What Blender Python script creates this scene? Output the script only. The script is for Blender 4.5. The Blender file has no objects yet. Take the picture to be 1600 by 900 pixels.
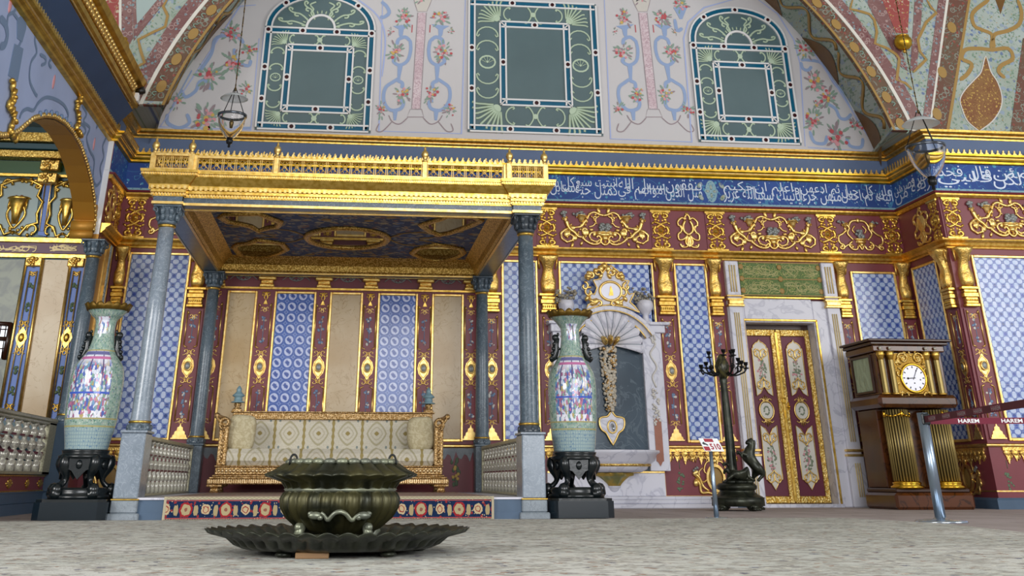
import bpy, math, random
from math import sin, cos, pi, radians, sqrt, atan2, hypot, floor, exp
from mathutils import Vector, Matrix

# ---------------------------------------------------------------- camera, world, lights, exposure
SC = bpy.context.scene
COL = SC.collection
FPX, PYP, PITCH, YAW, PXP = 1651.46, -132.63, 0.490592, 0.112695, 751.36
CZ = 0.325
FWD = Vector((sin(YAW)*cos(PITCH), cos(YAW)*cos(PITCH), sin(PITCH)))
RGT = Vector((cos(YAW), -sin(YAW), 0))
UPV = RGT.cross(FWD)
CAM = Vector((0, 0, CZ))
cd = bpy.data.cameras.new('camera')
cam = bpy.data.objects.new('camera', cd)
COL.objects.link(cam)
cam.matrix_world = Matrix.Translation(CAM) @ Matrix((RGT, UPV, -FWD)).transposed().to_4x4()
cd.sensor_width = 36.0
cd.lens = FPX/1600*36.0
cd.shift_x = (800-PXP)/1600
cd.shift_y = (PYP-450)/1600
cd.clip_start = 0.05
SC.camera = cam
SC.view_settings.view_transform = 'Standard'
SC.view_settings.look = 'None'
SC.view_settings.gamma = 1
SC.view_settings.use_curve_mapping = False
SC.view_settings.exposure = 0.0
W = bpy.data.worlds.new('world'); SC.world = W
W.use_nodes = True
bg = W.node_tree.nodes['Background']
bg.inputs[0].default_value = (0.88, 0.93, 1.0, 1)
bg.inputs[1].default_value = 0.5

def area(name, loc, target, sx, sy, power, col):
    l = bpy.data.lights.new(name, 'AREA'); l.shape = 'RECTANGLE'; l.size = sx; l.size_y = sy
    l.energy = power; l.color = col
    o = bpy.data.objects.new(name, l); COL.objects.link(o); o.location = loc
    o.rotation_euler = (Vector(target)-Vector(loc)).to_track_quat('-Z', 'Y').to_euler()
    return o
# added area lights for assumed daylight from behind, left and right; no windows built
area('window_daylight', (-9.0, 0.5, 4.2), (2.5, 15, 1.6), 5, 4, 950, (1.0, 0.98, 0.95))
area('window_daylight', (3.0, -4.5, 3.6), (2.5, 15, 1.6), 8, 5, 1150, (0.97, 0.98, 1.0))
area('window_daylight', (14.0, 3.0, 4.2), (2.0, 15, 1.8), 5, 4, 600, (1.0, 0.98, 0.95))

# ---------------------------------------------------------------- measuring helpers
def ray(x, y): return RGT*((x-PXP)/FPX) - UPV*((y-PYP)/FPX) + FWD
def at(x, y, Y=15.5):
    d = ray(x, y); return CAM + d*(Y/d.y)
def atx(x, y, X):
    d = ray(x, y); return CAM + d*(X/d.x)
def atz(x, y, Z):
    d = ray(x, y); return CAM + d*((Z-CZ)/d.z)

# ---------------------------------------------------------------- materials
def lin(h):
    if not isinstance(h, str): return tuple(h)+(1,) if len(h) == 3 else h
    v = [int(h[i:i+2], 16)/255 for i in (0, 2, 4)]
    return tuple((c/12.92 if c <= 0.04045 else ((c+0.055)/1.055)**2.4) for c in v)+(1,)
class E:
    """a small expression wrapper over math nodes"""
    def __init__(s, nt, k): s.nt = nt; s.k = k
    def op(s, o, *a, clamp=False):
        n = s.nt.nodes.new('ShaderNodeMath'); n.operation = o; n.use_clamp = clamp
        for i, x in enumerate((s,)+a):
            if isinstance(x, E): s.nt.links.new(x.k, n.inputs[i])
            else: n.inputs[i].default_value = x
        return E(s.nt, n.outputs[0])
    def __add__(s, b): return s.op('ADD', b)
    def __radd__(s, b): return s.op('ADD', b)
    def __sub__(s, b): return s.op('SUBTRACT', b)
    def __rsub__(s, b): return (s*-1)+b
    def __mul__(s, b): return s.op('MULTIPLY', b)
    __rmul__ = __mul__
    def __truediv__(s, b): return s.op('DIVIDE', b)
    def __lt__(s, b): return s.op('LESS_THAN', b)
    def __gt__(s, b): return s.op('GREATER_THAN', b)
    def abs(s): return s.op('ABSOLUTE')
    def sin(s): return s.op('SINE')
    def cos(s): return s.op('COSINE')
    def floor(s): return s.op('FLOOR')
    def fract(s): return s.op('FRACT')
    def mn(s, b): return s.op('MINIMUM', b)
    def mx(s, b): return s.op('MAXIMUM', b)
    def pow(s, b): return s.op('POWER', b)
    def sqrt(s): return s.op('SQRT')
    def cell(s): return (s+0.5).fract()-0.5       # signed distance to the nearest integer
    def sm(s, a, b):
        n = s.nt.nodes.new('ShaderNodeMapRange'); n.interpolation_type = 'SMOOTHSTEP'
        s.nt.links.new(s.k, n.inputs[0]); n.inputs[1].default_value = a; n.inputs[2].default_value = b
        return E(s.nt, n.outputs[0])
class M:
    def __init__(s, name, rough=.5, metal=0., spec=.5):
        s.m = bpy.data.materials.new(name); s.m.use_nodes = True; s.nt = s.m.node_tree
        s.b = s.nt.nodes['Principled BSDF']
        s.b.inputs['Roughness'].default_value = rough; s.b.inputs['Metallic'].default_value = metal
        s.b.inputs['Specular IOR Level'].default_value = spec
        s.tc = s.nt.nodes.new('ShaderNodeTexCoord')
    def xyz(s, kind='Object'):
        sp = s.nt.nodes.new('ShaderNodeSeparateXYZ')
        if kind == 'World':
            g = s.nt.nodes.new('ShaderNodeNewGeometry'); s.nt.links.new(g.outputs['Position'], sp.inputs[0])
        else: s.nt.links.new(s.tc.outputs[kind], sp.inputs[0])
        return [E(s.nt, sp.outputs[i]) for i in range(3)]
    def vec(s, x, y, z=0.):
        n = s.nt.nodes.new('ShaderNodeCombineXYZ')
        for i, a in enumerate((x, y, z)):
            if isinstance(a, E): s.nt.links.new(a.k, n.inputs[i])
            else: n.inputs[i].default_value = a
        return n.outputs[0]
    def _v(s, v, n):
        s.nt.links.new(v if v is not None else s.tc.outputs['Object'], n.inputs['Vector'])
    def noise(s, scale, detail=3, v=None, rough=.5, dist=0):
        n = s.nt.nodes.new('ShaderNodeTexNoise'); s._v(v, n)
        n.inputs['Scale'].default_value = scale; n.inputs['Detail'].default_value = detail
        n.inputs['Roughness'].default_value = rough; n.inputs['Distortion'].default_value = dist
        return E(s.nt, n.outputs['Fac'])
    def voro(s, scale, v=None, out='Distance', feat='F1', rnd=1.):
        n = s.nt.nodes.new('ShaderNodeTexVoronoi'); n.feature = feat; s._v(v, n)
        n.inputs['Scale'].default_value = scale; n.inputs['Randomness'].default_value = rnd
        return E(s.nt, n.outputs[out])
    def hue(s, v):  # grey value of a colour socket
        sp = s.nt.nodes.new('ShaderNodeSeparateColor'); s.nt.links.new(v.k, sp.inputs[0]); return [E(s.nt, sp.outputs[i]) for i in range(3)]
    def mix(s, f, a, b):
        n = s.nt.nodes.new('ShaderNodeMix'); n.data_type = 'RGBA'
        for i, x in ((0, f), (6, a), (7, b)):
            if isinstance(x, E): s.nt.links.new(x.k, n.inputs[i])
            elif i == 0: n.inputs[0].default_value = x
            else: n.inputs[i].default_value = lin(x)
        return E(s.nt, n.outputs[2])
    def ramp(s, f, stops, const=False):
        n = s.nt.nodes.new('ShaderNodeValToRGB'); s.nt.links.new(f.k, n.inputs[0])
        r = n.color_ramp
        if const: r.interpolation = 'CONSTANT'
        while len(r.elements) < len(stops): r.elements.new(.5)
        for e, (p, c) in zip(r.elements, stops): e.position = p; e.color = lin(c)
        return E(s.nt, n.outputs[0])
    def col(s, c):
        if isinstance(c, E): s.nt.links.new(c.k, s.b.inputs['Base Color'])
        else: s.b.inputs['Base Color'].default_value = lin(c)
        return s
    def rough(s, e): s.nt.links.new(e.k, s.b.inputs['Roughness']); return s
    def bump(s, h, st=.3, dist=.01):
        n = s.nt.nodes.new('ShaderNodeBump'); n.inputs['Strength'].default_value = st
        n.inputs['Distance'].default_value = dist; s.nt.links.new(h.k, n.inputs['Height'])
        s.nt.links.new(n.outputs[0], s.b.inputs['Normal']); return s
MAT = {}
def simple(name, c, rough=.5, metal=0., bump=None, spec=.5, vary=0):
    m = M(name, rough, metal, spec)
    if vary:
        n = m.noise(vary, 4)
        base = lin(c)
        m.col(m.mix(n, tuple(x*.78 for x in base[:3]), tuple(min(1, x*1.15) for x in base[:3])))
    else: m.col(c)
    if bump: m.bump(m.noise(bump[0], 3), bump[1], bump[2])
    MAT[name] = m.m; return m.m
def gold(name, a, b, scale, st, dist, rough=.32, carved=0, spots=None):
    m = M(name, rough, .92)
    n = m.noise(scale, 3)
    m.col(m.mix(n.sm(.3, .7), a, b))
    if carved:
        v = m.voro(carved, None, feat='SMOOTH_F1') if False else m.voro(carved)
        w = m.noise(carved*.8, 2, dist=1.5)
        m.bump(v*-1+w.sm(.35, .65), st, dist)
        if spots: m.col(m.mix((v-w*.35).sm(.2, .42), a, spots))
    else: m.bump(n, st, dist)
    MAT[name] = m.m
gold('gilt', 'e6c066', 'c69c40', 22, .25, .004)
gold('gilt_pale', 'f4d68c', 'e3bb68', 22, .2, .004, .36)
gold('gilt_deep', 'd8b03c', 'b88c20', 8, .1, .003, .36)
gold('gilt_carved', 'f4d27e', 'e6b95c', 20, .28, .01, .40, 30)
gold('gilt_old', 'e2c290', 'c49e68', 20, .5, .005, .42, 60, 'a88450')
gold('gilt_old_pale', 'e8d0a4', 'c8a878', 22, .25, .004, .4)
simple('glaze_white', 'ccd8ea', .3)
gold('gilt_fine', 'ecca74', 'd2a84c', 20, .4, .005, .38, 48, 'b08a40')
gold('gilt_lace', 'f6dc90', 'e6bc58', 20, .5, .006, .4, 48, 'c49a44')
simple('silver_fruit', '8f9290', .42, .35, (60, .4, .004))
simple('maroon', '7c3a42', .42, 0, None, .4, 3)
simple('maroon_deep', '6e2432', .4)
simple('maroon_ink', '641e36', .5)
simple('cream_paint', 'd9d6cc', .5, 0, None, .5, 4)
simple('slate_paint', '4a6078', .5, 0, None, .4, 5)
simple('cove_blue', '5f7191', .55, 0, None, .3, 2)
simple('plaster', 'cccacc', .6)
simple('pale_wall', 'a4b4da', .6, 0, None, .3, 1.5)
simple('scroll_grey', '6f86a6', .6)
simple('scroll_blue', '93a9cf', .6)
simple('line_blue', 'a9b7e2', .6)
simple('flower_red', 'c0555c', .6)
simple('flower_pink', 'd99aa2', .6)
simple('flower_yellow', 'd0b060', .6)
simple('leaf_green', '8aa394', .6)
simple('leaf_dark', '5a6f55', .6)
simple('petal_white', 'cfcbc4', .6)
simple('ochre_paint', '9c7c40', .55)
simple('umber_paint', '6d4c1e', .55, 0, None, .4, 9)
simple('rose_line', '9a8a90', .6)
simple('teal_glass', '0e5f7e', .12, 0, None, .6, 6)
simple('ruby_glass', '3a0f16', .15)
simple('pane_glass', '5c7277', .12, 0, None, .7, 1.2)
simple('tracery', 'b9cdb4', .5)
simple('tracery_green', '6f8676', .4)
simple('white_wood', 'e4e4e4', .5)
simple('porphyry_blue', '7793bd', .3, 0, None, .5, 8)
simple('chrome', 'b8c4d0', .18, .9)
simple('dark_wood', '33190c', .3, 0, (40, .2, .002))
simple('black_lacquer', '10171a', .25, 0, (30, .3, .003), .6)
simple('black_marble', '101c24', .2, 0, None, .6, 4)
simple('black_iron', '17191a', .35, .5)
simple('stone_blue', '7b9aa4', .4)
simple('belt_red', '6d0f2c', .7)
simple('belt_dark', '4e1820', .7)
simple('belt_grey', '8b7f80', .6)
simple('paper_white', 'eceff0', .4)
simple('ink_red', 'a02838', .5)
simple('ink_dark', '2c3438', .5)
simple('enamel', 'eef0ff', .25)
simple('ink_black', '14161c', .4)
simple('wood_block', '8d6a44', .6)
simple('camera_black', '111111', .4)
simple('curtain', 'a9b89a', .8, 0, (9, .8, .05))
simple('shadow_cloth', '1c1210', .8)
simple('green_paint', '2f5a2c', .45)
simple('grey_panel', '9fb0ae', .5)
simple('teal_paint', '1e4e58', .4)
simple('plum_paint', '5e3a50', .45)
simple('blue_paint', '5878c0', .45)
simple('brown_inlay', '9a5f48', .25, 0, None, .6, 14)
simple('verdigris', '948e80', .5, .1, (70, .3, .003))
simple('brass', 'e0b03c', .22, 1.)

def marble(name, a, b, c, scale, rough=.3, vein=.5, bump=False):
    m = M(name, rough)
    n = m.noise(scale, 6, dist=1.6)
    v = (n-.5).abs().sm(0, .06*vein*2)
    big = m.noise(scale*.35, 3)
    m.col(m.mix(v, c, m.mix(big.sm(.3, .7), a, b)))
    MAT[name] = m.m
marble('white_marble', 'd6d6e0', 'cbccd8', 'b9bac8', 2.2, .35, .3)
marble('grey_marble', '8a95a2', '77838f', '99a4b0', 14, .22, .3)
marble('dark_marble', '34424e', '4c5c6a', '56646f', 3, .15, .25)
marble('slate_marble', '4a5864', '5a6975', '76848e', 12, .3, .25)
marble('amber_marble', 'ae905e', 'c8b490', 'a0824e', 4.0, .3, .1)
marble('grey_stone', '8f99a2', '7c868e', '737c84', 16, .5, .3)
marble('pink_marble', 'cfb9c0', 'dccdd2', 'b89aa6', 14, .5, .5)
marble('walnut', '44240f', '5a3016', '331a0c', 3.2, .22, .35)
marble('green_bronze', '3c3a1e', '5a5630', '26261a', 6, .33, .9)
m = M('bronze', .36, .55)
n = m.noise(7, 5, dist=.8)
m.col(m.mix(n.sm(.35, .65), '25271b', '474428')); m.bump(m.noise(60, 3), .15, .003); m.rough(n*.3+.25); MAT['bronze'] = m.m
m = M('bronze_light', .38, .5)
n = m.noise(9, 5, dist=.8)
m.col(m.mix(n.sm(.35, .65), '6c7064', '868a74')); m.bump(m.noise(60, 3), .15, .003); MAT['bronze_light'] = m.m
m = M('bronze_dark', .34, .5)
n = m.noise(9, 5, dist=.8)
m.col(m.mix(n.sm(.35, .65), '23261f', '3c3f33')); m.bump(m.noise(40, 3), .3, .004); MAT['bronze_dark'] = m.m
m = M('pearl', .22, .15, .8)
n = m.noise(40, 2)
m.col(m.mix(n.sm(.3, .7), 'bab8a8', '8a857e')); MAT['pearl'] = m.m
m = M('mirror_glass', .04, 1.); m.col('34342a'); MAT['mirror_glass'] = m.m
m = M('lamp_glass', .03, 0); m.col('ffffff'); m.b.inputs['Transmission Weight'].default_value = 1.; m.b.inputs['IOR'].default_value = 1.18
MAT['lamp_glass'] = m.m

def tiles(name, ax, ay, P=.124, Q=None, hi='c2cde8', mid='6a80bc', dk='2b4688', grout=True):
    """blue and white lattice: white oval blossoms between dark blue stars"""
    m = M(name, .24, 0, .4)
    c = m.xyz('World'); u, v = c[ax]/P, c[ay]/(Q or P)
    x0, y0 = u.cell(), v.cell(); x1, y1 = (u+.5).cell(), (v+.5).cell()
    hb = ((x0/.13).pow(2)+(y0/.25).pow(2)).mn(((x0.abs()-.15)/.17).pow(2)+(y0/.21).pow(2))
    vb = ((y1/.13).pow(2)+(x1/.25).pow(2)).mn(((y1.abs()-.15)/.17).pow(2)+(x1/.21).pow(2))
    white = hb.mn(vb).sm(1.25, .85)
    star = (x0.abs()+y1.abs()).mn((x0.abs().mx(y1.abs()))*1.45)
    st = star.sm(.25, .17)
    dots = (((x1.abs()-.08)/.06).pow(2)+((y0.abs()-.09)/.06).pow(2)).sm(1.3, .6)
    diag = ((u+v).cell().abs().mn((u-v).cell().abs())).sm(.05, .02)
    w = m.noise(9, 2, m.vec(c[ax], c[ay]))
    base = m.mix(diag*.3, mid, dk)
    base = m.mix(st.mx(dots), base, m.mix(w.sm(.35, .65), dk, '3f55b0'))
    base = m.mix(white, base, m.mix(w.sm(.3, .7), hi, 'a9bfe0'))
    if grout:
        g = (u/2+.25).cell().abs().mn((v/2+.25).cell().abs()).sm(.012, .006)
        base = m.mix(g*.4, base, 'c8d0e4')
    m.col(base)
    wob = m.noise(2.5, 2, m.vec((u/2+.25).floor()*3.1, (v/2+.25).floor()*5.7))
    m.bump(wob*3+m.noise(5, 2, m.vec(c[ax], c[ay])), .12, .02)
    MAT[name] = m.m
tiles('lattice_tile', 0, 2)
tiles('lattice_tile_side', 1, 2)
def roundel(name):
    m = M(name, .22, 0, .4); P = .142
    c = m.xyz('World'); u, v = c[0]/P, c[2]/P
    x0, y0 = u.cell(), v.cell(); x1, y1 = (u+.5).cell(), (v+.5).cell()
    r = (x0.pow(2)+y0.pow(2)).sqrt(); d = x1.abs()+y1.abs()
    n = m.noise(38, 2, m.vec(c[0], c[2]))
    ang = (x0*y0*60).sin()
    leaf = (r*.9+n*.24+ang*.05).sm(.36, .24)
    base = m.mix(m.noise(3, 2, m.vec(c[0], c[2])).sm(.3, .7), '3556a4', '4668b8')
    ring = ((d-.17).abs()).sm(.04, .02)
    base = m.mix(ring, base, '8fa6dc')
    base = m.mix(d.sm(.06, .03), base, '22367c')
    base = m.mix(r.sm(.40, .375), base, 'c3cdee')
    base = m.mix(leaf*r.sm(.31, .28), base, '3a55a4')
    g = u.fract().abs().mn(v.fract().abs()).sm(.02, .01)
    m.col(m.mix((u+.5).cell().abs().mn((v+.5).cell().abs()).sm(.02, .01)*.35, base, 'a8b4dc'))
    m.bump(m.noise(2.5, 2, m.vec(u.floor()*3.3, v.floor()*5.1))*3+m.noise(6, 2), .12, .02)
    MAT[name] = m.m
roundel('roundel_tile')
def florid(name, ground, ax, ay, cols, scale=9, dens=.42, ribbon=None):
    m = M(name, .6, 0, .3)
    c = m.xyz('World'); p = m.vec(c[ax], c[ay])
    col = ground if isinstance(ground, str) else m.mix(m.noise(1.2, 2, p).sm(.35, .65), ground[0], ground[1])
    for i, (cc, s, d, *k) in enumerate(cols):
        k = k[0] if k else ''
        X, Y = c[ax]+i*3.7, c[ay]+i*1.9
        if k == 'leaf': X, Y = (X+Y)*.8, (X-Y)*2.2
        if k == 'leaf2': X, Y = (X+Y)*2.2, (X-Y)*.8
        q = m.vec(X, Y); v = m.voro(scale*s, q); w = m.noise(scale*s*3, 1, q)
        if k == 'ring': col = m.mix((v-d).abs().sm(.06, .03), col, cc)
        else: col = m.mix((v+(w-.5)*.4).sm(d+.06, d), col, cc)
    q = m.noise(scale*.35, 1, p, dist=2.0)
    col = m.mix((q-.5).abs().sm(.012, .006)*.6, col, cols[0][0])
    if ribbon: col = m.mix(((m.noise(scale*.13, 1, p, dist=1.2)-.5).abs()).sm(.012, .007), col, ribbon)
    m.col(col); MAT[name] = m.m
FL = [('7f9482', .9, .2, 'leaf'), ('75897c', .85, .18, 'leaf2'), ('8f9fae', 1.1, .27), ('6f8a76', 1.7, .2), ('66789a', 1.0, .15), ('a8946a', 2.3, .12)]
florid('vault_floral', ('a9b4b0', '98a498'), 0, 2, FL, 8)
florid('vault_floral_side', ('c3d3da', 'b4c4c8'), 1, 2, FL, 8)
florid('vault_red', ('846461', '795554'), 0, 2, [('a48c88', .8, .3, 'ring'), ('7d9096', 1.2, .24), ('6d3f46', .8, .14)], 12)
florid('vault_brown', ('685442', '6c4a3e'), 0, 2, [('868c80', .9, .3, 'ring'), ('8c4a40', 1.3, .2), ('6a7c70', 1.0, .2, 'leaf')], 9)
florid('vault_coral', '984c48', 0, 2, [('bcae96', 1.0, .2), ('b09458', 1.6, .14)], 10)
florid('vault_lattice', ('8c6a40', '7c4f34'), 0, 2, [('b89850', 1.3, .24), ('5e3b20', 2.2, .18)], 16)
florid('inscription_ground', ('2f5096', '2b4684'), 0, 2, [('4f93b4', 1.5, .15), ('8fb6c8', 2.4, .1)], 6)
florid('inscription_ground_side', ('2f58a0', '284a90'), 1, 2, [('4f93b4', 1.5, .15), ('8fb6c8', 2.4, .1)], 6)
florid('turquoise_border', ('8fb0bc', '7fa4ae'), 0, 2, [('4f7f98', 2, .2), ('3f63a0', 3, .14)], 10)
florid('green_inscription', ('59703c', '657a48'), 0, 2, [('a8a860', 2.6, .2), ('3f5a34', 1.7, .18)], 12)
florid('canopy_painting', ('3c5078', '324468'), 0, 1, [('9c9078', .9, .26), ('8c6450', 1.1, .2), ('9ea08c', 1.5, .2), ('a89a7c', .8, .2, 'leaf'), ('586e94', .8, .2)], 6)

def sofa_fabric(name):
    m = M(name, .7, 0, .3); P = .365
    c = m.xyz('World'); u, v = c[0]/P, c[2]/.30
    a = (u*2*pi).cos()*.27+.0
    x0 = u.cell()
    # ogee ring around each lattice point
    y0 = (v+.2).cell()
    r = ((x0.abs()/.37).pow(1.5)+(y0.abs()/.5).pow(1.25))
    ring = (r-.82).abs().sm(.16, .05)
    r2 = (r-.4).abs().sm(.1, .04)*.5
    band = (u+.5).cell().abs()
    bd = (band+(v*4*pi*2).sin()*.012).sm(.055, .035)
    dot = (((u.cell().abs()-.34)/.04).pow(2)+(((v+.72).cell())/.06).pow(2)).sm(1.2, .6)
    fine = m.noise(60, 2, m.vec(c[0], c[2]))
    col = m.mix(fine.sm(.35, .65), 'd8d2c2', 'cfc8b4')
    col = m.mix(ring*.75, col, 'a89f78'); col = m.mix(r2, col, 'b3a888'); col = m.mix(bd, col, 'a3925c')
    col = m.mix(r.sm(.14, .08), col, 'a08f58'); col = m.mix(dot, col, '8a9490')
    m.col(col); m.bump(m.noise(160, 2), .2, .002); MAT[name] = m.m
sofa_fabric('brocade')
m = M('brocade_plain', .7, 0, .3); n = m.noise(26, 4, dist=1)
m.col(m.mix(n.sm(.4, .6), 'bdb08c', 'd0c6a4')); m.bump(m.noise(140, 2), .2, .002); MAT['brocade_plain'] = m.m

def rug(name):
    m = M(name, .95, 0, .1)
    c = m.xyz('World'); P = .21
    u = c[0]/.35; z = c[2]; v = (z-.09)/.16
    x0, x1 = u.cell(), (u+.5).cell()
    n = m.noise(34, 2, m.vec(c[0], c[2])); q = m.voro(26, m.vec(c[0], c[2]))
    r0 = ((x0/.125).pow(2)+((v+.02)/.29).pow(2)).sqrt()+(n-.5)*.6
    r1 = ((x1/.11).pow(2)+(v/.25).pow(2)).sqrt()+(n-.5)*.7; xs = (u*2+.5).cell(); r2 = (((xs.abs()-.04)/.07).pow(2)+((v+.05)/.26).pow(2)).sqrt()+(n-.5)*.6
    col = m.mix(n.sm(.45, .55)*.5, '1c2e4e', '16243e')
    col = m.mix(q.sm(.32, .24), col, '8c3436')
    col = m.mix(m.voro(34, m.vec(c[0]+5, c[2])).sm(.2, .14), col, 'b8a888')
    col = m.mix(r2.sm(1.1, 1.0), col, 'a4946f'); col = m.mix(r0.sm(1.35, 1.25), col, '962a30'); col = m.mix(r0.sm(1.0, .92), col, 'aa9c78')
    col = m.mix(r0.sm(.35, .3), col, '8b5a4c')
    col = m.mix(r1.sm(1.1, 1.), col, 'bba885'); col = m.mix((r1-.6).abs().sm(.12, .08), col, '8c3c38')
    line = ((v.abs()-.43)).abs().sm(.025, .012)
    col = m.mix(line, col, 'b65a50')
    edge = (v.abs()).sm(.47, .49)
    wave = ((v.abs()-.56)+(c[0]*150).sin()*.02).abs().sm(.02, .01)
    ec = m.mix(wave*.7, 'b4aa8e', '5c5a4c')
    col = m.mix(edge, col, ec)
    m.col(col); m.bump(m.noise(220, 2), .4, .004); MAT[name] = m.m
rug('runner_rug')
m = M('runner_field', .95, 0, .1); c = m.xyz('World')
q = m.voro(14, m.vec(c[0], c[1]*.7)); n = m.noise(20, 2)
col = m.mix(q.sm(.3, .22), 'b09a8c', 'a0504c'); col = m.mix(m.voro(18, m.vec(c[0]+3, c[1])).sm(.22, .16), col, '3a4660')
m.col(col); MAT['runner_field'] = m.m
m = M('carpet_field', .95, 0, .1); c = m.xyz('World')
p = m.vec(c[0], c[1])
col = m.mix(m.noise(.7, 3, p).sm(.35, .65), 'cfcfc8', 'bec0b8')
n = m.noise(7.5, 4, p, .6)
col = m.mix(n.sm(.54, .66)*.6, col, '94908a')
col = m.mix((m.noise(3.2, 5, m.vec(c[0]+7, c[1]), .65)-.5).abs().sm(.05, .01)*.5, col, '8c8478')
col = m.mix((m.voro(5, p)+(m.noise(30, 3, p)-.5)*.9).sm(.3, .1)*.6, col, '85807c')
col = m.mix((m.voro(13, p)+(m.noise(60, 2, p)-.5)*.5).sm(.25, .12)*.7, col, '6f6864')
col = m.mix((m.voro(7, m.vec(c[0]+4, c[1]))+(m.noise(50, 2, p)-.5)*.5).sm(.16, .1), col, '4a4a66')
col = m.mix((m.voro(9, m.vec(c[0]+9, c[1]))+(m.noise(50, 2, p)-.5)*.6).sm(.2, .12), col, '9a7c68')
col = m.mix((m.voro(11, m.vec(c[0], c[1]+7))+(m.noise(50, 2, p)-.5)*.6).sm(.22, .14), col, 'd2d0c2')
m.col(col); m.bump(m.noise(90, 3, p)+m.noise(4, 2, p)*2, .5, .012); MAT['carpet_field'] = m.m
m = M('flagstone', .7, 0, .3); c = m.xyz('World')
n = m.noise(1.2, 3, m.vec(c[0], c[1]))
u, v = c[0]/.75+c[1].floor()*.37, c[1]/.5
g = u.cell().abs().mn(v.cell().abs()).sm(.014, .006)
col = m.mix(n.sm(.35, .65), 'a59a96', 'b3a8a6'); col = m.mix((m.noise(14, 4)).sm(.55, .75)*.4, col, '8c807a')
m.col(m.mix(g, col, '6e6460')); m.bump(m.noise(12, 3), .3, .01); MAT['flagstone'] = m.m

def porcelain(name, zb, zt, seed, sc=1.):
    """famille rose vase: green scroll ground with framed court scenes"""
    m = M(name, .12, 0, .7)
    x, y, z = m.xyz('Object')
    n = m.nt.nodes.new('ShaderNodeMath'); n.operation = 'ARCTAN2'
    m.nt.links.new(x.k, n.inputs[0]); m.nt.links.new((y*-1).k, n.inputs[1]); a = E(m.nt, n.outputs[0])
    p = m.vec(a*.26+seed, z)
    v1 = m.voro(34, p); v2 = m.voro(50, m.vec(a*.26+seed+2, z))
    g = m.mix((m.noise(22, 3, p)).sm(.4, .6), '9fb3a4', '7f9c92')
    g = m.mix(v1.sm(.32, .22), g, '567c6c'); g = m.mix(m.voro(40, m.vec(a*.26+9, z+seed)).sm(.26, .16), g, 'c4ccc0'); g = m.mix(v2.sm(.22, .14), g, 'a4849a')
    g = m.mix(m.voro(44, m.vec(a*.26+5, z+seed)).sm(.2, .12), g, '6a70b0')
    # scene figures: coloured robes
    cell = m.voro(38, m.vec(a*.36+seed, z*.8), 'Color'); h = m.hue(cell)
    fig = m.ramp(h[0], [(0, 'd5dae8'), (.18, '5468b4'), (.33, 'bf7a98'), (.46, '84a898'), (.58, 'd9dbe6'), (.7, '9c6488'), (.8, '6a94bc'), (.93, 'b8a468')], True)
    fig = m.mix(m.voro(38, m.vec(a*.36+seed, z*.8), feat='DISTANCE_TO_EDGE').sm(.03, .01), fig, '46506c')
    fig = m.mix(m.voro(70, p).sm(.16, .1), fig, '3a3040')
    def box(a0, a1, z0, z1): return ((a > a0)*(a < a1)*(z > z0)*(z < z1))
    H = zt-zb
    s1 = box(-.95, .75, zb+.20*H, zb+.665*H)
    top = (z-(zb+.54*H)+(m.noise(8, 2, p)-.5)*.1).sm(0, .08)
    scene = m.mix(top*.75, fig, 'e6e8f4')
    bars = ((a*1.9+.3).cell().abs().sm(.06, .045))*(z > (zb+.42*H))
    scene = m.mix(bars, scene, '584a74')
    beam = ((z-(zb+.61*H)).abs() < .012)
    scene = m.mix(beam, scene, 'c070a0'); scene = m.mix(((z-(zb+.37*H)).abs() < .008), scene, '3f5cc0')
    eave = ((z-(zb+.645*H)).abs() < .016)
    scene = m.mix(eave, scene, '6a6c9c')
    ground = (z < (zb+.25*H)); scene = m.mix(ground*(h[1] > .45), scene, 'e8e8f2')
    col = m.mix(s1, g, scene)
    s2 = box(-.55, .5, zb+.785*H, zb+.905*H)
    col = m.mix(s2, col, m.mix((m.noise(14, 1, p)).sm(.5, .55), fig, 'dfe2f0'))
    rim = (((z-(zb+.2*H)).abs().mn((z-(zb+.665*H)).abs()).mn((z-(zb+.15*H)).abs()).mn((z-(zb+.09*H)).abs())) < .006)
    col = m.mix(rim, col, 'a8a06c')
    low = (z < (zb+.14*H)); key = ((a*9).cell().abs().mn((z*34).cell().abs()).sm(.16, .1))
    col = m.mix(low, col, m.mix(key*.5, m.mix(v1.sm(.3, .2), '9cb0b0', '6a88a4'), '5f7f98'))
    m.col(col); MAT[name] = m.m
porcelain('porcelain_left', 0, 1.26, 0.)
porcelain('porcelain_right', 0, 1.28, 4.3)
simple('steel', '93a3b4', .3, .85)
simple('chrome_dark', '5a6068', .2, .9)
simple('brass_dark', '5c4a28', .35, .8)
simple('garland_stone', 'b5ab98', .5, 0, None, .5, 30)
simple('gilt_deep_matte', 'b98530', .5, .35, (8, .3, .01))
simple('column_bronze', '6f6238', .35, .6)
simple('gilt_lace_dark', '8a6a28', .4, .8, (40, .8, .006))
m = M('frosted_glass', .35, 0); m.col('e8ecee'); m.b.inputs['Transmission Weight'].default_value = .75; m.b.inputs['IOR'].default_value = 1.1; MAT['frosted_glass'] = m.m
m = M('mirror_dark', .3, .1); q = m.noise(5, 4, dist=1); m.col(m.mix(q.sm(.4, .6), '26322a', '4a5240')); MAT['mirror_dark'] = m.m
m = M('bracket_gilt', .35, .6); q = m.noise(5, 2); m.col(m.mix(q.sm(.4, .6), 'c4a24c', '8c8c58')); MAT['bracket_gilt'] = m.m
m = M('daylight_pane', .5); m.col('ffffff'); m.b.inputs['Emission Color'].default_value = (.85, .93, 1, 1); m.b.inputs['Emission Strength'].default_value = 1.2; MAT['daylight_pane'] = m.m
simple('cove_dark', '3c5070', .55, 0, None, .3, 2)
simple('gold_paint', 'd8c28c', .45, .1)
simple('gold_reed', 'a08c54', .4, .6)
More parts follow.
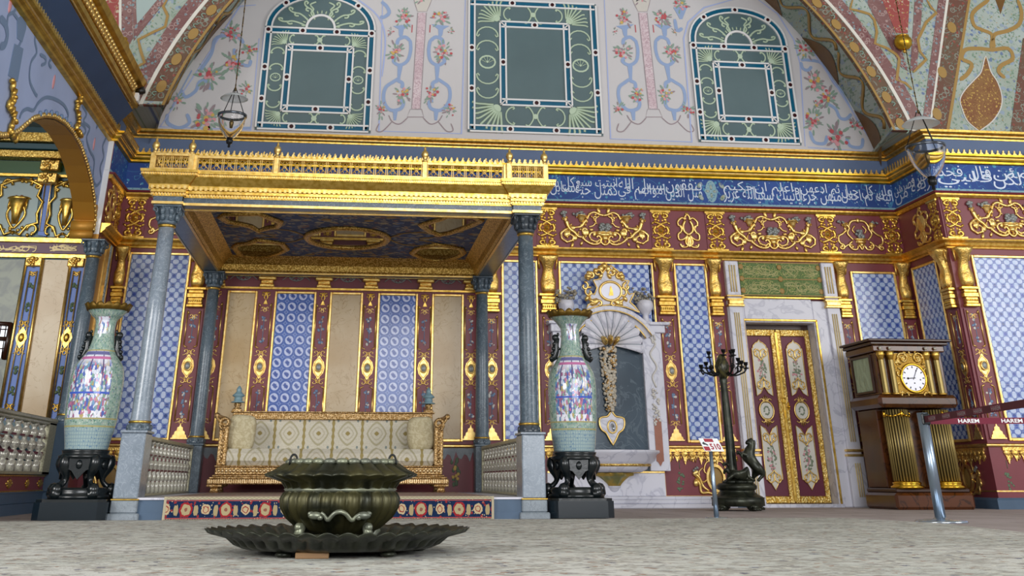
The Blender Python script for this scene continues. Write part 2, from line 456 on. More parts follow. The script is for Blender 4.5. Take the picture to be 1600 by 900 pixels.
simple('leaf_sage', '7c8a72', .6)
simple('fringe_wool', 'b0a68c', .9)
simple('column_dark', '3a3018', .4, .5)
simple('ceiling_paint', 'a8a49a', .8)
simple('gold_line', 'dcb868', .4, .45)
simple('slate_dark', '3c444c', .3, 0, None, .5, 12)
simple('faded_bloom', 'b09488', .6)
simple('garland_stone', 'c2baaa', .5, 0, None, .5, 30)
simple('script_gold', 'a39f62', .5)

# ---------------------------------------------------------------- geometry helpers
class Fr:
    """a frame: u along, v up, w out of the surface"""
    def __init__(s, O, U, V, Wd): s.O = Vector(O); s.U = Vector(U); s.V = Vector(V); s.W = Vector(Wd)
    def p(s, u, v, w=0.): return s.O+s.U*u+s.V*v+s.W*w
    def sub(s, u, v, w=0., k=1., rot=0.):
        c, d = cos(rot), sin(rot)
        return Fr(s.p(u, v, w), (s.U*c+s.V*d)*k, (s.V*c-s.U*d)*k, s.W*k)
def back(x, z, y=15.5): return Fr((x, y, z), (1, 0, 0), (0, 0, 1), (0, -1, 0))
WLD = Fr((0, 0, 0), (1, 0, 0), (0, 1, 0), (0, 0, 1))
class MB:
    def __init__(s): s.v = []; s.f = []; s.sm = []
    def add(s, vs, fs, smooth=False):
        b = len(s.v); s.v += [Vector(q) for q in vs]
        s.f += [tuple(b+i for i in f) for f in fs]; s.sm += [smooth]*len(fs); return s
    def box(s, x0, x1, y0, y1, z0, z1, fr=None, bev=0.):
        P = (fr or WLD).p
        if bev:
            b = min(bev, abs(x1-x0)*.3, abs(y1-y0)*.3, abs(z1-z0)*.3); vs = []; fs = []
            # chamfered box: three vertices at each corner
            for i in (0, 1):
                for j in (0, 1):
                    for k in (0, 1):
                        X, Y, Z = (x0, x1)[i], (y0, y1)[j], (z0, z1)[k]
                        dx, dy, dz = (b, -b)[i], (b, -b)[j], (b, -b)[k]
                        vs += [P(X, Y+dy, Z+dz), P(X+dx, Y, Z+dz), P(X+dx, Y+dy, Z)]
            I = lambda i, j, k, a: (i*4+j*2+k)*3+a
            for i in (0, 1): fs.append((I(i, 0, 0, 0), I(i, 1, 0, 0), I(i, 1, 1, 0), I(i, 0, 1, 0)))
            for j in (0, 1): fs.append((I(0, j, 0, 1), I(1, j, 0, 1), I(1, j, 1, 1), I(0, j, 1, 1)))
            for k in (0, 1): fs.append((I(0, 0, k, 2), I(1, 0, k, 2), I(1, 1, k, 2), I(0, 1, k, 2)))
            for i in (0, 1):
                for j in (0, 1): fs.append((I(i, j, 0, 0), I(i, j, 1, 0), I(i, j, 1, 1), I(i, j, 0, 1)))
                for k in (0, 1): fs.append((I(i, 0, k, 0), I(i, 1, k, 0), I(i, 1, k, 2), I(i, 0, k, 2)))
            for j in (0, 1):
                for k in (0, 1): fs.append((I(0, j, k, 1), I(1, j, k, 1), I(1, j, k, 2), I(0, j, k, 2)))
            for i in (0, 1):
                for j in (0, 1):
                    for k in (0, 1): fs.append((I(i, j, k, 0), I(i, j, k, 1), I(i, j, k, 2)))
            return s.add(vs, fs)
        vs = [P(a, b, c) for a in (x0, x1) for b in (y0, y1) for c in (z0, z1)]
        return s.add(vs, [(0, 1, 3, 2), (4, 6, 7, 5), (0, 4, 5, 1), (2, 3, 7, 6), (0, 2, 6, 4), (1, 5, 7, 3)])
    def tube(s, pts, r, n=6, closed=False, fr=None, cap=True, flat=1.):
        pts = [fr.p(*q) if fr else Vector(q) for q in pts]
        m = len(pts)
        if m < 2: return s
        R = r if isinstance(r, (list, tuple)) else [r]*m
        if len(R) != m: R = [R[0]+(R[-1]-R[0])*i/(m-1) for i in range(m)]
        vs = []; up = None
        for i in range(m):
            a = pts[i-1] if (i > 0 or closed) else pts[i]; b = pts[(i+1) % m] if (i < m-1 or closed) else pts[i]
            t = (b-a)
            if t.length < 1e-9: t = Vector((0, 0, 1))
            t.normalize()
            if up is None:
                up = Vector(fr.W).normalized() if fr else (Vector((0, 0, 1)) if abs(t.z) < .9 else Vector((0, 1, 0)))
            sd = t.cross(up)
            if sd.length < 1e-6: sd = t.orthogonal()
            sd.normalize(); u2 = sd.cross(t).normalized(); 
            if not fr: up = u2
            for k in range(n):
                an = 2*pi*k/n; vs.append(pts[i]+sd*cos(an)*R[i]+u2*sin(an)*R[i]*flat)
        fs = []
        for i in range(m if closed else m-1):
            j = (i+1) % m
            for k in range(n): fs.append((i*n+k, i*n+(k+1) % n, j*n+(k+1) % n, j*n+k))
        if cap and not closed: fs += [tuple(range(n-1, -1, -1)), tuple((m-1)*n+k for k in range(n))]
        return s.add(vs, fs, True)
    def lathe(s, prof, n=24, c=(0, 0, 0), mod=None, fr=None, a0=0, a1=2*pi, sx=1., sy=1., smooth=True, cap=True):
        P = (fr or WLD).p; c = Vector(c); full = abs(a1-a0-2*pi) < 1e-6
        cols = n if full else n+1; vs = []
        for i, (r, z) in enumerate(prof):
            for k in range(cols):
                t = a0+(a1-a0)*k/n; q = mod(t, i, r, z) if mod else 1.
                zz = z
                if isinstance(q, tuple): q, zz = q
                else: q *= r
                vs.append(P(c.x+q*cos(t)*sx, c.y+q*sin(t)*sy, c.z+zz))
        fs = [(i*cols+k, i*cols+(k+1) % cols, (i+1)*cols+(k+1) % cols, (i+1)*cols+k) for i in range(len(prof)-1) for k in range(cols if full else n)]
        if full and cap and prof[0][0] > 1e-6: fs.append(tuple(range(cols-1, -1, -1)))
        if full and cap and prof[-1][0] > 1e-6: fs.append(tuple((len(prof)-1)*cols+k for k in range(cols)))
        return s.add(vs, fs, smooth)
    def prism(s, poly, w0, w1, fr):
        n = len(poly); vs = [fr.p(u, v, w0) for u, v in poly]+[fr.p(u, v, w1) for u, v in poly]
        return s.add(vs, [tuple(range(n)), tuple(range(2*n-1, n-1, -1))]+[(i, (i+1) % n, n+(i+1) % n, n+i) for i in range(n)])
    def band(s, A, B, w0, w1, fr=None, closed=False):
        """strip between two equally long 2D chains, thickness w0..w1 (or 3D chains if fr is None and w is None)"""
        n = len(A)
        if w0 is None: return s.add(list(A)+list(B), [(i, i+1, n+i+1, n+i) for i in range(n-1)], True)
        vs = [fr.p(u, v, w1) for u, v in A]+[fr.p(u, v, w1) for u, v in B]+[fr.p(u, v, w0) for u, v in A]+[fr.p(u, v, w0) for u, v in B]
        fs = []
        for i in range(n if closed else n-1):
            j = (i+1) % n; fs += [(i, j, n+j, n+i), (2*n+i, 3*n+i, 3*n+j, 2*n+j), (i, 2*n+i, 2*n+j, j), (n+i, n+j, 3*n+j, 3*n+i)]
        if not closed: fs += [(0, n, 3*n, 2*n), (n-1, 3*n-1, 4*n-1, 2*n-1)]
        return s.add(vs, fs)
    def blob(s, u, v, w, a, b, c, fr=None, rot=0., n=8, m=5):
        fr = fr or WLD; f2 = fr.sub(u, v, w, 1., rot); vs = [f2.p(0, 0, -c)]; 
        for i in range(1, m):
            ph = -pi/2+pi*i/m
            for k in range(n): t = 2*pi*k/n; vs.append(f2.p(a*cos(ph)*cos(t), b*cos(ph)*sin(t), c*sin(ph)))
        vs.append(f2.p(0, 0, c)); L = len(vs)-1; fs = [(0, 1+(k+1) % n, 1+k) for k in range(n)]
        for i in range(m-2):
            for k in range(n): fs.append((1+i*n+k, 1+i*n+(k+1) % n, 1+(i+1)*n+(k+1) % n, 1+(i+1)*n+k))
        fs += [(L, 1+(m-2)*n+k, 1+(m-2)*n+(k+1) % n) for k in range(n)]
        return s.add(vs, fs, True)
    def ribbon(s, pts, r, fr, w=.001, th=.003):
        """a flat painted stroke along 2D points"""
        n = len(pts); A, B = [], []
        for i in range(n):
            a, b = pts[max(0, i-1)], pts[min(n-1, i+1)]; dx, dy = b[0]-a[0], b[1]-a[1]; L = hypot(dx, dy) or 1
            q = r[i] if isinstance(r, list) else r; q *= (.55 if i in (0, n-1) else 1)
            A.append((pts[i][0]-dy/L*q, pts[i][1]+dx/L*q)); B.append((pts[i][0]+dy/L*q, pts[i][1]-dx/L*q))
        w += (len(s.v) % 13)*.0002; e = 3e-5
        vs = [fr.p(*q, w+th+i*e) for i, q in enumerate(A)]+[fr.p(*q, w+th+i*e) for i, q in enumerate(B)]
        return s.add(vs, [(i, i+1, n+i+1, n+i) for i in range(n-1)])
    def disc(s, u, v, w, a, b, fr, th=.003, rot=0., n=14):
        f2 = fr.sub(u, v, w, 1., rot)
        return s.prism([(a*cos(2*pi*k/n), b*sin(2*pi*k/n)) for k in range(n)], 0, th, f2)
    def build(s, name, mat, parent=None, loc=None):
        if parent is not None: L = WL[parent]
        elif loc is not None: L = Vector(loc)
        else:
            xs = [q.x for q in s.v]; ys = [q.y for q in s.v]; zs = [q.z for q in s.v]
            L = Vector(((min(xs)+max(xs))/2, (min(ys)+max(ys))/2, min(zs)))
        me = bpy.data.meshes.new(name); me.from_pydata([tuple(q-L) for q in s.v], [], s.f)
        me.validate(); me.polygons.foreach_set('use_smooth', s.sm[:len(me.polygons)] if len(s.sm) == len(me.polygons) else [False]*len(me.polygons))
        bmx = __import__('bmesh').new(); bmx.from_mesh(me); __import__('bmesh').ops.recalc_face_normals(bmx, faces=bmx.faces); bmx.to_mesh(me); bmx.free()
        me.materials.append(MAT[mat] if isinstance(mat, str) else mat)
        o = bpy.data.objects.new(name, me); COL.objects.link(o)
        if parent is not None: o.parent = parent
        else: o.location = L
        WL[o] = L
        return o
MB.bunch_ = lambda s, *a: (bunch(s, *a), s)[1]
WL = {}
def thing(name, label, cat, loc, group=None):
    o = bpy.data.objects.new(name, None); COL.objects.link(o); o.location = loc; o.empty_display_size = .1
    WL[o] = Vector(loc); o['label'] = label; o['category'] = cat
    if group: o['group'] = group
    return o
def tag(o, label, cat, group=None):
    o['label'] = label; o['category'] = cat
    if group: o['group'] = group
    return o
def struct(o): o['kind'] = 'structure'; return o
def one(kind, *a, **k):
    m = MB(); getattr(m, kind)(*a, **k); return m
KIDS = {}
def copy_tree(src, off=(0, 0, 0), label=None, group=None, parent=None):
    c = src.copy(); COL.objects.link(c)
    if parent is not None: c.parent = parent; WL[c] = WL[parent]
    else: c.location = src.location+Vector(off); WL[c] = WL[src]+Vector(off)
    if label: c['label'] = label
    if group: c['group'] = group
    for ch in [q for q in bpy.data.objects if q.parent == src]: copy_tree(ch, parent=c)
    return c
def sweep(mb, path, prof, closed=False, side=1):
    """carry a moulding profile (out, z) along a horizontal path with mitred corners"""
    n = len(path); ring = []
    for i in range(n):
        p = Vector(path[i]).to_2d()
        a = Vector(path[i-1]).to_2d() if (i or closed) else None; b = Vector(path[(i+1) % n]).to_2d() if (i < n-1 or closed) else None
        def nm(q, r): d = (r-q).normalized(); return Vector((d.y, -d.x))*side
        if a is None: m = nm(p, b)
        elif b is None: m = nm(a, p)
        else:
            n1, n2 = nm(a, p), nm(p, b); m = (n1+n2); L = m.length
            m = m/(L*L)*2 if L > .05 else n1
        ring.append((p, m))
    vs = [Vector((p.x+m.x*d, p.y+m.y*d, z)) for p, m in ring for d, z in prof]
    k = len(prof); fs = []
    for i in range(n if closed else n-1):
        j = (i+1) % n
        for t in range(k-1): fs.append((i*k+t, j*k+t, j*k+t+1, i*k+t+1))
        fs.append((i*k+k-1, j*k+k-1, j*k, i*k))
    if not closed: fs += [tuple(range(k)), tuple((n-1)*k+t for t in range(k-1, -1, -1))]
    return mb.add(vs, fs)
def spi(cx, cy, r0, r1, a0, a1, n=16, k=1.):
    return [(cx+(r0+(r1-r0)*i/n)*cos(radians(a0+(a1-a0)*i/n)), cy+(r0+(r1-r0)*i/n)*sin(radians(a0+(a1-a0)*i/n))*k) for i in range(n+1)]
def smooth(pts, n=5):
    """Catmull-Rom through the given points"""
    if len(pts) < 3: return pts
    P = [pts[0]]+list(pts)+[pts[-1]]; out = []
    for i in range(1, len(P)-2):
        a, b, c, d = P[i-1], P[i], P[i+1], P[i+2]
        for k in range(n):
            t = k/n; out.append(tuple(.5*((2*b[j])+(c[j]-a[j])*t+(2*a[j]-5*b[j]+4*c[j]-d[j])*t*t+(3*b[j]-a[j]-3*c[j]+d[j])*t**3) for j in range(len(b))))
    return out+[tuple(pts[-1])]
def script_strokes(mb, fr, w, h, n, seed, r=.007):
    """interlaced pen strokes of illegible gilt calligraphy"""
    R = random.Random(seed)
    for i in range(n):
        u = w*(i+.5)/n+R.uniform(-.3, .3)*w/n; k = R.randrange(4); v = R.uniform(.1, .5)*h
        if k == 0: q = [(u, .92*h), (u+.01, .5*h), (u-.01, .12*h), (u-.05, .05*h)]
        elif k == 1: q = [(u+.06, .55*h), (u+.02, .7*h), (u-.03, .5*h), (u+.02, .3*h), (u+.07, v), (u-.06, .1*h)]
        elif k == 2: q = [(u+.08, v+.3*h), (u, v), (u-.07, v+.05*h), (u-.1, v+.3*h)]
        else: q = [(u+.05, .8*h), (u-.02, .88*h), (u-.05, .7*h), (u+.03, .6*h), (u+.05, .45*h)]
        jj = R.uniform(.6, 1.5); q = [(min(w, max(0, u+(a-u)*jj)), b*R.uniform(.85, 1.05)) for a, b in q]; q = smooth(q, 4); mb.ribbon(q, [r*(.5+.8*sin(pi*j/len(q))) for j in range(len(q))], fr, .002)
    return mb
def strokes(mb, fr, sts, sx, sy, r, mirror=True, n=5, w=.5):
    """sts: list of (points, r0, r1) in a unit box; mirrored about u=0"""
    for st in sts:
        pts, a, b = st; pts = smooth(pts, 4) if len(pts) < 9 else pts
        for sg in ((1, -1) if mirror else (1,)):
            q = [(sg*u*sx, v*sy, r*w) for u, v in pts]
            m = len(q); mb.tube(q, [r*(a+(b-a)*i/(m-1)) for i in range(m)], n, fr=fr, flat=.8)
def leaf(mb, fr, u, v, ang, L, Wd, r=.012, mirror=True):
    for sg in ((1, -1) if mirror else (1,)):
        a = radians(ang if sg == 1 else 180-ang)
        mb.blob(sg*u+cos(a)*L/2, v+sin(a)*L/2, r*.5, L/2, Wd/2, r, fr, a, 7, 4)
def bunch(mb, fr, u, v, su, sv, n, r, seed=0, w=.01):
    R = random.Random(seed)
    for i in range(n):
        a, b = R.uniform(-1, 1), R.uniform(-1, 1)*1
        if abs(a)+abs(b) > 1.3: a *= .5
        q = r*R.uniform(.7, 1.2); mb.blob(u+a*su, v+b*sv, w+R.random()*r*.5, q, q*.9, q*.8, fr, R.random()*3, 6, 4)
def text_mesh(name, body, mat, size_w, size_h, fr, parent, th=.004, bold=0.):
    cu = bpy.data.curves.new('lettering', 'FONT'); cu.body = body; cu.align_x = 'LEFT'; cu.resolution_u = 3
    cu.offset = bold
    t = bpy.data.objects.new('lettering', cu); COL.objects.link(t); bpy.context.view_layer.update()
    dg = bpy.context.evaluated_depsgraph_get(); src = t.evaluated_get(dg).to_mesh()
    vs = [v.co.copy() for v in src.vertices]; fs = [tuple(p.vertices) for p in src.polygons]
    t.evaluated_get(dg).to_mesh_clear(); bpy.data.objects.remove(t); bpy.data.curves.remove(cu)
    if not vs: return None
    x0, x1 = min(v.x for v in vs), max(v.x for v in vs); y0, y1 = min(v.y for v in vs), max(v.y for v in vs)
    mb = MB(); sx, sy = size_w/(x1-x0), size_h/(y1-y0)
    mb.add([fr.p((v.x-x0)*sx, (v.y-y0)*sy, th) for v in vs], fs)
    return mb if parent is False else mb.build(name, mat, parent)
FORMS = {}
def _d(c, b, n=4): FORMS[c] = [chr(b+i) if i < n else None for i in range(4)]
for c, b, n in (('\u0627', 0xFE8D, 2), ('\u0628', 0xFE8F, 4), ('\u0629', 0xFE93, 2), ('\u062a', 0xFE95, 4), ('\u062b', 0xFE99, 4), ('\u062c', 0xFE9D, 4), ('\u062d', 0xFEA1, 4), ('\u062e', 0xFEA5, 4), ('\u062f', 0xFEA9, 2), ('\u0630', 0xFEAB, 2), ('\u0631', 0xFEAD, 2), ('\u0632', 0xFEAF, 2), ('\u0633', 0xFEB1, 4), ('\u0635', 0xFEB9, 4), ('\u0637', 0xFEC1, 4), ('\u0639', 0xFEC9, 4), ('\u0641', 0xFED1, 4), ('\u0642', 0xFED5, 4), ('\u0643', 0xFED9, 4), ('\u0644', 0xFEDD, 4), ('\u0645', 0xFEE1, 4), ('\u0646', 0xFEE5, 4), ('\u0647', 0xFEE9, 4), ('\u0648', 0xFEED, 2), ('\u0649', 0xFEEF, 2), ('\u064a', 0xFEF1, 4), ('\u0626', 0xFE89, 4), ('\u0634', 0xFEB5, 4)): _d(c, b, n)
def shape_arabic(s):
    o = []; n = len(s)
    for i, c in enumerate(s):
        if c not in FORMS: o.append(c); continue
        pj = i > 0 and s[i-1] in FORMS and FORMS[s[i-1]][2] is not None
        nj = i < n-1 and s[i+1] in FORMS and FORMS[c][2] is not None
        f = FORMS[c]; o.append(f[3] if pj and nj else f[1] if pj else f[2] if nj else f[0])
    return ''.join(reversed(o))
def skin(nodes, edges, radii, name, mat, parent, root=0, sub=1):
    me = bpy.data.meshes.new(name); L = WL[parent]
    me.from_pydata([tuple(Vector(q)-L) for q in nodes], edges, [])
    o = bpy.data.objects.new(name, me); COL.objects.link(o)
    md = o.modifiers.new('skin', 'SKIN'); md.use_smooth_shade = True
    for i, sv in enumerate(me.skin_vertices[0].data):
        r = radii[i]; sv.radius = (r, r) if not isinstance(r, tuple) else r; sv.use_root = (i == root)
    sb = o.modifiers.new('sub', 'SUBSURF'); sb.levels = sub; sb.render_levels = sub
    bpy.context.view_layer.update()
    dg = bpy.context.evaluated_depsgraph_get(); nm = bpy.data.meshes.new_from_object(o.evaluated_get(dg))
    o.modifiers.clear(); o.data = nm; nm.name = name; nm.materials.clear(); nm.materials.append(MAT[mat])
    for p in nm.polygons: p.use_smooth = True
    o.parent = parent; WL[o] = L; return o

# ---------------------------------------------------------------- room shell
YB, XL, XR, YR, ZT = 15.5, -3.33, 8.12, 14.25, 4.79
XL2 = -3.40
struct(one('box', -14, 16, -6, 20, -.2, 0).build('floor', 'flagstone'))
wall_back = struct(one('box', XL-.3, 5.5, YB, YB+.25, 0, 4.8).box(6.62, XR+.3, YB, YB+.25, 0, 4.8).box(5.5, 6.62, YB, YB+.25, 2.32, 4.8).box(5.3, 6.8, 16., 16.1, 0, 2.6).build('wall_back', 'maroon'))
struct(one('box', XR, XR+.3, YR, YB, 0, 4.8).build('wall_right', 'maroon'))
wall_front = struct(one('box', XR+.3, 13, YR, YR+.25, 0, 4.8).add([], []).box(XR+.001, XR+.3, YR+.001, YR+.25, 0, 4.8).build('wall_right_front', 'maroon'))
struct(one('box', XL2-.04, XL, 14.45, YB, 0, 4.8).build('wall_left_pier', 'maroon'))
struct(one('box', XL-.4, XR+.4, YB+.06, YB+.2, 4.8, 9.2).build('wall_back_upper', 'vault_brown'))
PATH = [(XL2, 4), (XL2, 14.45), (XL, 14.45), (XL, YB), (XR, YB), (XR, YR), (13, YR)]
BP = [(XL, 14.46), (XL, YB), (XR, YB), (XR, YR), (13, YR)]
def mould(name, mat, prof, path=PATH, parent=None):
    m = MB(); sweep(m, path, prof); o = m.build(name, mat, parent); 
    if parent is None: struct(o)
    return o
BPL, BPR = [(XL, 14.46), (XL, YB), (5.27, YB)], [(6.96, YB), (XR, YB), (XR, YR), (13, YR)]
for q_ in (BPL, BPR): mould('baseboard_back', 'slate_paint', [(0, 0), (.05, 0), (.05, .1), (.03, .125), (0, .125)], q_)
for q_ in (BPL, BPR): mould('trim_1', 'gilt_pale', [(0, .695), (.02, .695), (.035, .71), (.035, .722), (.015, .735), (0, .735)], q_)
mould('trim_2', 'gilt', [(0, 3.145), (.03, 3.15), (.035, 3.17), (.06, 3.185), (.07, 3.215), (.12, 3.245), (.125, 3.265), (0, 3.27)], BP)
mould('trim_3', 'gilt', [(0, 3.845), (.03, 3.85), (.05, 3.88), (.055, 3.9), (0, 3.905)], BP)
mould('trim_4', 'maroon_deep', [(0, 3.906), (.06, 3.906), (.075, 3.93), (0, 3.935)], BP)
mould('wall_back_frame', 'turquoise_border', [(0, 3.936), (.008, 3.936), (.008, 3.975), (0, 3.975)], BP)
b = MB(); sweep(b, [(XL, YB), (XR, YB)], [(0, 3.976), (.006, 3.976), (.006, 4.33), (0, 4.33)]); ins = b.build('inscription_band', 'inscription_ground')
tag(ins, 'blue tiled band of white arabic calligraphy running above the frieze of the back wall', 'inscription')
b = MB(); sweep(b, [(XR, YB), (XR, YR)], [(0, 3.976), (.006, 3.976), (.006, 4.33), (0, 4.33)]); ins_r = b.build('inscription_band', 'inscription_ground_side')
tag(ins_r, 'short slanting stretch of blue calligraphy tiles on the right return wall', 'inscription')
b = MB(); sweep(b, [(XR, YR), (13, YR)], [(0, 3.976), (.006, 3.976), (.006, 4.33), (0, 4.33)]); ins_f = b.build('inscription_band', 'inscription_ground')
tag(ins_f, 'blue calligraphy tiles at the far right behind the right glass lantern', 'inscription')
b = MB(); sweep(b, [(XL, 14.5), (XL, YB)], [(0, 3.976), (.006, 3.976), (.006, 4.33), (0, 4.33)]); ins_l = b.build('inscription_band', 'inscription_ground_side')
tag(ins_l, 'blue floral tile strip on the left pier above the maroon frieze', 'inscription')
low = mould('trim_5', 'gilt_deep', [(0, 4.33), (.05, 4.34), (.055, 4.365), (.085, 4.38), (.095, 4.405), (.14, 4.425), (.145, 4.45), (0, 4.455)])
m = MB(); sweep(m, PATH, [(.09, 4.396), (.104, 4.396), (.104, 4.41), (.09, 4.41)]); m.build('bead_row', 'gilt_pale', low)
mould('wall_cove', 'cove_blue', [(0, 4.456), (.02, 4.456), (.02, 4.69), (0, 4.69)])
top = mould('trim_6', 'gilt', [(0, 4.685), (.03, 4.69), (.035, 4.71), (.07, 4.725), (.075, 4.745), (.13, 4.77), (.14, 4.80), (0, 4.805)])
m = MB(); sweep(m, PATH, [(.07, 4.722), (.086, 4.724), (.086, 4.738), (.07, 4.738)]); m.build('bead_row', 'gilt_pale', top)
# cresting of small pointed leaves on the lower cornice
m = MB()
def crest(m, p, d, h=.062, w=.03):
    d = Vector(d).normalized(); f = Fr(p, d, (0, 0, 1), (d.y, -d.x, 0))
    m.prism([(-w, 0), (w, 0), (w*.75, h*.28), (w*.25, h*.45), (w*.5, h*.75), (w*.1, h), (-w*.35, h*.72), (-w*.5, h*.4), (-w*.8, h*.25)], -.008, .008, f)
for a, b2 in zip(PATH[:-1], PATH[1:]):
    A, B = Vector(a), Vector(b2); L = (B-A).length; d = (B-A)/L; nr = Vector((d.y, -d.x)); k = int(L/.085)
    if A.y < 5: A = A+d*2
    for i in range(k):
        q = A+d*(i+.5)*.085+nr*.125
        if (q-B).length > L+.1 or q.y < 5 or (A+d*(i+.5)*.085-A).length > (B-A).length: continue
        crest(m, (q.x, q.y, 4.452), (d.x, d.y, 0), .068 if abs(d.y) < .5 else .105)
m.build('cresting', 'gilt_pale', low)

# the return walls above the cornice, behind the spandrels
struct(one('box', XR, XR+.3, YR, YB+.2, 4.8, 7.2).build('wall_right_upper', 'vault_brown')); struct(one('box', XL-.4, XL, YR, YB+.2, 4.8, 7.2).build('wall_left_upper', 'vault_brown'))
struct(one('box', -14, 16, -6, 16, 9.4, 9.6).build('ceiling', 'ceiling_paint'))  # unseen flat ceiling, added to block world light from above
for q_ in ([(7.60, 14.2), (8.14, 14.2), (8.14, 15.52), (7.9, 15.52)], [(-2.70, 14.2), (-3.42, 14.2), (-3.42, 15.52), (-3.0, 15.52)]): struct(one('prism', q_, 4.80, 4.84, WLD).build('ceiling_ledge', 'vault_floral'))
# calligraphy
def callig(parent, fr, width, blocks):
    x = width
    tot = sum(len(a)+len(b) for a, b in blocks)
    for a, b in blocks:
        w = width*(len(a)+len(b))/tot
        text_mesh('lettering', shape_arabic(a), 'glaze_white', w*.99, .25, fr.sub(x-w*.995, .015), parent, .010, .0)
        text_mesh('lettering', shape_arabic(b), 'glaze_white', w*.97, .21, fr.sub(x-w*.98, .125), parent, .014, .0)
        x -= w
callig(ins, back(2.55, 3.976), 2.55, [('\u0645\u062b\u0644 \u0627\u0644\u0630\u064a\u0646', '\u064a\u0646\u0641\u0642\u0648\u0646'), ('\u0627\u0645\u0648\u0627\u0644\u0647\u0645 \u0641\u064a', '\u0633\u0628\u064a\u0644 \u0627\u0644\u0644\u0647'), ('\u0643\u0645\u062b\u0644 \u062d\u0628\u0629', '\u0627\u0646\u0628\u062a\u062a \u0633\u0628\u0639'), ('\u0633\u0646\u0627\u0628\u0644 \u0641\u064a', '\u0643\u0644 \u0633\u0646\u0628\u0644\u0629')])
callig(ins, back(5.42, 3.976), 2.68, [('\u0627\u0644\u064a\u0643 \u062b\u0645 \u0627\u062c\u0639\u0644', '\u0639\u0644\u0649 \u0643\u0644 \u062c\u0628\u0644'), ('\u0645\u0646\u0647\u0646 \u062c\u0632\u0621\u0627', '\u062b\u0645 \u0627\u062f\u0639\u0647\u0646'), ('\u064a\u0627\u062a\u064a\u0646\u0643 \u0633\u0639\u064a\u0627', '\u0648\u0627\u0639\u0644\u0645 \u0627\u0646'), ('\u0627\u0644\u0644\u0647 \u0639\u0632\u064a\u0632', '\u062d\u0643\u064a\u0645')])
RF = Fr((XR, YB, 3.976), (0, -1, 0), (0, 0, 1), (-1, 0, 0))
callig(ins_r, RF.sub(.04, 0), 1.18, [('\u0627\u0631\u0628\u0639\u0629 \u0645\u0646', '\u0627\u0644\u0637\u064a\u0631 \u0641\u0635\u0631\u0647\u0646')])
callig(ins_f, back(8.16, 3.976, YR), 1.9, [('\u0628\u0644\u0649 \u0648\u0644\u0643\u0646', '\u0644\u064a\u0637\u0645\u0626\u0646'), ('\u0642\u0644\u0628\u064a', '\u0642\u0627\u0644 \u0641\u062e\u0630')])
f = back(5.24, 4.15)
m = MB(); m.prism([(.11*cos(radians(a))*(1 if abs(a % 90-45) > 30 else .8), .165*sin(radians(a))) for a in range(0, 360, 15)], .007, .012, f); m.build('rosette_panel', 'turquoise_border', ins)
m = MB()
for a in (0, 90, 180, 270):
    leaf(m, f.sub(0, 0, .01, 1, radians(a)), .02, 0, 0, .08 if a % 180 else .07, .04, .004, False)
for sx in (-1, 1):
    for v in (-.09, .09): m.blob(sx*.17, v, .01, .035, .06, .004, f, sx*v*8)
m.build('rosette', 'vault_floral', ins)

# ---------------------------------------------------------------- upper wall: lunette, windows, painted decoration
XC, ZC, R0, R1 = 2.46, 3.32, 5.70, 5.38
def circ(R, a, y): return Vector((XC+R*cos(a), y, ZC+R*sin(a)))
A0 = math.asin((ZT-ZC)/R0); A1 = pi-A0
poly = [(R0*1.01*cos(A0+(A1-A0)*i/60), R0*1.01*sin(A0+(A1-A0)*i/60)) for i in range(61)]
lun = struct(one('prism', poly, 0, -.2, back(XC, ZC)).build('wall_back_lunette', 'plaster'))
# cone-shaped soffit of the great arch
b0, b1 = math.asin((ZT-ZC)/R1), 0
m = MB(); n = 48; A, B = [], []
for i in range(n+1):
    t = i/n; A.append(circ(R0, A0+(A1-A0)*t, YB)); s = math.asin((ZT-ZC)/R1); B.append(circ(R1, s+(pi-2*s)*t, YR-.02))
m.band(A, B, None, None); sof = struct(m.build('ceiling_soffit', 'vault_floral'))
def sof_p(deg, t, lift=.012):
    """point on the soffit: angle in degrees, t from 0 at the wall to 1 at the front edge"""
    R = R0+(R1-R0)*t-lift; p = circ(R, radians(deg), YB+(YR-YB)*t); return p
m = MB(); mg = MB()
for sd in (1, -1):
    for d0 in (13, 27, 41, 55, 69, 83):
        # umber half-medallions rising from the wall edge
        for k in range(10):
            t0, t1 = .5*sin(pi*k/10), .5*sin(pi*(k+1)/10); a, b = d0+k*.95, d0+(k+1)*.95
            q = lambda d, t: sof_p(d if sd == 1 else 180-d, t)
            m.add([q(a, .01), q(b, .01), q(b, t1+.01), q(a, t0+.01)], [(0, 1, 2, 3)])
        pts = []
        for k in range(29):
            u = k/28; dd = d0+4+u*13.5; tt = .62+.27*sin(u*4*pi+.6)
            pts.append(sof_p(dd if sd == 1 else 180-dd, tt, .014))
        mg.tube(pts, .030, 4, flat=.3)
m.build('painted_medallion', 'umber_paint', sof); mg.build('painted_ribbon', 'ochre_paint', sof)
# front face of the arch: plane Y = YR with painted bands
def ring(name, mat, Ra, Rb, y0, y1, a0=None, parent=None):
    m = MB(); s0 = math.asin((ZT-ZC)/Ra); s1 = math.asin((ZT-ZC)/Rb); A, B = [], []
    for i in range(61):
        t = i/60; a = s0+(pi-2*s0)*t; b = s1+(pi-2*s1)*t; A.append((Ra*cos(a), Ra*sin(a))); B.append((Rb*cos(b), Rb*sin(b)))
    m.band(A, B, 0, y1-y0, back(XC, ZC, y1)); o = m.build(name, mat, parent)
    return o if parent is not None else struct(o)
ar = ring('ceiling_arch', 'vault_brown', R1, 5.64, YR-.04, YR+.05)
ring('arch_edge', 'ochre_paint', R1-.015, R1+.02, YR-.055, YR-.04, parent=ar)
ring('arch_line', 'cream_paint', 5.64, 5.69, YR-.055, YR+.04, parent=ar)
ring('arch_band', 'vault_red', 5.69, 5.88, YR-.045, YR+.04, parent=ar)
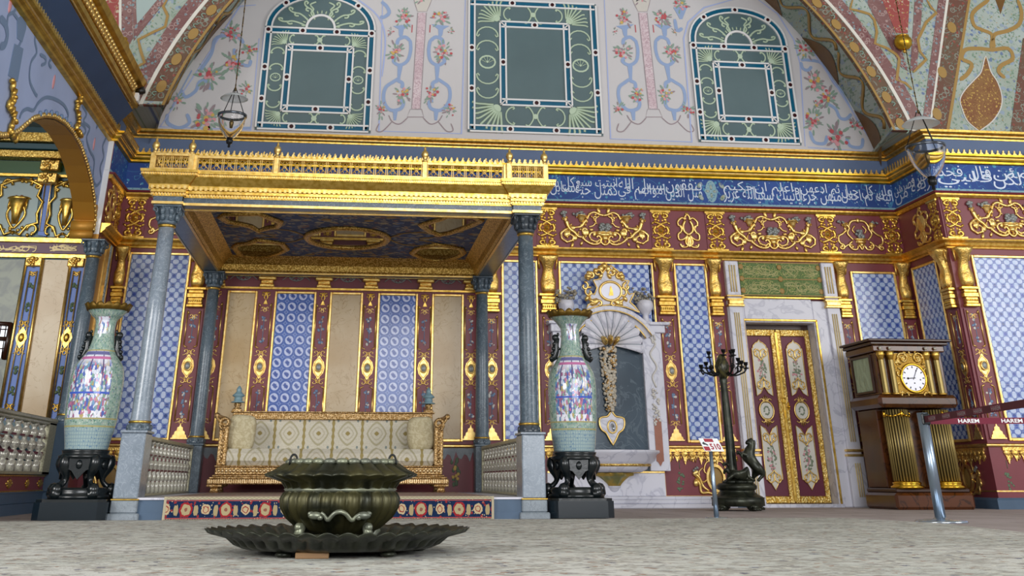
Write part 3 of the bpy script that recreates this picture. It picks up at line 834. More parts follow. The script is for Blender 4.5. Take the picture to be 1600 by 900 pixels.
m = MB(); mw = MB()
for k in range(34):
    a = radians(16.5+4.4*k); 
    if a > radians(164): break
    p = circ(5.51, a, YR-.045); f = Fr(p, (cos(a), 0, sin(a)), (-sin(a), 0, cos(a)), (0, -1, 0))
    m.disc(0, 0, 0, .065, .09, f, .01)
    for s2 in (-1, 1): mw.tube([(.075*cos(radians(q)), s2*.12+.03*s2*sin(radians(q)), .006) for q in range(-70, 71, 20)], .009, 4, fr=f, flat=.3)
m.build('painted_roundel', 'ochre_paint', ar); mw.build('painted_crescent', 'leaf_green', ar)
# spandrels (pendentives) on either side of the arch
def spandrel(name, px, mat, parent=None, y=YR, th=.01, off=0.):
    m = MB(); f = back(0, 0, y-off); m.prism([(at(a, b, y).x, at(a, b, y).z) for a, b in px], 0, -th if off == 0 else th, f)
    o = m.build(name, mat, parent); return o
m = MB(); A, B = [], []
s1 = math.asin((ZT-ZC)/5.86)
for i in range(61):
    a = s1+(pi-2*s1)*i/60; x, z = 5.86*cos(a), 5.86*sin(a); A.append((x, z)); B.append((max(-8.6, min(10.5, x*2.2)), max(ZT-ZC, min(6.5, z*1.7)) if i not in (0, 60) else ZT-ZC))
m.band(A, B, -.12, .035, back(XC, ZC, YR)); spn = struct(m.build('ceiling_spandrel', 'vault_floral'))
YS = YR-.036
def paint(name, px, mat, th=.006, y=YS):
    m = MB(); m.prism([(at(a, b, y).x, at(a, b, y).z) for a, b in px], 0, th, back(0, 0, y)); return m.build(name, mat, spn)
def pline(name, pts, mat, r=.02, sm_=True, y=YS, parent=None):
    q = smooth(pts, 4) if sm_ else pts; m = MB(); m.ribbon([(at(a, b, y-.006).x, at(a, b, y-.006).z) for a, b in q], r, back(0, 0, y-.006), 0, .006); return m.build(name, mat, parent or spn)
# right side bands
paint('painted_band', [(1440, 200), (1452, 200), (1480, 0), (1466, 0)], 'vault_red')
paint('painted_band', [(1452, 200), (1478, 204), (1512, 0), (1480, 0)], 'vault_brown', .008)
paint('painted_line', [(1478, 204), (1483, 204), (1516, 0), (1512, 0)], 'ochre_paint', .012)
paint('painted_line', [(1451, 200), (1454, 200), (1482, 0), (1478, 0)], 'cream_paint', .012)
paint('painted_band', [(1408, 105), (1420, 112), (1380, 0), (1352, 0)], 'vault_red')
paint('painted_band', [(1422, 110), (1432, 112), (1442, 0), (1429, 0)], 'vault_red')
paint('painted_panel', [(1400, 52), (1418, 52), (1421, 0), (1378, 0)], 'vault_coral', .008)
paint('painted_panel', [(1483, 205), (1578, 205), (1602, 55), (1602, 0), (1516, 0)], 'vault_floral_side' if False else 'vault_floral', .004)
paint('painted_band', [(1578, 206), (1604, 206), (1604, 60), (1598, 60)], 'vault_brown', .01)
q = [(1530, 205), (1512, 190), (1503, 170), (1500, 155), (1508, 140), (1522, 125), (1533, 112), (1540, 88), (1548, 112), (1558, 128), (1565, 150), (1563, 170), (1550, 190)]
paint('painted_medallion', q, 'vault_lattice', .01)
pline('painted_outline', q+[q[0]], 'petal_white', .008)
pline('painted_ribbon', [(1500, 125), (1512, 115), (1518, 100), (1503, 92), (1508, 78), (1530, 76), (1550, 78), (1575, 76), (1582, 92), (1565, 102), (1560, 112), (1570, 122)], 'ochre_paint', .03)
pline('painted_ribbon', [(1548, 75), (1550, 55), (1535, 47), (1522, 40), (1520, 20), (1545, 0)], 'ochre_paint', .03)
pline('painted_ribbon', [(1553, 75), (1553, 55), (1575, 48), (1592, 38), (1596, 20), (1590, 0)], 'ochre_paint', .03)
paint('painted_medallion', [(1555, 0), (1570, 0), (1563, 22)], 'umber_paint', .01)
pline('painted_ribbon', [(1332, 0), (1328, 14), (1345, 18), (1358, 22), (1366, 31), (1370, 50), (1367, 68), (1385, 75), (1400, 85), (1405, 92), (1401, 125), (1415, 130), (1425, 140)], 'ochre_paint', .022, False)
pline('painted_ribbon', [(1448, 0), (1455, 12), (1463, 20), (1447, 35), (1440, 50), (1434, 62), (1437, 80), (1447, 93), (1436, 104), (1427, 113)], 'ochre_paint', .022, False)
# gold roundels on the vertical band
m = MB()
for a, b in ((1487, 43), (1472, 113), (1464, 178)):
    p = at(a, b, YS-.008); m.disc(p.x, p.z, 0, .07, .09, back(0, 0, YS-.008), .008)
m.build('painted_roundel', 'ochre_paint', spn)
# left side bands
paint('painted_band', [(190, 92), (198, 122), (209, 62), (207, -2), (190, -2)], 'vault_floral', .004)
paint('painted_band', [(207, -2), (212, -2), (214, 38), (248, -2), (262, -2), (209, 64)], 'vault_red', .008)
paint('painted_panel', [(213, 40), (213, -2), (247, -2)], 'grey_panel', .004)
paint('painted_panel', [(140, -2), (186, -2), (187, 62), (176, 55)], 'vault_coral', .006)
paint('painted_line', [(186, -2), (190, -2), (190, 70), (186, 64)], 'cream_paint', .01)
paint('painted_band', [(190, -2), (207, -2), (208, 60), (196, 82), (190, 70)], 'vault_red', .006)
pline('painted_ribbon', [(198, 105), (215, 104), (226, 98), (220, 80), (216, 62), (240, 50), (258, 42), (262, 25), (255, 10), (262, -2)], 'ochre_paint', .02, False)
# gilt pot at the foot of the right coral panel, with its own lid and base
t = thing('gilded_pot', 'small round gilt pot set at the point of the coral painted panel, upper right', 'pot', tuple(at(1411, 66, YR-.15)))
L = WL[t]
one('lathe', [(.03, -.12), (.08, -.1), (.12, -.05), (.13, 0), (.12, .05), (.09, .08), (.09, .09), (.0, .09)], 20, L).build('body', 'gilt_deep', t)
one('lathe', [(.085, .08), (.1, .085), (.1, .1), (.085, .105), (.03, .12), (0, .12)], 20, L).build('lid', 'gilt', t)
one('lathe', [(.02, -.17), (.035, -.15), (.02, -.12)], 12, L).build('knob', 'gilt', t)

# windows
WHT = 'white_wood'
def jewel_bar(mw, mt, mj, fr, a, b, w, cuts, depth=.03):
    """a pierced bar from a to b: white border strips, teal glass between, ruby bosses at the given fractions"""
    depth += (len(mw.v) % 11)*.0006; A, B = Vector(a), Vector(b); d = (B-A); L = d.length; d /= L; n = Vector((-d.y, d.x))
    P = lambda s, t: tuple(A+d*s+n*t)
    mt.prism([P(0, -w*.28), P(L, -w*.28), P(L, w*.28), P(0, w*.28)], .0, .012, fr)
    for s in (-1, 1):
        mw.prism([P(-w*.2, s*w*.28), P(L+w*.2, s*w*.28), P(L+w*.2, s*w*.5), P(-w*.2, s*w*.5)], 0, depth, fr)
    for c in cuts:
        q = P(L*c, 0); mw.disc(q[0], q[1], 0, w*.5, w*.5, fr, depth+.004, 0, 12); mj.disc(q[0], q[1], depth+.004, w*.27, w*.27, fr, .006, 0, 10)
def fan(ms, mg, fr, cx, cy, ang, r, n=7, spread=84):
    """a shell of curling ribs growing out of a corner"""
    for i in range(n):
        a = radians(ang-spread/2+spread*i/(n-1)); q = [(cx+cos(a)*r*s, cy+sin(a)*r*s) for s in (.25, .6, .92)]
        ca = a+(.5 if i > n/2 else -.5 if i < n//2 else 0)*.9
        q.append((q[-1][0]+cos(ca)*r*.14, q[-1][1]+sin(ca)*r*.14))
        ms.tube([(u, v, .012) for u, v in smooth(q, 3)], r*.05, 4, fr=fr, flat=.6)
    ms.disc(cx+cos(radians(ang))*r*.2, cy+sin(radians(ang))*r*.2, .004, r*.17, r*.17, fr, .014)
    mg.prism([(cx, cy)]+[(cx+cos(radians(ang-spread/2+spread*k/8))*r*.95, cy+sin(radians(ang-spread/2+spread*k/8))*r*.95) for k in range(9)], .001, .004, fr)
def csc(ms, fr, cx, cy, w, h, rot=0., r=.014):
    f = fr.sub(cx, cy, 0, 1, rot)
    pts = [(-w*.32, h*.30), (-w*.46, h*.36), (-w*.5, h*.5)]
    arc = [(w*.5*cos(radians(a)), h*.5*sin(radians(a))*-1+h*.1) for a in range(0, 181, 20)]
    l = [(w*.36, h*.02), (w*.44, h*.14)]
    ms.tube([(u, v, .012) for u, v in l+arc+[(-w*.44, h*.14), (-w*.36, h*.02)]], r, 5, fr=f, flat=.6)
def window(idx, x0, x1, z0, z1, arch, inner, nm):
    fr = back((x0+x1)/2, z0, YB-.012); w = (x1-x0)/2; h = z1-z0; B = .115
    pane = MB(); mw, mt, mj, ms, mg = MB(), MB(), MB(), MB(), MB()
    zs = h if not arch else arch[0]-z0
    apex = arch[1]-z0 if arch else 0
    def arc(ww, hh, k=20): return [(ww*cos(pi*i/k)*(1 if arch[2] == 0 else abs(cos(pi*i/k))**-.0), zs+hh*(sin(pi*i/k)**(1 if arch[2] == 0 else .85))) for i in range(k+1)]
    if arch: pane.prism([(-w, 0), (w, 0)]+arc(w, apex-zs), .0, .006, fr)
    else: pane.prism([(-w, 0), (w, 0), (w, h), (-w, h)], .0, .006, fr)
    o = pane.build('window_%d' % idx, 'pane_glass'); struct(o)
    cb = (.3, .66)
    jewel_bar(mw, mt, mj, fr, (-w+B/2, B/2), (w-B/2, B/2), B, cb)
    for s in (-1, 1): jewel_bar(mw, mt, mj, fr, (s*(w-B/2), B/2), (s*(w-B/2), zs-B/2), B, (.27, .6, 1.0) if arch else (.3, .62))
    jewel_bar(mw, mt, mj, fr, (-w+B/2, zs-B/2), (w-B/2, zs-B/2), B, (.33, .66))
    if arch:
        o1, o2 = arc(w, apex-zs, 24), arc(w-B*.22, apex-zs-B*.22, 24); mw.band(o1, o2, 0, .03, fr)
        o3, o4 = arc(w-B*.78, apex-zs-B*.78, 24), arc(w-B, apex-zs-B, 24); mw.band(o3, o4, 0, .03, fr); mt.band(o2, o3, 0, .012, fr)
        am = arc(w-B/2, apex-zs-B/2, 24)
        for k in (6, 12, 18): mw.disc(am[k][0], am[k][1], 0, B*.5, B*.5, fr, .034, 0, 12); mj.disc(am[k][0], am[k][1], .034, B*.25, B*.25, fr, .006, 0, 10)
        # half sun and six scrolled sprays
        r = .2; mw.band([(r*cos(pi*i/14), zs+r*sin(pi*i/14)) for i in range(15)], [((r+.035)*cos(pi*i/14), zs+(r+.035)*sin(pi*i/14)) for i in range(15)], 0, .03, fr)
        for i in range(13):
            a = pi*(i+.5)/13; ms.tube([(.25*cos(a), zs+.25*sin(a), .012), (.3*cos(a), zs+.3*sin(a), .012)], .014, 4, fr=fr, flat=.6)
        H = (apex-zs-B)
        for s in (1, -1):
            for a, L in ((12, .9), (38, .86), (63, .84)):
                ar_ = radians(a); ux, uy = cos(ar_), sin(ar_); bl = lambda t, o_: (s*(ux*t-uy*o_*.6)*(w-B)*.98, zs+(uy*t+ux*o_*.6)*H)
                stem = smooth([bl(.32, 0), bl(.5, .1), bl(.66, .12), bl(.74, .02), bl(.68, -.06), bl(.62, 0)], 3)
                ms.tube([(u, v, .012) for u, v in stem], .017, 5, fr=fr, flat=.6)
                st2 = smooth([bl(.7, .08), bl(.82, .02), bl(.92, .06), bl(.95, .15), bl(.88, .17), bl(.87, .1)], 3)
                ms.tube([(u, v, .012) for u, v in st2], .017, 5, fr=fr, flat=.6)
        for s in (1, -1): ms.tube([(s*u, zs+v*H/.80, .012) for u, v in smooth([(.1, .26), (.17, .4), (.13, .5), (.19, .62), (.1, .7)], 3)], .016, 5, fr=fr, flat=.6)
    # inner square
    ix0, ix1, iz0, iz1 = inner; cx = (x0+x1)/2; ix0 -= cx; ix1 -= cx; iz0 -= z0; iz1 -= z0
    c4 = [(ix0, iz0), (ix1, iz0), (ix1, iz1), (ix0, iz1)]
    for k in range(4): jewel_bar(mw, mt, mj, fr, c4[k], c4[(k+1) % 4], B, (.5,))
    for k, (sx, sy) in enumerate(((-1, -1), (1, -1), (1, 1), (-1, 1))):
        a, b = c4[k]; mw.tube([(a-sx*.05, b-sy*.05, .033), (a+sx*.05, b+sy*.05, .033)], .012, 4, fr=fr)
    # corner shells and C-scrolls in the space between
    X0, X1, Z0, Z1 = -w+B, w-B, B, zs-B
    gx, gz = (ix0-B/2-X0), (iz0-B/2-Z0); g2 = Z1-(iz1+B/2)
    for sx, X in ((1, X0), (-1, X1)):
        for sy, Zc, gg in ((1, Z0, gz), (-1, Z1, g2)):
            cxx, cyy = X+sx*gx*1.02, Zc+sy*gg*1.02
            fan(ms, mg, fr, cxx, cyy, math.degrees(atan2(-sy, -sx)), min(gx, gg)*1.34, 9, 96)
            csc(ms, fr, X+sx*gx*.5, Zc+sy*(gg+gx*.62), gx*.9, gx*.8, 0 if sy == 1 else pi)
            csc(ms, fr, X+sx*(gx+gg*.62), Zc+sy*gg*.5, gg*.9, gg*.8, -sx*pi/2 if True else 0)
        zc = (iz0+iz1)/2; q = X+sx*gx*.5
        ms.band([(q+gx*.36*cos(2*pi*i/14), zc+gx*.3*sin(2*pi*i/14)) for i in range(15)], [(q+gx*.29*cos(2*pi*i/14), zc+gx*.23*sin(2*pi*i/14)) for i in range(15)], 0, .016, fr)
        fan(ms, mg, fr, q, zc-.02, 90, gx*.28, 5, 120)
        for s2 in (1, -1): csc(ms, fr, q, zc+s2*gx*.62, gx*.9, gx*.8, pi if s2 == 1 else 0)
    for sy, q in ((1, Z0+gz/2), (-1, Z1-g2/2)):
        for s in (1, -1): ms.tube([(s*u*gz, q+v*gz, .012) for u, v in smooth([(.5, .42), (.34, .48), (.14, .2), (.1, 0), (.14, -.2), (.34, -.48), (.5, -.42)], 3)], .014, 5, fr=fr, flat=.6)
        ms.disc(0, q, 0, .04, .04, fr, .02)
    mw.build('frame', WHT, o); mt.build('glass_border', 'teal_glass', o); mj.build('boss', 'ruby_glass', o); mg.build('shell_ground', 'tracery_green', o); ms.build('tracery', 'tracery', o)
    return o
window(1, -1.60, .10, 4.87, 6.55, (6.50, 7.12, 0), (-1.20, -.27, 5.20, 6.17), 'left')
window(2, 1.55, 3.63, 4.94, 7.12, None, (2.10, 3.12, 5.42, 6.70), 'middle')
window(3, 5.12, 6.76, 4.90, 6.55, (6.53, 7.18, 1), (5.52, 6.38, 5.28, 6.17), 'right')

# painted decoration of the lunette (children of the lunette wall)
LF = back(0, 0, YB-.002)
def P2(x, y): q = at(x, y, YB); return (q.x, q.z)
blue, grn, red, pnk, yel, gry, lin_, wht = MB(), MB(), MB(), MB(), MB(), MB(), MB(), MB()
def pb(mb, px, r=.02, sm_=True, tp=None):
    q = [P2(*p) for p in px]; q = smooth(q, 4) if sm_ else q
    mb.ribbon(q, r, LF)
def cscroll(px, r=.026): pb(blue, px, r)
def flowers(x, y, s, seed):
    R = random.Random(seed); u0, v0 = P2(x, y)
    for i in range(int(24*s)):
        a, d = R.uniform(0, 2*pi), R.uniform(.03, .17)*s; mb = R.choice([grn, grn, grn, gry])
        q = .022*s*R.uniform(.7, 1.3); mb.disc(u0+cos(a)*d*.8, v0+sin(a)*d, .002+i*.0002, q*1.8, q*.6, LF, .002, a, 6)
    for i in range(int(13*s)):
        a, d = R.uniform(0, 2*pi), R.uniform(0, .12)*s; mb = R.choice([red, pnk, pnk, yel, red]); q = .02*s*R.uniform(.7, 1.3)
        mb.disc(u0+cos(a)*d, v0+sin(a)*d, .008+i*.0002, q, q, LF, .002, 0, 7)
def panel_line(pts, r=.012): pb(lin_, pts, r, False)
# panels between the windows
panel_line([(598, -2), (592, 205), (721, 209), (727, -2)]); panel_line([(944, -2), (954, 217), (1081, 222), (1068, 60), (1075, 35), (1100, 12), (1150, -2)])
panel_line([(401, -2), (404, 40), (396, 205)]) if False else None
pb(lin_, [(402, 205), (412, 60), (425, 25), (450, 2)], .012); pb(lin_, [(560, 0), (590, 25), (602, 60), (597, 120)], .012)
for cx, dx, top_, bot in ((660, -11, 10, 185), (1003, 14, 20, 195)):
    def V(k, y): return cx+k+(y-10)/175*(dx if cx < 800 else 19)
    pk = MB(); pk.prism([P2(V(-6, 20), 20), P2(V(6, 20), 20), P2(V(6, 170), 170), P2(V(-6, 170), 170)], .001, .006, LF); pk.build('painted_shaft', 'pink_marble', lun)
    for k in (-7, 7): pb(gry, [(V(k, 20), 20), (V(k, 170), 170)], .006, False)
    wht.prism([P2(V(-7, 18), 18), P2(V(-12, 4), 4), P2(V(-14, -2), -2), P2(V(14, -2), -2), P2(V(12, 4), 4), P2(V(7, 18), 18)], .001, .006, LF)
    pb(gry, [(V(-14, -1), -1), (V(-11, 8), 8), (V(-7, 18), 18), (V(7, 18), 18), (V(11, 8), 8), (V(14, -1), -1)], .006, False)
    pb(gry, [(V(-9, 171), 171), (V(9, 171), 171), (V(13, 183), 183), (V(-13, 183), 183), (V(-9, 171), 171)], .006, False)
    for s in (-1, 1):
        pb(gry, [(V(s*12, 184), 184), (V(s*24, 194), 194), (V(s*36, 190), 190), (V(s*42, 180), 180)], .008)
        pb(gry, [(V(s*36, 190), 190), (V(s*50, 205), 205), (V(s*60, 204), 204), (V(s*56, 193), 193)], .008)
        X = lambda k, y: (V(s*k, y), y)
        cscroll([X(16, 62), X(14, 78), X(18, 95), X(30, 102), X(40, 96), X(36, 90)]) 
        cscroll([X(16, 64), X(24, 58), X(34, 62), X(36, 70)], .028)
        blue.prism([P2(*X(33, 103)), P2(*X(25, 103)), P2(*X(28, 124)), P2(*X(32, 124))], .001, .006, LF)
        cscroll([X(28, 122), X(38, 128), X(50, 138), X(51, 158), X(40, 172), X(24, 170), X(20, 160), X(26, 157)])
        cscroll([X(32, 126), X(24, 130), X(24, 138)], .028)
        blue.prism([P2(*X(36, 172)), P2(*X(28, 172)), P2(*X(30, 188)), P2(*X(34, 188))], .001, .006, LF)
        # footed bowl of flowers
        blue.prism([P2(*X(44, 41)), P2(*X(16, 38)), P2(*X(27, 46)), P2(*X(28, 55)), P2(*X(31, 59)), P2(*X(34, 55)), P2(*X(35, 46))], .001, .006, LF)
        pb(red, [X(14, 39), X(14, 51)], .014, False)
        flowers(*X(30, 28), 1.05, cx+s); flowers(*X(37, 82), 1.05, cx+s+3); flowers(*X(22, 148), .95, cx+s+6); flowers(*X(54, 172), .8, cx+s+9); flowers(*X(47, 50), .45, cx+s+12)
    flowers(V(0, 0), -3, .9, cx)
# left and right spandrel panels with urns of flowers
panel_line([(250, 199), (375, 10), (400, 8)]); panel_line([(248, 198), (392, 203), (405, 60)])
cscroll([(262, 178), (262, 192), (280, 200), (296, 192), (292, 178)]); cscroll([(266, 172), (300, 110)], .018); cscroll([(283, 140), (290, 152), (306, 142), (312, 128), (325, 128), (328, 140)])
cscroll([(312, 112), (330, 85), (336, 62), (350, 56), (372, 58), (381, 68)], .026); cscroll([(366, 76), (370, 96), (388, 103), (392, 94)])
cscroll([(370, 200), (392, 200)], .03); flowers(328, 118, 1.4, 41); flowers(362, 52, 1.1, 42); flowers(362, 100, 1.3, 43); flowers(278, 158, .9, 44); flowers(322, 185, 1.5, 45); flowers(390, 80, .9, 46); flowers(385, 140, .8, 47)
panel_line([(1370, 236), (1310, 140), (1256, 60), (1200, -2)]); panel_line([(1258, 229), (1250, 100), (1240, 62), (1215, 22), (1185, 0)]); panel_line([(1262, 230), (1366, 238)])
cscroll([(1251, 94), (1262, 94), (1285, 100), (1302, 128), (1318, 146)], .026); cscroll([(1251, 97), (1254, 107), (1262, 110), (1268, 104)]); cscroll([(1292, 162), (1305, 170), (1312, 184), (1322, 186), (1330, 178)])
cscroll([(1265, 205), (1272, 222), (1288, 224), (1292, 212)]); cscroll([(1322, 214), (1328, 228), (1345, 230), (1348, 216)]); cscroll([(1316, 144), (1340, 190)], .02)
flowers(1258, 76, 1.1, 51); flowers(1272, 130, 1.3, 52); flowers(1294, 155, 1.3, 53); flowers(1270, 190, 1.2, 54); flowers(1308, 215, 1.5, 55); flowers(1337, 196, .9, 56); flowers(1275, 165, .7, 57)
flowers(475, -2, .5, 3); flowers(1062, 6, 1., 61); cscroll([(1054, 30), (1058, 48), (1066, 44)], .028); blue.prism([P2(1052, 12), P2(1074, 10), P2(1066, 30), P2(1062, 30)], .001, .006, LF)
cscroll([(596, 3), (604, 10), (608, 20), (600, 27), (594, 26)], .028)
for mb, nm, mt in ((blue, 'painted_scroll', 'scroll_blue'), (grn, 'painted_leaves', 'leaf_green'), (red, 'painted_blossom', 'flower_red'), (pnk, 'painted_blossom', 'flower_pink'), (yel, 'painted_blossom', 'flower_yellow'), (gry, 'painted_outline', 'rose_line'), (lin_, 'painted_border', 'line_blue'), (wht, 'painted_capital', 'petal_white')):
    mb.build(nm, mt, lun)

# ---------------------------------------------------------------- gilded ornament vocabulary (unit box, mirrored about u = 0)
CART = [([(0, .78), (-.1, .84), (-.2, .96), (-.3, .88), (-.35, .7), (-.37, .55)], 1, .8),
        ([(-.1, .74), (-.18, .6), (-.19, .36), (-.25, .16), (-.34, .1)], .6, .6), (spi(-.2, .62, .05, .015, 0, 400, 12, 2), .6, .4),
        ([(-.38, .5), (-.46, .3), (-.5, .12), (-.62, .05), (-.78, 0)], 1.2, .6), (spi(-.44, -.12, .05, .05, 0, 360, 12, 2.6), .8, .8),
        ([(-.84, .42), (-.78, .0), (-.66, -.25), (-.58, -.48), (-.46, -.5)], 1.6, .8),
        ([(-.78, -.03), (-.88, -.1), (-.97, -.32), (-.95, -.62), (-.84, -.82), (-.72, -.72), (-.68, -.5), (-.76, -.36), (-.84, -.45), (-.82, -.6)], 1, .8),
        ([(-.5, -.5), (-.42, -.72), (-.28, -.9), (-.14, -.86), (-.08, -.6), (-.14, -.4), (-.18, -.52)], 1, .7),
        ([(-.2, -.2), (-.3, -.26), (-.34, -.46), (-.28, -.68), (-.18, -.74), (-.12, -.62)], .8, .6), ([(-.12, -.6), (-.06, -.86), (0, -.94)], .8, .8)]
CART_L = [(-.47, -.45, 60, .16, .16), (-.6, -.5, 200, .12, .12), (-.9, -.5, 40, .16, .14), (-.62, .06, 190, .16, .1), (-.55, .1, 30, .1, .08), (-.35, -.1, 10, .1, .06), (-.7, -.8, 250, .12, .07), (-.5, -.72, 250, .1, .06), (-.24, -.5, 80, .12, .08), (-.08, .86, 110, .14, .08)]
CARTM = [([(0, .86), (-.25, .82), (-.38, .6), (-.42, .4)], 1, .9), ([(-.5, .6), (-.4, .4), (-.5, .1), (-.4, -.15), (-.3, -.3)], .9, .7), ([(-.52, .3), (-.7, .05), (-.88, -.1), (-.9, -.4), (-.8, -.6)], .8, .8), (spi(-.82, -.74, .14, .04, 90, -260, 14, 1.4), .9, .6),
         ([(-.36, -.4), (-.5, -.6), (-.4, -.85), (-.2, -.85), (-.12, -.6), (0, -.9)], .9, .7), ([(-.15, .55), (-.28, .3), (-.2, .1)], .6, .5), ([(-.7, -.75), (-.55, -.6), (-.36, -.62)], .7, .6)]
CARTS = [([(0, .95), (-.2, .75), (-.15, .62), (-.45, .72), (-.8, .5), (-.75, .25)], .8, .8), ([(-.2, .55), (-.38, .3), (-.35, 0), (-.15, -.15), (0, -.2)], 1, 1), ([(-.75, .3), (-.5, .2), (-.6, -.05), (-.85, -.2), (-.8, -.5), (-.4, -.45), (-.1, -.25)], .8, .8), ([(-.1, -.25), (-.3, -.6), (-.15, -.85), (-.6, -.9), (-.75, -.7)], .8, .8), ([(0, -.3), (-.1, -.6), (0, -.9)], 1, 1), ([(-.65, -.1), (-.55, .1), (-.7, .3)], .8, .6)]
STRIP = [(spi(-.42, .72, .42, .1, 60, 420, 18, .34), 1, .8), (spi(-.42, -.72, .42, .1, -60, -420, 18, .34), 1, .8), ([(-.7, .42), (0, .3), (.5, .12)], .8, .8), ([(.7, -.42), (0, -.3), (-.5, -.12)], .8, .8), ([(-.55, .2), (-.75, 0), (-.55, -.2)], 1, 1), ([(-.95, .3), (-.7, .42)], .7, .5), ([(-.95, -.3), (-.7, -.42)], .7, .5)]
def put_strip(mb, f, w, h):
    strokes(mb, f, STRIP, w, h, .026)
    for u, v, q in ((.5, .55, .2), (.5, -.55, .2), (.8, .15, .14), (.8, -.15, .14), (.15, .85, .2), (.15, -.85, .2), (.2, .5, .15), (.2, -.5, .15)):
        for s in (1, -1): mb.blob(s*u*w, v*h, .005, q*w, q*w*1.3, .015, f, s*u, 7, 4)
    mb.lathe([(.34, 0), (.34, .12), (.24, .16), (.2, .3), (.0, .42)], 14, (0, 0, 0), fr=Fr(f.p(0, 0, 0), f.U*w, f.V*w*1.05, f.W*w*.8))
    for k in range(12):
        a = 2*pi*k/12; mb.blob(cos(a)*w*.42, sin(a)*w*.46, .01, .012, .012, .012, f, 0, 6, 4)
    mb.box(-w*1.05, w*1.05, h*.9, h, 0, .035, f); mb.box(-w*1.1, w*1.1, -h, -h*.9, 0, .035, f); mb.box(-w*.9, w*.9, h*.84, h*.9, 0, .025, f)
def cornucopia(mb, fr, u, v, w, h, ang=0.):
    f = fr.sub(u, v, 0, 1, radians(ang))
    mb.lathe([(w*.15, -h*.6), (w*.25, -h*.2), (w*.42, h*.1), (w*.5, h*.3), (w*.62, h*.34), (w*.5, h*.4)], 12, fr=Fr(f.p(0, 0, .012), f.U, f.W*.6, f.V))
    for k in (-.45, 0, .45): mb.tube([(w*k, h*.3, .02), (w*k, -h*.05, .025)], w*.05, 4, fr=f)
def cartouche(f, kind, label, sx, sy, r=.023):
    t = thing('gilded_cartouche', label, 'ornament', tuple(f.O)); mb = MB(); MF = [MB() for _ in range(5)]
    if kind == 'wide':
        strokes(mb, f, CART, sx, sy, r)
        for L in CART_L: leaf(mb, f, L[0]*sx, L[1]*sy, L[2], L[3]*sx*1.2, L[4]*sx*1.15, .018)
        for i_ in range(26):
            a_, b_ = [(-.9, -.2), (-.75, .1), (-.62, -.3), (-.45, -.55), (-.3, -.75), (-.15, -.8), (-.4, .3), (-.3, .75), (-.15, .85), (-.7, -.62), (-.84, -.75), (-.56, -.15), (-.2, .4)][i_ % 13]; leaf(mb, f, a_*sx, b_*sy, 70*i_, .075*sx, .045*sx, .02)
        for s in (1, -1):
            cornucopia(mb, f, -.86*sx*s, .5*sy, sx*.13, sy*.34, 18*s); cornucopia(mb, f, -.5*sx*s, .6*sy, sx*.24, sy*.42, -4*s)
            bunch(MF[s], f, -.88*sx*s, .8*sy, sx*.07, sy*.14, 9, .026, 4, .02); bunch(MF[2*s], f, -.55*sx*s, .86*sy, sx*.14, sy*.1, 12, .026, 5, .02)
        [mb.blob(u*sx, v*sy, .01, a*sx, b*sy, .035, f) for u, v, a, b in ((0, -.2, .22, .09), (0, -.34, .15, .15), (0, -.55, .08, .16), (-.12, -.3, .07, .12), (.12, -.3, .07, .12), (0, -.78, .03, .1))]
        bunch(MF[0], f, 0, .06*sy, sx*.17, sy*.2, 24, .032, 6, .02)
    elif kind == 'mid':
        strokes(mb, f, CARTM, sx, sy, r)
        for L in ((-.82, -.8, 70, .2, .12), (-.45, -.8, 30, .2, .12), (-.5, .2, 120, .2, .12), (-.9, -.2, 80, .16, .1), (-.2, -.5, 60, .16, .1)): leaf(mb, f, L[0]*sx, L[1]*sy, L[2], L[3]*sx, L[4]*sx)
        for s in (1, -1): cornucopia(mb, f, -.56*sx*s, .56*sy, sx*.26, sy*.3, 20*s); bunch(MF[s], f, -.7*sx*s, .78*sy, sx*.18, sy*.07, 8, .018, 7, .02)
        [mb.blob(u*sx, v*sy, .01, a*sx, b*sy, .035, f) for u, v, a, b in ((0, -.26, .3, .1), (0, -.42, .2, .14), (0, -.6, .1, .14))]
        bunch(MF[0], f, 0, .02*sy, sx*.22, sy*.22, 18, .03, 8, .02); mb.blob(0, .86*sy, .02, .03, .04, .02, f)
    else:
        strokes(mb, f, CARTS, sx, sy, r)
        for L in ((-.5, .7, 200, .3, .2), (-.7, -.2, 60, .3, .2), (-.7, .3, 120, .3, .16), (-.4, -.86, 160, .3, .16), (-.1, .9, 70, .2, .2)): leaf(mb, f, L[0]*sx, L[1]*sy, L[2], L[3]*sx, L[4]*sx)
        if kind == 'small_oval': mb.blob(0, .15*sy, .01, sx*.36, sy*.5, .03, f, 0, 14, 6)
        mb.lathe([(.0, -.8), (.3, -.75), (.2, -.5), (.12, -.3)], 8, fr=Fr(f.p(0, 0, .01), f.U*sx, f.W*sx*.3, f.V*sy))
    mb.build('scrollwork', 'gilt_pale', t)
    for mf in MF:
        if mf.v: mf.build('fruit', 'silver_fruit', t)
    return t
def strip(f, label, w=.145, h=.285):
    t = thing('gilded_plaque', label, 'ornament', tuple(f.O)); mb = MB(); put_strip(mb, f, w, h); mb.build('openwork', 'gilt', t)
    one('box', -w*1.02, w*1.02, -h, h, -.002, .012, f).build('backing', 'maroon', t); return t
ZF = 3.56
for x, l in ((2.72, 'gilt openwork frieze panel just right of the canopy cornice above the large vase'), (4.42, 'gilt openwork frieze panel between the two left cartouches of the frieze'), (5.25, 'gilt openwork frieze panel above the left white pilaster of the door'), (6.97, 'gilt openwork frieze panel above the right white pilaster of the door'), (7.98, 'gilt openwork frieze panel in the right corner where the wall turns forward'), (-3.12, 'gilt openwork frieze panel at the left end of the maroon frieze')):
    strip(back(x, ZF), l)
cartouche(back(3.57, ZF), 'wide', 'wide gilt cartouche with silvery fruit above the marble fountain', .67, .245)
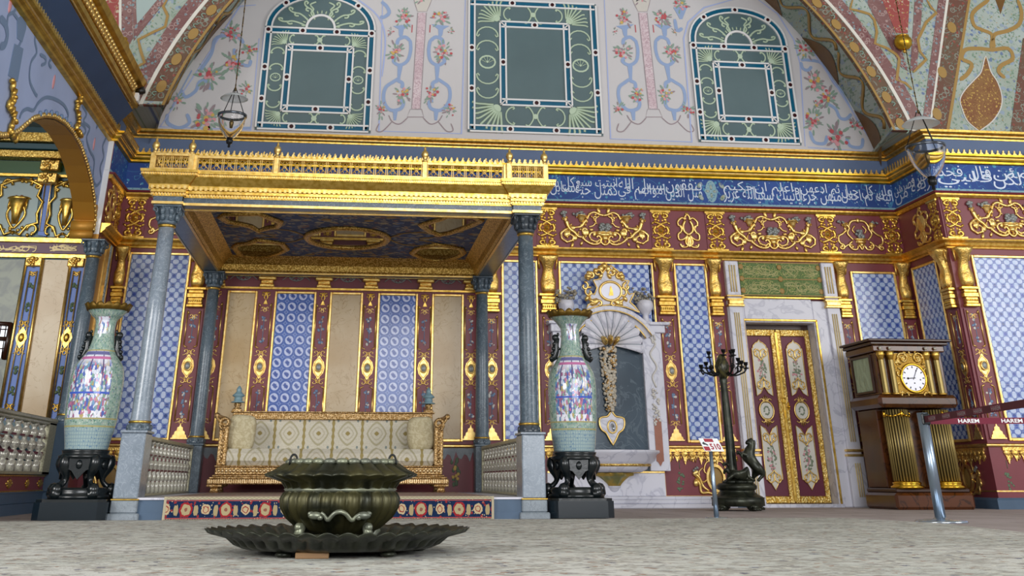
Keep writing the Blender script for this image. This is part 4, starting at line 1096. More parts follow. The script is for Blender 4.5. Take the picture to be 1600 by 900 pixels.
cartouche(back(4.83, ZF), 'small', 'small upright gilt scroll cartouche between the fountain and the door frieze', .185, .26)
cartouche(back(6.11, ZF), 'wide', 'wide gilt cartouche with silvery fruit above the gilded double door', .67, .245)
cartouche(back(7.47, ZF), 'mid', 'triangular gilt cartouche with fruit above the standing clock corner', .38, .245)
cartouche(back(-2.55, ZF), 'mid', 'gilt cartouche partly hidden behind the left front canopy column', .40, .245)
cartouche(back(2.2, ZF), 'small', 'gilt scroll cartouche half hidden behind the right front canopy column', .2, .26)
fR = Fr((XR, 14.82, ZF), (0, -1, 0), (0, 0, 1), (-1, 0, 0))
cartouche(fR, 'small_oval', 'upright gilt cartouche with an oval boss on the slanting return wall', .26, .26)
strip(Fr((XR, 14.42, ZF), (0, -1, 0), (0, 0, 1), (-1, 0, 0)), 'gilt openwork frieze panel on the outer corner, side facing the hall', .13)
strip(back(8.28, ZF, YR), 'gilt openwork frieze panel on the outer corner, side facing front', .13)
cartouche(back(9.12, ZF, YR), 'wide', 'wide gilt cartouche with fruit at the far right below the lantern', .63, .245)
fL = Fr((XL, 14.82, ZF), (0, 1, 0), (0, 0, 1), (1, 0, 0))
strip(Fr((XL, 15.28, ZF), (0, 1, 0), (0, 0, 1), (1, 0, 0)), 'gilt openwork frieze panel inside the left corner, seen obliquely', .16)
cartouche(fL, 'small', 'upright gilt cartouche on the left pier seen edge on', .3, .26)

# ---------------------------------------------------------------- tile and marble panels with gilt frames
def panel(fr, w, z0, z1, mat, label, name='tile_panel', cat='tile panel', fw=.035, fmat='gilt_pale', d=.012):
    t = thing(name, label, cat, tuple(fr.p(0, z0)))
    one('box', -w/2, w/2, z0, z1, 0, d, fr).build('face', mat, t)
    m = MB(); a, b = w/2, fw
    for x0, x1, q0, q1 in ((-a-b, -a, z0-b, z1+b), (a, a+b, z0-b, z1+b), (-a, a, z0-b, z0), (-a, a, z1, z1+b)): m.box(x0, x1, q0, q1, 0, .03, fr, .008)
    m.build('frame', fmat, t); return t
def bk(x0, x1): return back((x0+x1)/2, 0), x1-x0
for (x0, x1), mt, l, z1, nm, c in (((-3.08, -2.31), 'lattice_tile', 'blue and white lattice tile panel behind the left front column of the canopy', 3.06, 'tile_panel', 'tile panel'),
    ((-1.70, -1.36), 'amber_marble', 'tall amber marble panel at the left end behind the sofa', 2.58, 'marble_inlay', 'marble panel'),
    ((-1.06, -.56), 'roundel_tile', 'tall blue tile panel of white roundels, left one behind the sofa', 2.58, 'tile_panel', 'tile panel'),
    ((-.31, .08), 'amber_marble', 'tall amber marble panel in the middle behind the sofa', 2.58, 'marble_inlay', 'marble panel'),
    ((.35, .84), 'roundel_tile', 'tall blue tile panel of white roundels, right one behind the sofa', 2.58, 'tile_panel', 'tile panel'),
    ((1.10, 1.48), 'amber_marble', 'tall amber marble panel at the right end behind the sofa', 2.58, 'marble_inlay', 'marble panel'),
    ((2.08, 2.53), 'lattice_tile', 'narrow blue lattice tile panel behind the right front column of the canopy', 3.06, 'tile_panel', 'tile panel'),
    ((2.90, 4.22), 'lattice_tile', 'wide blue lattice tile panel behind the marble fountain', 3.06, 'tile_panel', 'tile panel'),
    ((4.59, 5.01), 'lattice_tile', 'narrow blue lattice tile panel left of the bronze candelabrum', 3.06, 'tile_panel', 'tile panel'),
    ((7.25, 7.88), 'lattice_tile', 'blue lattice tile panel between the door and the corner, above the clock', 3.0, 'tile_panel', 'tile panel')):
    f, w = bk(x0, x1); panel(f, w, .80, z1, mt, l, nm, c)
panel(Fr((XR, 14.98, 0), (0, -1, 0), (0, 0, 1), (-1, 0, 0)), .66, .80, 3.03, 'lattice_tile_side', 'blue lattice tile panel on the slanting return wall behind the clock')
panel(back(10.1, 0, YR), 3.3, .80, 3.03, 'lattice_tile', 'large blue lattice tile panel at the right edge behind the rope barrier')

BOW = [(spi(-.55, .25, .4, .12, -60, 260, 12), 1, .7), ([(-.2, 0), (-.5, -.35), (-.95, -.6)], .9, .6), ([(0, .1), (-.3, -.5), (0, -.9)], .7, .7), ([(-.1, .1), (0, .5)], .8, .8)]
def pilaster(fr, w, label, console=True, mirror=True, body='maroon', lines='gilt', z0=.80, top=None, flip=False):
    t = thing('pilaster', label, 'pilaster', tuple(fr.p(0, z0))); S = fr.sub(0, 0)
    hw = min(w*.5-.015, .085); bt = MB()
    zc = 2.34 if console else 2.45
    one('box', -w/2, w/2, z0-.02, (2.36 if console else 2.62), 0, .02, fr).build('shaft', body, t)
    m = MB(); d = .026
    def line(u0, v0, u1, v1, r=.0095): m.tube([(u0, v0, d), (u1, v1, d)], r, 4, fr=fr)
    for s in (1, -1):
        line(s*hw, 1.90, s*hw, zc); line(s*hw, zc, s*hw*.7, zc-.04); line(s*hw, .99, s*hw, 1.40)
        line(s*hw, 1.90, s*hw*.5, 1.88); line(s*hw, 1.40, s*hw*.5, 1.42)
    strokes(m, fr.sub(0, 1.82), BOW, hw*1.05, .06, .008, w=3); strokes(m, fr.sub(0, 1.48, 0, 1, pi), BOW, hw*1.05, .06, .008, w=3)
    strokes(m, fr.sub(0, zc-.07), BOW, hw*.7, .045, .007, w=3); strokes(m, fr.sub(0, 1.0), BOW, hw*.9, .045, .007, w=3)
    m.prism([(-hw*.95, 1.65), (-hw*.75, 1.72), (-hw*.3, 1.76), (0, 1.80), (hw*.3, 1.76), (hw*.75, 1.72), (hw*.95, 1.65), (hw*.75, 1.58), (hw*.3, 1.54), (0, 1.50), (-hw*.3, 1.54), (-hw*.75, 1.58)], .018, .030, fr)
    m.tube([(q_[0]*.86, 1.65+(q_[1]-1.65)*.86, .03) for q_ in [(-hw*.95, 1.65), (-hw*.6, 1.74), (0, 1.79), (hw*.6, 1.74), (hw*.95, 1.65), (hw*.6, 1.56), (0, 1.51), (-hw*.6, 1.56)]], .007, 5, True, fr)
    m.lathe([(hw*.62, 0), (hw*.62, .02), (hw*.5, .028), (hw*.5, .01)], 16, fr=Fr(fr.p(0, 1.65, .034), fr.U, fr.V*1.15, fr.W))
    # fan at the foot
    m.prism([(-hw*1.1, .80), (hw*1.1, .80), (hw*1.0, .83), (hw*.8, .84), (hw*.75, .87), (hw*.45, .885), (hw*.4, .92), (hw*.15, .93), (0, .97), (-hw*.15, .93), (-hw*.4, .92), (-hw*.45, .885), (-hw*.75, .87), (-hw*.8, .84), (-hw*1.0, .83)], .015, .032, fr)
    m.box(-hw*1.25, hw*1.25, .785, .80, .01, .04, fr)
    m.build('gilt_lines', 'gilt_pale', t)
    one('blob', 0, 1.65, .04, hw*.48, hw*.56, .022, fr, 0., 10, 6).build('boss', 'silver_fruit', t)
    # painted flower sprays on the shaft
    g, c = MB(), MB(); R = random.Random(label)
    for zz in (1.98, 2.14, 2.25, 1.07, 1.2, 1.33):
        for k in range(5):
            q = R.uniform(.010, .020); (c if k % 2 else g).blob(R.uniform(-.4, .4)*hw, zz+R.uniform(-.035, .035), .021, q, q*R.uniform(.8, 1.6), .003, fr, R.random()*3, 6, 4)
    for za, zb_ in ((1.94, 2.26), (1.04, 1.38)): g.tube([(0, za, .021), (0, zb_, .021)], .005, 4, fr=fr)
    g.build('painted_stem', 'scroll_grey', t); c.build('painted_bloom', R.choice(['faded_bloom', 'petal_white']), t)
    cp = MB()
    if console:
        for a, b, q in ((w*.46, 2.38, 2.42), (w*.40, 2.42, 2.50), (w*.48, 2.50, 2.56), (w*.42, 2.56, 2.60), (w*.56, 2.60, 2.64)): cp.box(-a, a, b, q, 0, .05+a*.4, fr, .008)
        for k in range(7): cp.blob((k-3)/3*w*.34, 2.46, .05+w*.16, .012, .018, .012, fr, 0, 6, 4)
        cp.build('capital', 'gilt', t)
        # S-shaped bracket
        cn = MB(); pr = [(.0, 2.64), (.07, 2.64), (.10, 2.70), (.08, 2.80), (.06, 2.88), (.09, 2.98), (.14, 3.06), (.16, 3.11), (.16, 3.145), (0, 3.145)]
        wd = [.30, .30, .36, .40, .32, .24, .34, .48, .56, .56]
        vs = []; n = len(pr)
        for (o_, z), k in zip(pr, wd): vs += [fr.p(-k*w, z, o_), fr.p(-k*w*.5, z, o_+.012), fr.p(k*w*.5, z, o_+.012), fr.p(k*w, z, o_)]
        vs2 = [fr.p(s*k*w, z, 0) for (o_, z), k in zip(pr, wd) for s in (-1, 1)]
        b0 = len(vs); fs = []
        for i in range(n-1):
            for k in range(3): fs.append((i*4+k, i*4+k+1, i*4+k+5, i*4+k+4))
            fs.append((b0+2*i, i*4, i*4+4, b0+2*i+2)); fs.append((i*4+3, b0+2*i+1, b0+2*i+3, i*4+7))
        cn.add(vs+vs2, fs, True)
        for s in (1, -1): cn.tube([(s*w*.52, 3.13, .05), (s*w*.5, 3.05, .05), (s*w*.44, 2.98, .03)], .014, 5, fr=fr)
        cn.build('bracket', 'gilt_carved', t)
    else:
        strokes(cp, fr.sub(0, 2.555), [(spi(-.5, .2, .45, .1, 120, -240, 14), 1, .7), ([(-.2, .8), (0, .3), (-.3, -.3), (-.1, -.9)], 1, .8)], hw*.9, .06, .01, w=2.2)
        cp.prism([(-.03, 2.44), (.03, 2.44), (.012, 2.48), (0, 2.50), (-.012, 2.48)], .02, .035, fr)
        cp.build('heart_ornament', 'gilt', t)
        br = MB()
        for a, b, q in ((.10, 2.655, 2.70), (.085, 2.70, 2.75), (.12, 2.75, 2.79), (.10, 2.79, 2.86), (.14, 2.86, 2.93)): br.box(-a, a, b, q, 0, .05+a*.5, fr, .01)
        for k in range(5): br.blob((k-2)*.04, 2.82, .1, .014, .03, .014, fr, 0, 6, 4)
        br.build('bracket', 'gilt_carved', t)
    return t
for x, l, c, w in ((-3.20, 'maroon and gilt pilaster in the left corner beside the lattice tile panel', 1, .17), (-2.15, 'maroon and gilt pilaster with a gilt bracket just left of the rear left canopy column', 1, .24),
    (-1.87, 'maroon and gilt pilaster between the rear left canopy column and the left amber marble', 0, .24), (-1.21, 'maroon and gilt pilaster between left amber marble and left roundel tiles', 0, .24), (-.435, 'maroon and gilt pilaster between left roundel tiles and middle amber marble', 0, .2), (.215, 'maroon and gilt pilaster between middle amber marble and right roundel tiles', 0, .2), (.97, 'maroon and gilt pilaster between right roundel tiles and right amber marble', 0, .2), (1.615, 'maroon and gilt pilaster just left of the rear right canopy column', 0, .2),
    (1.90, 'maroon and gilt pilaster with a gilt bracket just right of the rear right canopy column', 1, .24), (2.71, 'maroon and gilt pilaster behind the right porcelain vase', 1, .26), (4.405, 'maroon and gilt pilaster right of the marble fountain', 1, .26), (5.14, 'maroon and gilt pilaster behind the arms of the bronze candelabrum', 1, .2), (7.05, 'maroon and gilt pilaster between the door frame and the clock', 1, .19), (8.01, 'maroon and gilt pilaster in the corner above the clock', 1, .19)):
    pilaster(back(x, 0), w, l, bool(c))
pilaster(Fr((XR, 14.40, 0), (0, -1, 0), (0, 0, 1), (-1, 0, 0)), .22, 'maroon and gilt pilaster on the hall side of the outer right corner')
pilaster(back(8.27, 0, YR), .22, 'maroon and gilt pilaster on the front side of the outer right corner')
# strip of frieze behind the canopy: maroon with silvered relief, gilt rail above the panels
one('box', -2.0, 1.75, 2.635, 2.66, 0, .05, back(0, 0)).build('trim_7', 'gilt')['kind'] = 'structure'
for x, l in ((-1.54, 'first from the left'), (-.82, 'second from the left'), (-.11, 'third from the left'), (.59, 'fourth from the left'), (1.29, 'rightmost')):
    m = MB(); f = back(x, 2.78); strokes(m, f, [([(0, .5), (-.3, .1), (-.6, .4), (-.95, -.3)], 1, .6), ([(0, -.4), (-.3, -.2), (-.5, .2)], 1, .6)], .2, .07, .01, w=1)
    bunch(m, f, 0, .02, .06, .04, 8, .016, 3); tag(m.build('relief_ornament', 'silver_fruit'), 'small silvered relief in the dark maroon frieze under the canopy, '+l, 'ornament')

# ---------------------------------------------------------------- dado: fringe and cartouches right of the fountain and at the far sides
def fringe(fr, w, label):
    m = MB(); n = max(3, round(w/.11)); 
    m.box(-w/2, w/2, .655, .69, 0, .02, fr)
    for i in range(n):
        u = -w/2+(i+.5)*w/n; q = w/n
        m.blob(u, .63, .008, q*.5, .045, .02, fr, 0, 8, 5)
        m.prism([(u-q*.45, .64), (u+q*.45, .64), (u+q*.25, .59), (u+q*.1, .56 if i % 2 else .53), (u, .53 if i % 2 else .5), (u-q*.1, .56 if i % 2 else .53), (u-q*.25, .59)], 0, .018, fr)
        m.blob(u+q*.5, .585, .006, .01, .03, .01, fr, 0, 6, 4)
        m.tube([(u+q*.3, .6, .01), (u+q*.3, .54, .01)], .006, 4, fr=fr)
    return tag(m.build('gilded_fringe', 'gilt_carved'), label, 'ornament')
def dado_cart(fr, label, s=1.):
    t = thing('dado_cartouche', label, 'ornament', tuple(fr.p(0, .2))); m = MB(); f = fr.sub(0, .345)
    m.band([(.10*cos(2*pi*i/20), .13*sin(2*pi*i/20)) for i in range(21)], [(.13*cos(2*pi*i/20), .165*sin(2*pi*i/20)) for i in range(21)], 0, .03, f)
    strokes(m, f, [([(0, .165), (-.08, .2), (-.16, .17), (-.2, .08), (-.15, .05)], 1, .8), ([(-.42, .2), (-.4, .26), (-.2, .24), (-.05, .22), (0, .26)], 1, .7), ([(-.13, .0), (-.24, -.05), (-.3, .06), (-.22, .12)], 1, .6),
        ([(-.38, -.08), (-.36, -.02), (-.3, -.08), (-.28, -.17), (-.16, -.17), (-.05, -.19), (0, -.165)], 1.8, 1), ([(-.38, .05), (-.3, .0), (-.24, -.1), (-.14, -.15)], 2.4, 1)], s, 1, .014, w=.6)
    for s2 in (1, -1):
        m.blob(s2*.36*s, .06, .015, .05, .035, .02, f, s2*-.6); m.blob(s2*.37*s, -.06, .015, .035, .045, .02, f); m.blob(s2*.40*s, .23, .01, .03, .03, .02, f)
        for k in range(3): m.tube([(s2*(.14+.1*k)*s, .24, .01), (s2*(.14+.1*k)*s, .18, .01)], .007, 4, fr=f)
    m.blob(0, .2, .015, .04, .03, .02, f); m.blob(0, -.19, .015, .05, .03, .02, f)
    m.build('scrollwork', 'gilt_pale', t)
    one('blob', 0, .345, 0, .1, .13, .025, fr, 0., 14, 6).build('oval_panel', 'ochre_paint', t)
    for s2 in (1, -1): one('bunch_', fr, s2*.33*s, .44, .05, .04, 7, .02, 9).build('fruit', 'silver_fruit', t)
    return t
fringe(back(4.72, 0), .98, 'gilt tasselled fringe on the maroon dado between fountain and candelabrum')
dado_cart(back(4.90, 0), 'gilt oval cartouche on the dado behind the number sign', .75)
fringe(back(-3.0, 0), .55, 'gilt tasselled fringe on the dado between the left vase and the canopy'); dado_cart(back(-2.95, 0), 'gilt oval cartouche on the dado beside the left vase stand', .6)
fringe(back(2.45, 0), .75, 'gilt tasselled fringe on the dado behind the right vase stand')
fringe(Fr((XR, 14.78, 0), (0, -1, 0), (0, 0, 1), (-1, 0, 0)), .85, 'gilt tasselled fringe on the return wall right of the clock'); dado_cart(Fr((XR, 14.88, 0), (0, -1, 0), (0, 0, 1), (-1, 0, 0)), 'gilt cartouche low on the return wall beside the clock base', .8)
fringe(back(9.6, 0, YR), 2.6, 'gilt tasselled fringe on the dado at the right edge of the hall'); dado_cart(back(9.05, 0, YR), 'gilt oval cartouche on the dado at the right edge of the hall', 1)
for x, y, l in ((4.42, YB, 'painted green spray on the dado right of the fountain'), (8.32, YR, 'painted white and green spray on the front of the outer right corner')):
    g = MB(); R = random.Random(l)
    for k in range(14): g.blob(R.uniform(-.045, .045), .33+R.uniform(-.12, .1), 0, R.uniform(.012, .03), R.uniform(.01, .02), .003, back(x, 0, y), R.random()*3, 6, 4)
    g.tube([(0, .45, .002), (0, .54, .002)], .004, 4, fr=back(x, 0, y)); tag(g.build('painted_spray', 'leaf_dark'), l, 'painting')
m = MB(); m.box(4.19, 4.21, .7, 3.1, 0, .012, back(0, 0)); m.box(3.99, 5.3, .118, .138, 0, .02, back(0, 0)); m.box(4.19, 4.21, .13, .7, 0, .015, back(0, 0)); struct(m.build('trim_8', 'gilt_pale'))
mould('trim_9', 'gilt_pale', [(0, .19), (.008, .19), (.008, .205), (0, .205)], [(XR, YB), (XR, YR), (13, YR)])
for x, c, l in ((1.42, 'leaf_dark', 'painted flower spray with yellow blooms on the dado right of the sofa'),):
    t = thing('painted_spray', l, 'painting', (x, YB, .3)); g, y_ = MB(), MB(); R = random.Random(3)
    for k in range(16): g.blob(x+R.uniform(-.05, .05), YB-.001, .42+R.uniform(-.16, .16), .02, .003, .03)
    for k in range(6): y_.blob(x+R.uniform(-.04, .04), YB-.003, .40+R.uniform(-.08, .08), .022, .004, .02)
    g.build('leaves', 'leaf_dark', t); y_.build('blooms', 'flower_yellow', t)
m = MB()
for x0, x1 in ((-1.98, -1.55), (1.2, 1.72)):
    n = int((x1-x0)/.035); pts = [(x0, .69), (x1, .69)]
    pts += [(x1-(x1-x0)*i/n, .56+.045*((i*7) % 3)-.03*(i % 2)) for i in range(n+1)]; m.prism(pts, .0, .006, back(0, 0))
tag(m.build('painted_drapery', 'grey_stone'), 'grey painted tassel border under the dado rail inside the canopy', 'painting')

# ---------------------------------------------------------------- double door and its marble surround
D0, D1, DZ = 5.53, 6.545, 2.30
t = thing('door_frame', 'white marble door surround with gilt fluted pilasters around the maroon double door', 'door frame', (6.06, YB, 0))
m = MB()
for x0, x1 in ((5.29, D0), (D1, 6.945)): m.box(x0, x1, YB-.06, YB+.32, 0, 2.60, None, .01)
m.box(D0, D1, YB-.06, YB+.32, DZ, 2.62, None, .01); m.box(5.27, 5.52, YB-.13, YB-.05, 0, .62, None, .01); m.box(6.72, 6.955, YB-.13, YB-.05, 0, .62, None, .01)
for x0, x1 in ((5.30, 5.50), (6.75, 6.945)): m.box(x0, x1, YB-.10, YB, .62, 3.13, None, .01)
m.box(D0-.05, D1+.05, YB-.10, YB+.3, 0, .04)
m.build('marble_surround', 'white_marble', t)
m = MB(); mp = MB()
for x in (5.40, 6.845):
    for k in (-1, 0, 1):
        mp.tube([(x+k*.038, YB-.105, 2.70), (x+k*.038, YB-.105, 3.07)], .011, 5); mp.tube([(x+k*.03, YB-.105, .78), (x+k*.03, YB-.105, 2.42)], .009, 5); mp.tube([(x+k*.03, YB-.135, .12), (x+k*.03, YB-.135, .52)], .009, 5)
    for z0, z1, w in ((2.50, 2.53, .12), (2.53, 2.585, .105), (2.585, 2.61, .125), (2.635, 2.655, .13), (.60, .63, .13), (.66, .69, .125)): m.box(x-w, x+w, YB-.145, YB-.02, z0, z1, None, .006)
m.build('gilt_capital', 'gilt_pale', t); mp.build('gilt_flutes', 'gold_paint', t)
m = MB()
for x0, x1, z0, z1 in ((D0-.045, D0-.015, .04, DZ+.04), (D1+.015, D1+.045, .04, DZ+.04), (D0-.045, D1+.045, DZ+.015, DZ+.045), (5.5, 6.75, 2.62, 2.65)): m.box(x0, x1, YB-.075, YB-.05, z0, z1, None, .006)
m.build('gilt_edge', 'gilt', t)
t = thing('inscription_plaque', 'green panel of gilt calligraphy above the double door', 'inscription', (6.15, YB, 2.66)); L = t
one('box', 5.52, 6.745, YB-.05, YB, 2.66, 3.13).build('face', 'green_inscription', t)
m = MB()
for z in (2.67, 2.895, 3.12): m.box(5.53, 6.74, YB-.058, YB-.05, z-.006, z+.006)
for x in (5.55, 6.13, 6.72):
    for z in (2.73, 2.895, 3.06): m.blob(x, YB-.055, z, .04, .008, .04)
m.build('coral_border', 'ochre_paint', t)
m = MB()
for u in (5.58, 6.18):
    for z in (2.69, 2.915): script_strokes(m, back(u, z, YB-.051), .52, .19, 26, u+z, .003)
m.build('gilt_script', 'script_gold', t)
door = thing('double_door', 'maroon double door with carved gilt frames and white painted panels, closed', 'door', (6.06, 15.72, .04))
YD = 15.72
one('box', D0, D1, YD, YD+.05, .04, 2.24).build('door_panel', 'maroon_ink', door)
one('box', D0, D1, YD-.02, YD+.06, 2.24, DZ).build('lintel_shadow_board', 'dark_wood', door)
def leafdoor(x0, x1, inner_left):
    cx = (x0+x1)/2; f = back(0, 0, YD); m = MB()
    lf = one('box', x0+.003, x1-.003, YD-.015, YD, .045, 2.235).build('door_leaf', 'maroon_ink', door)
    a = .074
    for q in ((x0+.004, x0+a, .045, 2.235), (x1-a, x1-.004, .045, 2.235), (x0+a, x1-a, 2.235-.09, 2.235), (x0+a, x1-a, .045, .13)): m.box(q[0], q[1], YD-.045, YD-.012, q[2], q[3], None, .008)
    m.build('carved_border', 'gilt_lace', lf)
    w = .118
    def outline(z0, z1, cut0, cut1, crown):
        p = [(-w, z0+(.09 if cut0 else 0)), ]
        if cut0: p += [(-w*.4, z0+.06), (0, z0), (w*.4, z0+.06)]
        p += [(w, z0+(.09 if cut0 else 0)), (w, z1-(.09 if cut1 else 0))]
        if cut1 == 1: p += [(w*.5, z1-.02), (.02, z1-.005), (0, z1+.04), (-.02, z1-.005), (-w*.5, z1-.02)]
        p += [(-w, z1-(.09 if cut1 else 0))]; return p
    wp, gp, sp, sg = MB(), MB(), MB(), MB(); F2 = back(cx, 0, YD-.016); R = random.Random(int(x0*100))
    up = [(-w, 1.36), (-w*.45, 1.40), (0, 1.49), (w*.45, 1.40), (w, 1.36), (w, 1.98), (w*.86, 1.985), (w*.78, 2.02), (w*.45, 2.055), (.02, 2.065), (0, 2.10), (-.02, 2.065), (-w*.45, 2.055), (-w*.78, 2.02), (-w*.86, 1.985), (-w, 1.98)]
    dn = [(-w, .99), (-w*.45, .95), (0, .86), (w*.45, .95), (w, .99), (w, .33), (w*.5, .30), (0, .20), (-w*.5, .30), (-w, .33)]
    for o_ in (up, dn):
        wp.prism(o_, 0, .012, F2); gp.tube([(u, v, .014) for u, v in o_], .008, 4, closed=True, fr=F2)
    wp.disc(0, 1.175, 0, .09, .105, F2, .014, 0, 20)
    gp.tube([(.104*cos(2*pi*k/20), 1.175+.122*sin(2*pi*k/20), .014) for k in range(20)], .012, 5, closed=True, fr=F2)
    for s in (1, -1):
        strokes(gp, F2.sub(0, 1.175, 0, 1, 0 if s == 1 else pi), [([(-.02, .1), (-.05, .15), (-.09, .13)], 1, .6), ([(0, .1), (0, .2)], 1, .6), ([(-.01, .1), (-.03, .18)], 1, .6)], 1, 1, .012, w=1)
    for z, d in ((1.90, 1), (1.52, -1), (.82, 1), (.36, -1)):
        strokes(gp, F2.sub(0, z, .012, 1, 0 if d == 1 else pi), [(spi(-.055, .0, .038, .01, 90, 420, 12), 1, .7), ([(-.095, .03), (-.06, .07), (0, .035), (0, -.04)], 1, .6), ([(-.05, -.03), (-.02, -.05), (0, -.08)], 1, .8)], 1, 1, .011, w=1)
        leaf(gp, F2, .0, z, 80 if d == 1 else 260, .06, .03, .01, False)
    for z0, z1 in ((1.56, 1.83), (.44, .74)):
        for k in range(44): 
            q = R.uniform(.010, .022); hh = R.uniform(z0, z1); ww = .072*(1-abs((hh-z0)/(z1-z0)-.4)); (sg if k % 3 == 0 else sp).blob(R.uniform(-ww, ww), hh, .013, q, q*.7, .003, F2, R.random()*3, 6, 4)
        sp.tube([(0, z0-.06, .013), (0, z1+.04, .013)], .004, 4, fr=F2)
    for k in range(12): sp.blob(.035*cos(k*2.4), 1.175+.05*sin(k*2.4), .015, .014, .012, .003, F2, k, 6, 4)
    wp.build('white_panel', 'cream_paint', lf); gp.build('gilt_scroll', 'gilt_pale', lf); sp.build('painted_foliage', 'leaf_sage', lf); sg.build('painted_blossom', 'flower_pink', lf)
leafdoor(D0, 6.0375, False); leafdoor(6.0375, D1, True)
m = MB(); m.box(6.015, 6.06, YD-.06, YD-.04, .06, 2.2, None, .006); m.build('meeting_stile', 'gilt', door)
m = MB(); m.tube([(6.035+.028*cos(2*pi*k/16), YD-.065, 1.30+.034*sin(2*pi*k/16)) for k in range(16)], .006, 5, closed=True); m.box(6.03, 6.045, YD-.066, YD-.046, 1.08, 1.18); m.box(6.09, 6.11, YD-.07, YD-.046, 1.18, 1.28, None, .005); m.blob(6.1, YD-.07, 1.22, .02, .02, .02)
m.build('handle_ring', 'brass', door)

# ---------------------------------------------------------------- carpets and platform
cp = [atz(-60, 819, 0), atz(0, 817, 0), atz(180, 815.5, 0), atz(560, 814, 0), atz(945, 813, 0), atz(1200, 811.5, 0), atz(1290, 811, 0), atz(1330, 812, 0), atz(1400, 816, 0), atz(1470, 820, 0), atz(1600, 835, 0)]
cp = [(p.x, p.y) for p in cp]; cp[0] = (-4.2, 10.8); cp = cp+[(4.9, 6), (4.9, 1.5), (-4.2, 1.5)]
big = one('prism', cp, .0, .012, Fr((0, 0, 0), (1, 0, 0), (0, 1, 0), (0, 0, 1))).build('carpet', 'carpet_field')
tag(big, 'huge pale worn carpet with faded small motifs covering the hall floor', 'carpet')
plat = thing('throne_platform', 'low slate blue platform under the canopy that carries the sofa', 'platform', (-.1, 11.3, 0))
m = MB(); m.box(-2.0, 1.8, 11.08, YB, 0, .06); m.box(-1.99, 1.79, 11.09, YB, .06, .165); m.build('plinth', 'slate_paint', plat)
one('box', -2.0, 1.8, 11.075, YB, .165, .182).build('marble_top', 'white_marble', plat)
rg = thing('runner_rug', 'red and navy oriental rug hanging over the front edge of the platform', 'rug', (-.12, 11.06, 0))
one('box', -1.585, 1.35, 11.052, 11.075, .005, .19).build('front_fall', 'runner_rug', rg)
one('box', -1.585, 1.35, 11.06, 14.9, .182, .19).build('top_field', 'runner_field', rg)
m = MB(); R = random.Random(2)
for x in (-1.60, 1.35): m.box(x, x+.022, 11.05, 11.076, .004, .191)
for k in range(160): x = -1.58+2.93*k/160; m.tube([(x, 11.05, .012), (x+R.uniform(-.01, .01), 11.02, .014)], .004, 3)
m.build('fringe', 'fringe_wool', rg)

# ---------------------------------------------------------------- the canopy
cn = thing('throne_canopy', 'gilded canopy on four grey marble columns over the sofa', 'canopy', (-.1, 13.2, 0))
def column(x, y, z0, z1, r, cap, mat='grey_marble', capmat='slate_marble', par=None):
    c = one('lathe', [(r*1.08, z0), (r*1.08, z0+.02), (r, z0+.04), (r*.97, z0+(z1-z0)*.5), (r*.88, z1)], 28, (x, y, 0)).build('column', mat, par)
    one('lathe', [(r*1.0, z0-.012), (r*1.18, z0-.005), (r*1.2, z0+.008), (r*1.0, z0+.016)], 24, (x, y, 0)).build('gilt_ring', 'gilt', c); one('lathe', [(r*.88, z1-.03), (r*1.02, z1-.02), (r*1.02, z1-.005), (r*.9, z1)], 24, (x, y, 0)).build('gilt_ring', 'gilt', c)
    m = MB(); m.lathe([(r*.9, z1), (r*1.1, z1+.01), (r*1.12, z1+.03), (r*.95, z1+.04), (r*1.05, z1+cap*.5), (r*1.3, z1+cap*.8), (r*1.4, z1+cap*.9)], 24, (x, y, 0))
    m.box(x-r*1.6, x+r*1.6, y-r*1.6, y+r*1.6, z1+cap*.88, z1+cap, None, .008)
    for k in range(8):
        a = 2*pi*k/8+pi/8
        for rr, zz, s in ((1.15, .38, .035), (1.3, .7, .04)): m.blob(x+cos(a)*r*rr, y+sin(a)*r*rr, z1+cap*zz, s*.7, s*.7, s*1.2, WLD, a, 6, 4)
    for sx in (-1, 1):
        for sy in (-1, 1): m.tube([(x+sx*(r*1.35-q[0]*.7), y+sy*(r*1.35-q[0]*.7), z1+cap*.72+q[1]) for q in spi(0, 0, .035, .008, -60, 300, 10)], .011, 5)
    m.build('capital', capmat, c)
    m = MB(); m.lathe([(r*1.25, z0-.075), (r*1.3, z0-.06), (r*1.2, z0-.04), (r*1.12, z0-.02), (r*1.1, z0-.005)], 24, (x, y, 0))
    for k in range(8): a = 2*pi*k/8+.2; m.blob(x+cos(a)*r*1.15, y+sin(a)*r*1.15, z0-.045, .02, .02, .03, WLD, a, 6, 4)
    m.build('base', capmat, c); return c
FXL, FXR, FY, BXL, BXR, BYC = -1.945, 1.752, 11.3, -1.895, 1.735, 15.2
column(FXL, FY, .80, 2.615, .088, .185, 'grey_marble', par=cn); column(FXR, FY, .80, 2.615, .088, .185, 'slate_marble', 'slate_dark', par=cn)  # front right column darker: its shade is put into the stone colours
for x, y in ((BXL, BYC), (BXR, BYC)): column(x, y, .80, 2.60, .088, .2, 'slate_marble', par=cn)
for x, y in ((FXL, 11.2), (FXR, 11.2), (BXL, BYC), (BXR, BYC)):
    m = MB(); w = .11 if y < 12 else .10; z0 = .172 if y < 12 else .182; y1 = y+(.24 if y < 12 else .1)
    m.box(x-w, x+w, y-w-.03, y1, z0, .705, None, .01); m.box(x-w-.012, x+w+.012, y-w-.042, y1+.01, .705, .725, None, .005); p = m.build('pedestal', 'grey_marble' if y < 12 else 'slate_marble', cn)
    if y < 12:
        one('box', x-w-.008, x+w+.008, y-w-.04, y1, .06, .165, None, .01).box(x-w-.03, x+w+.03, y-w-.06, y1, 0, .06, None, .01).build('foot', 'grey_stone', p)
        one('box', x-w-.014, x+w+.014, y-w-.046, y1, .162, .174, None, .004).build('gilt_line', 'gilt', p)
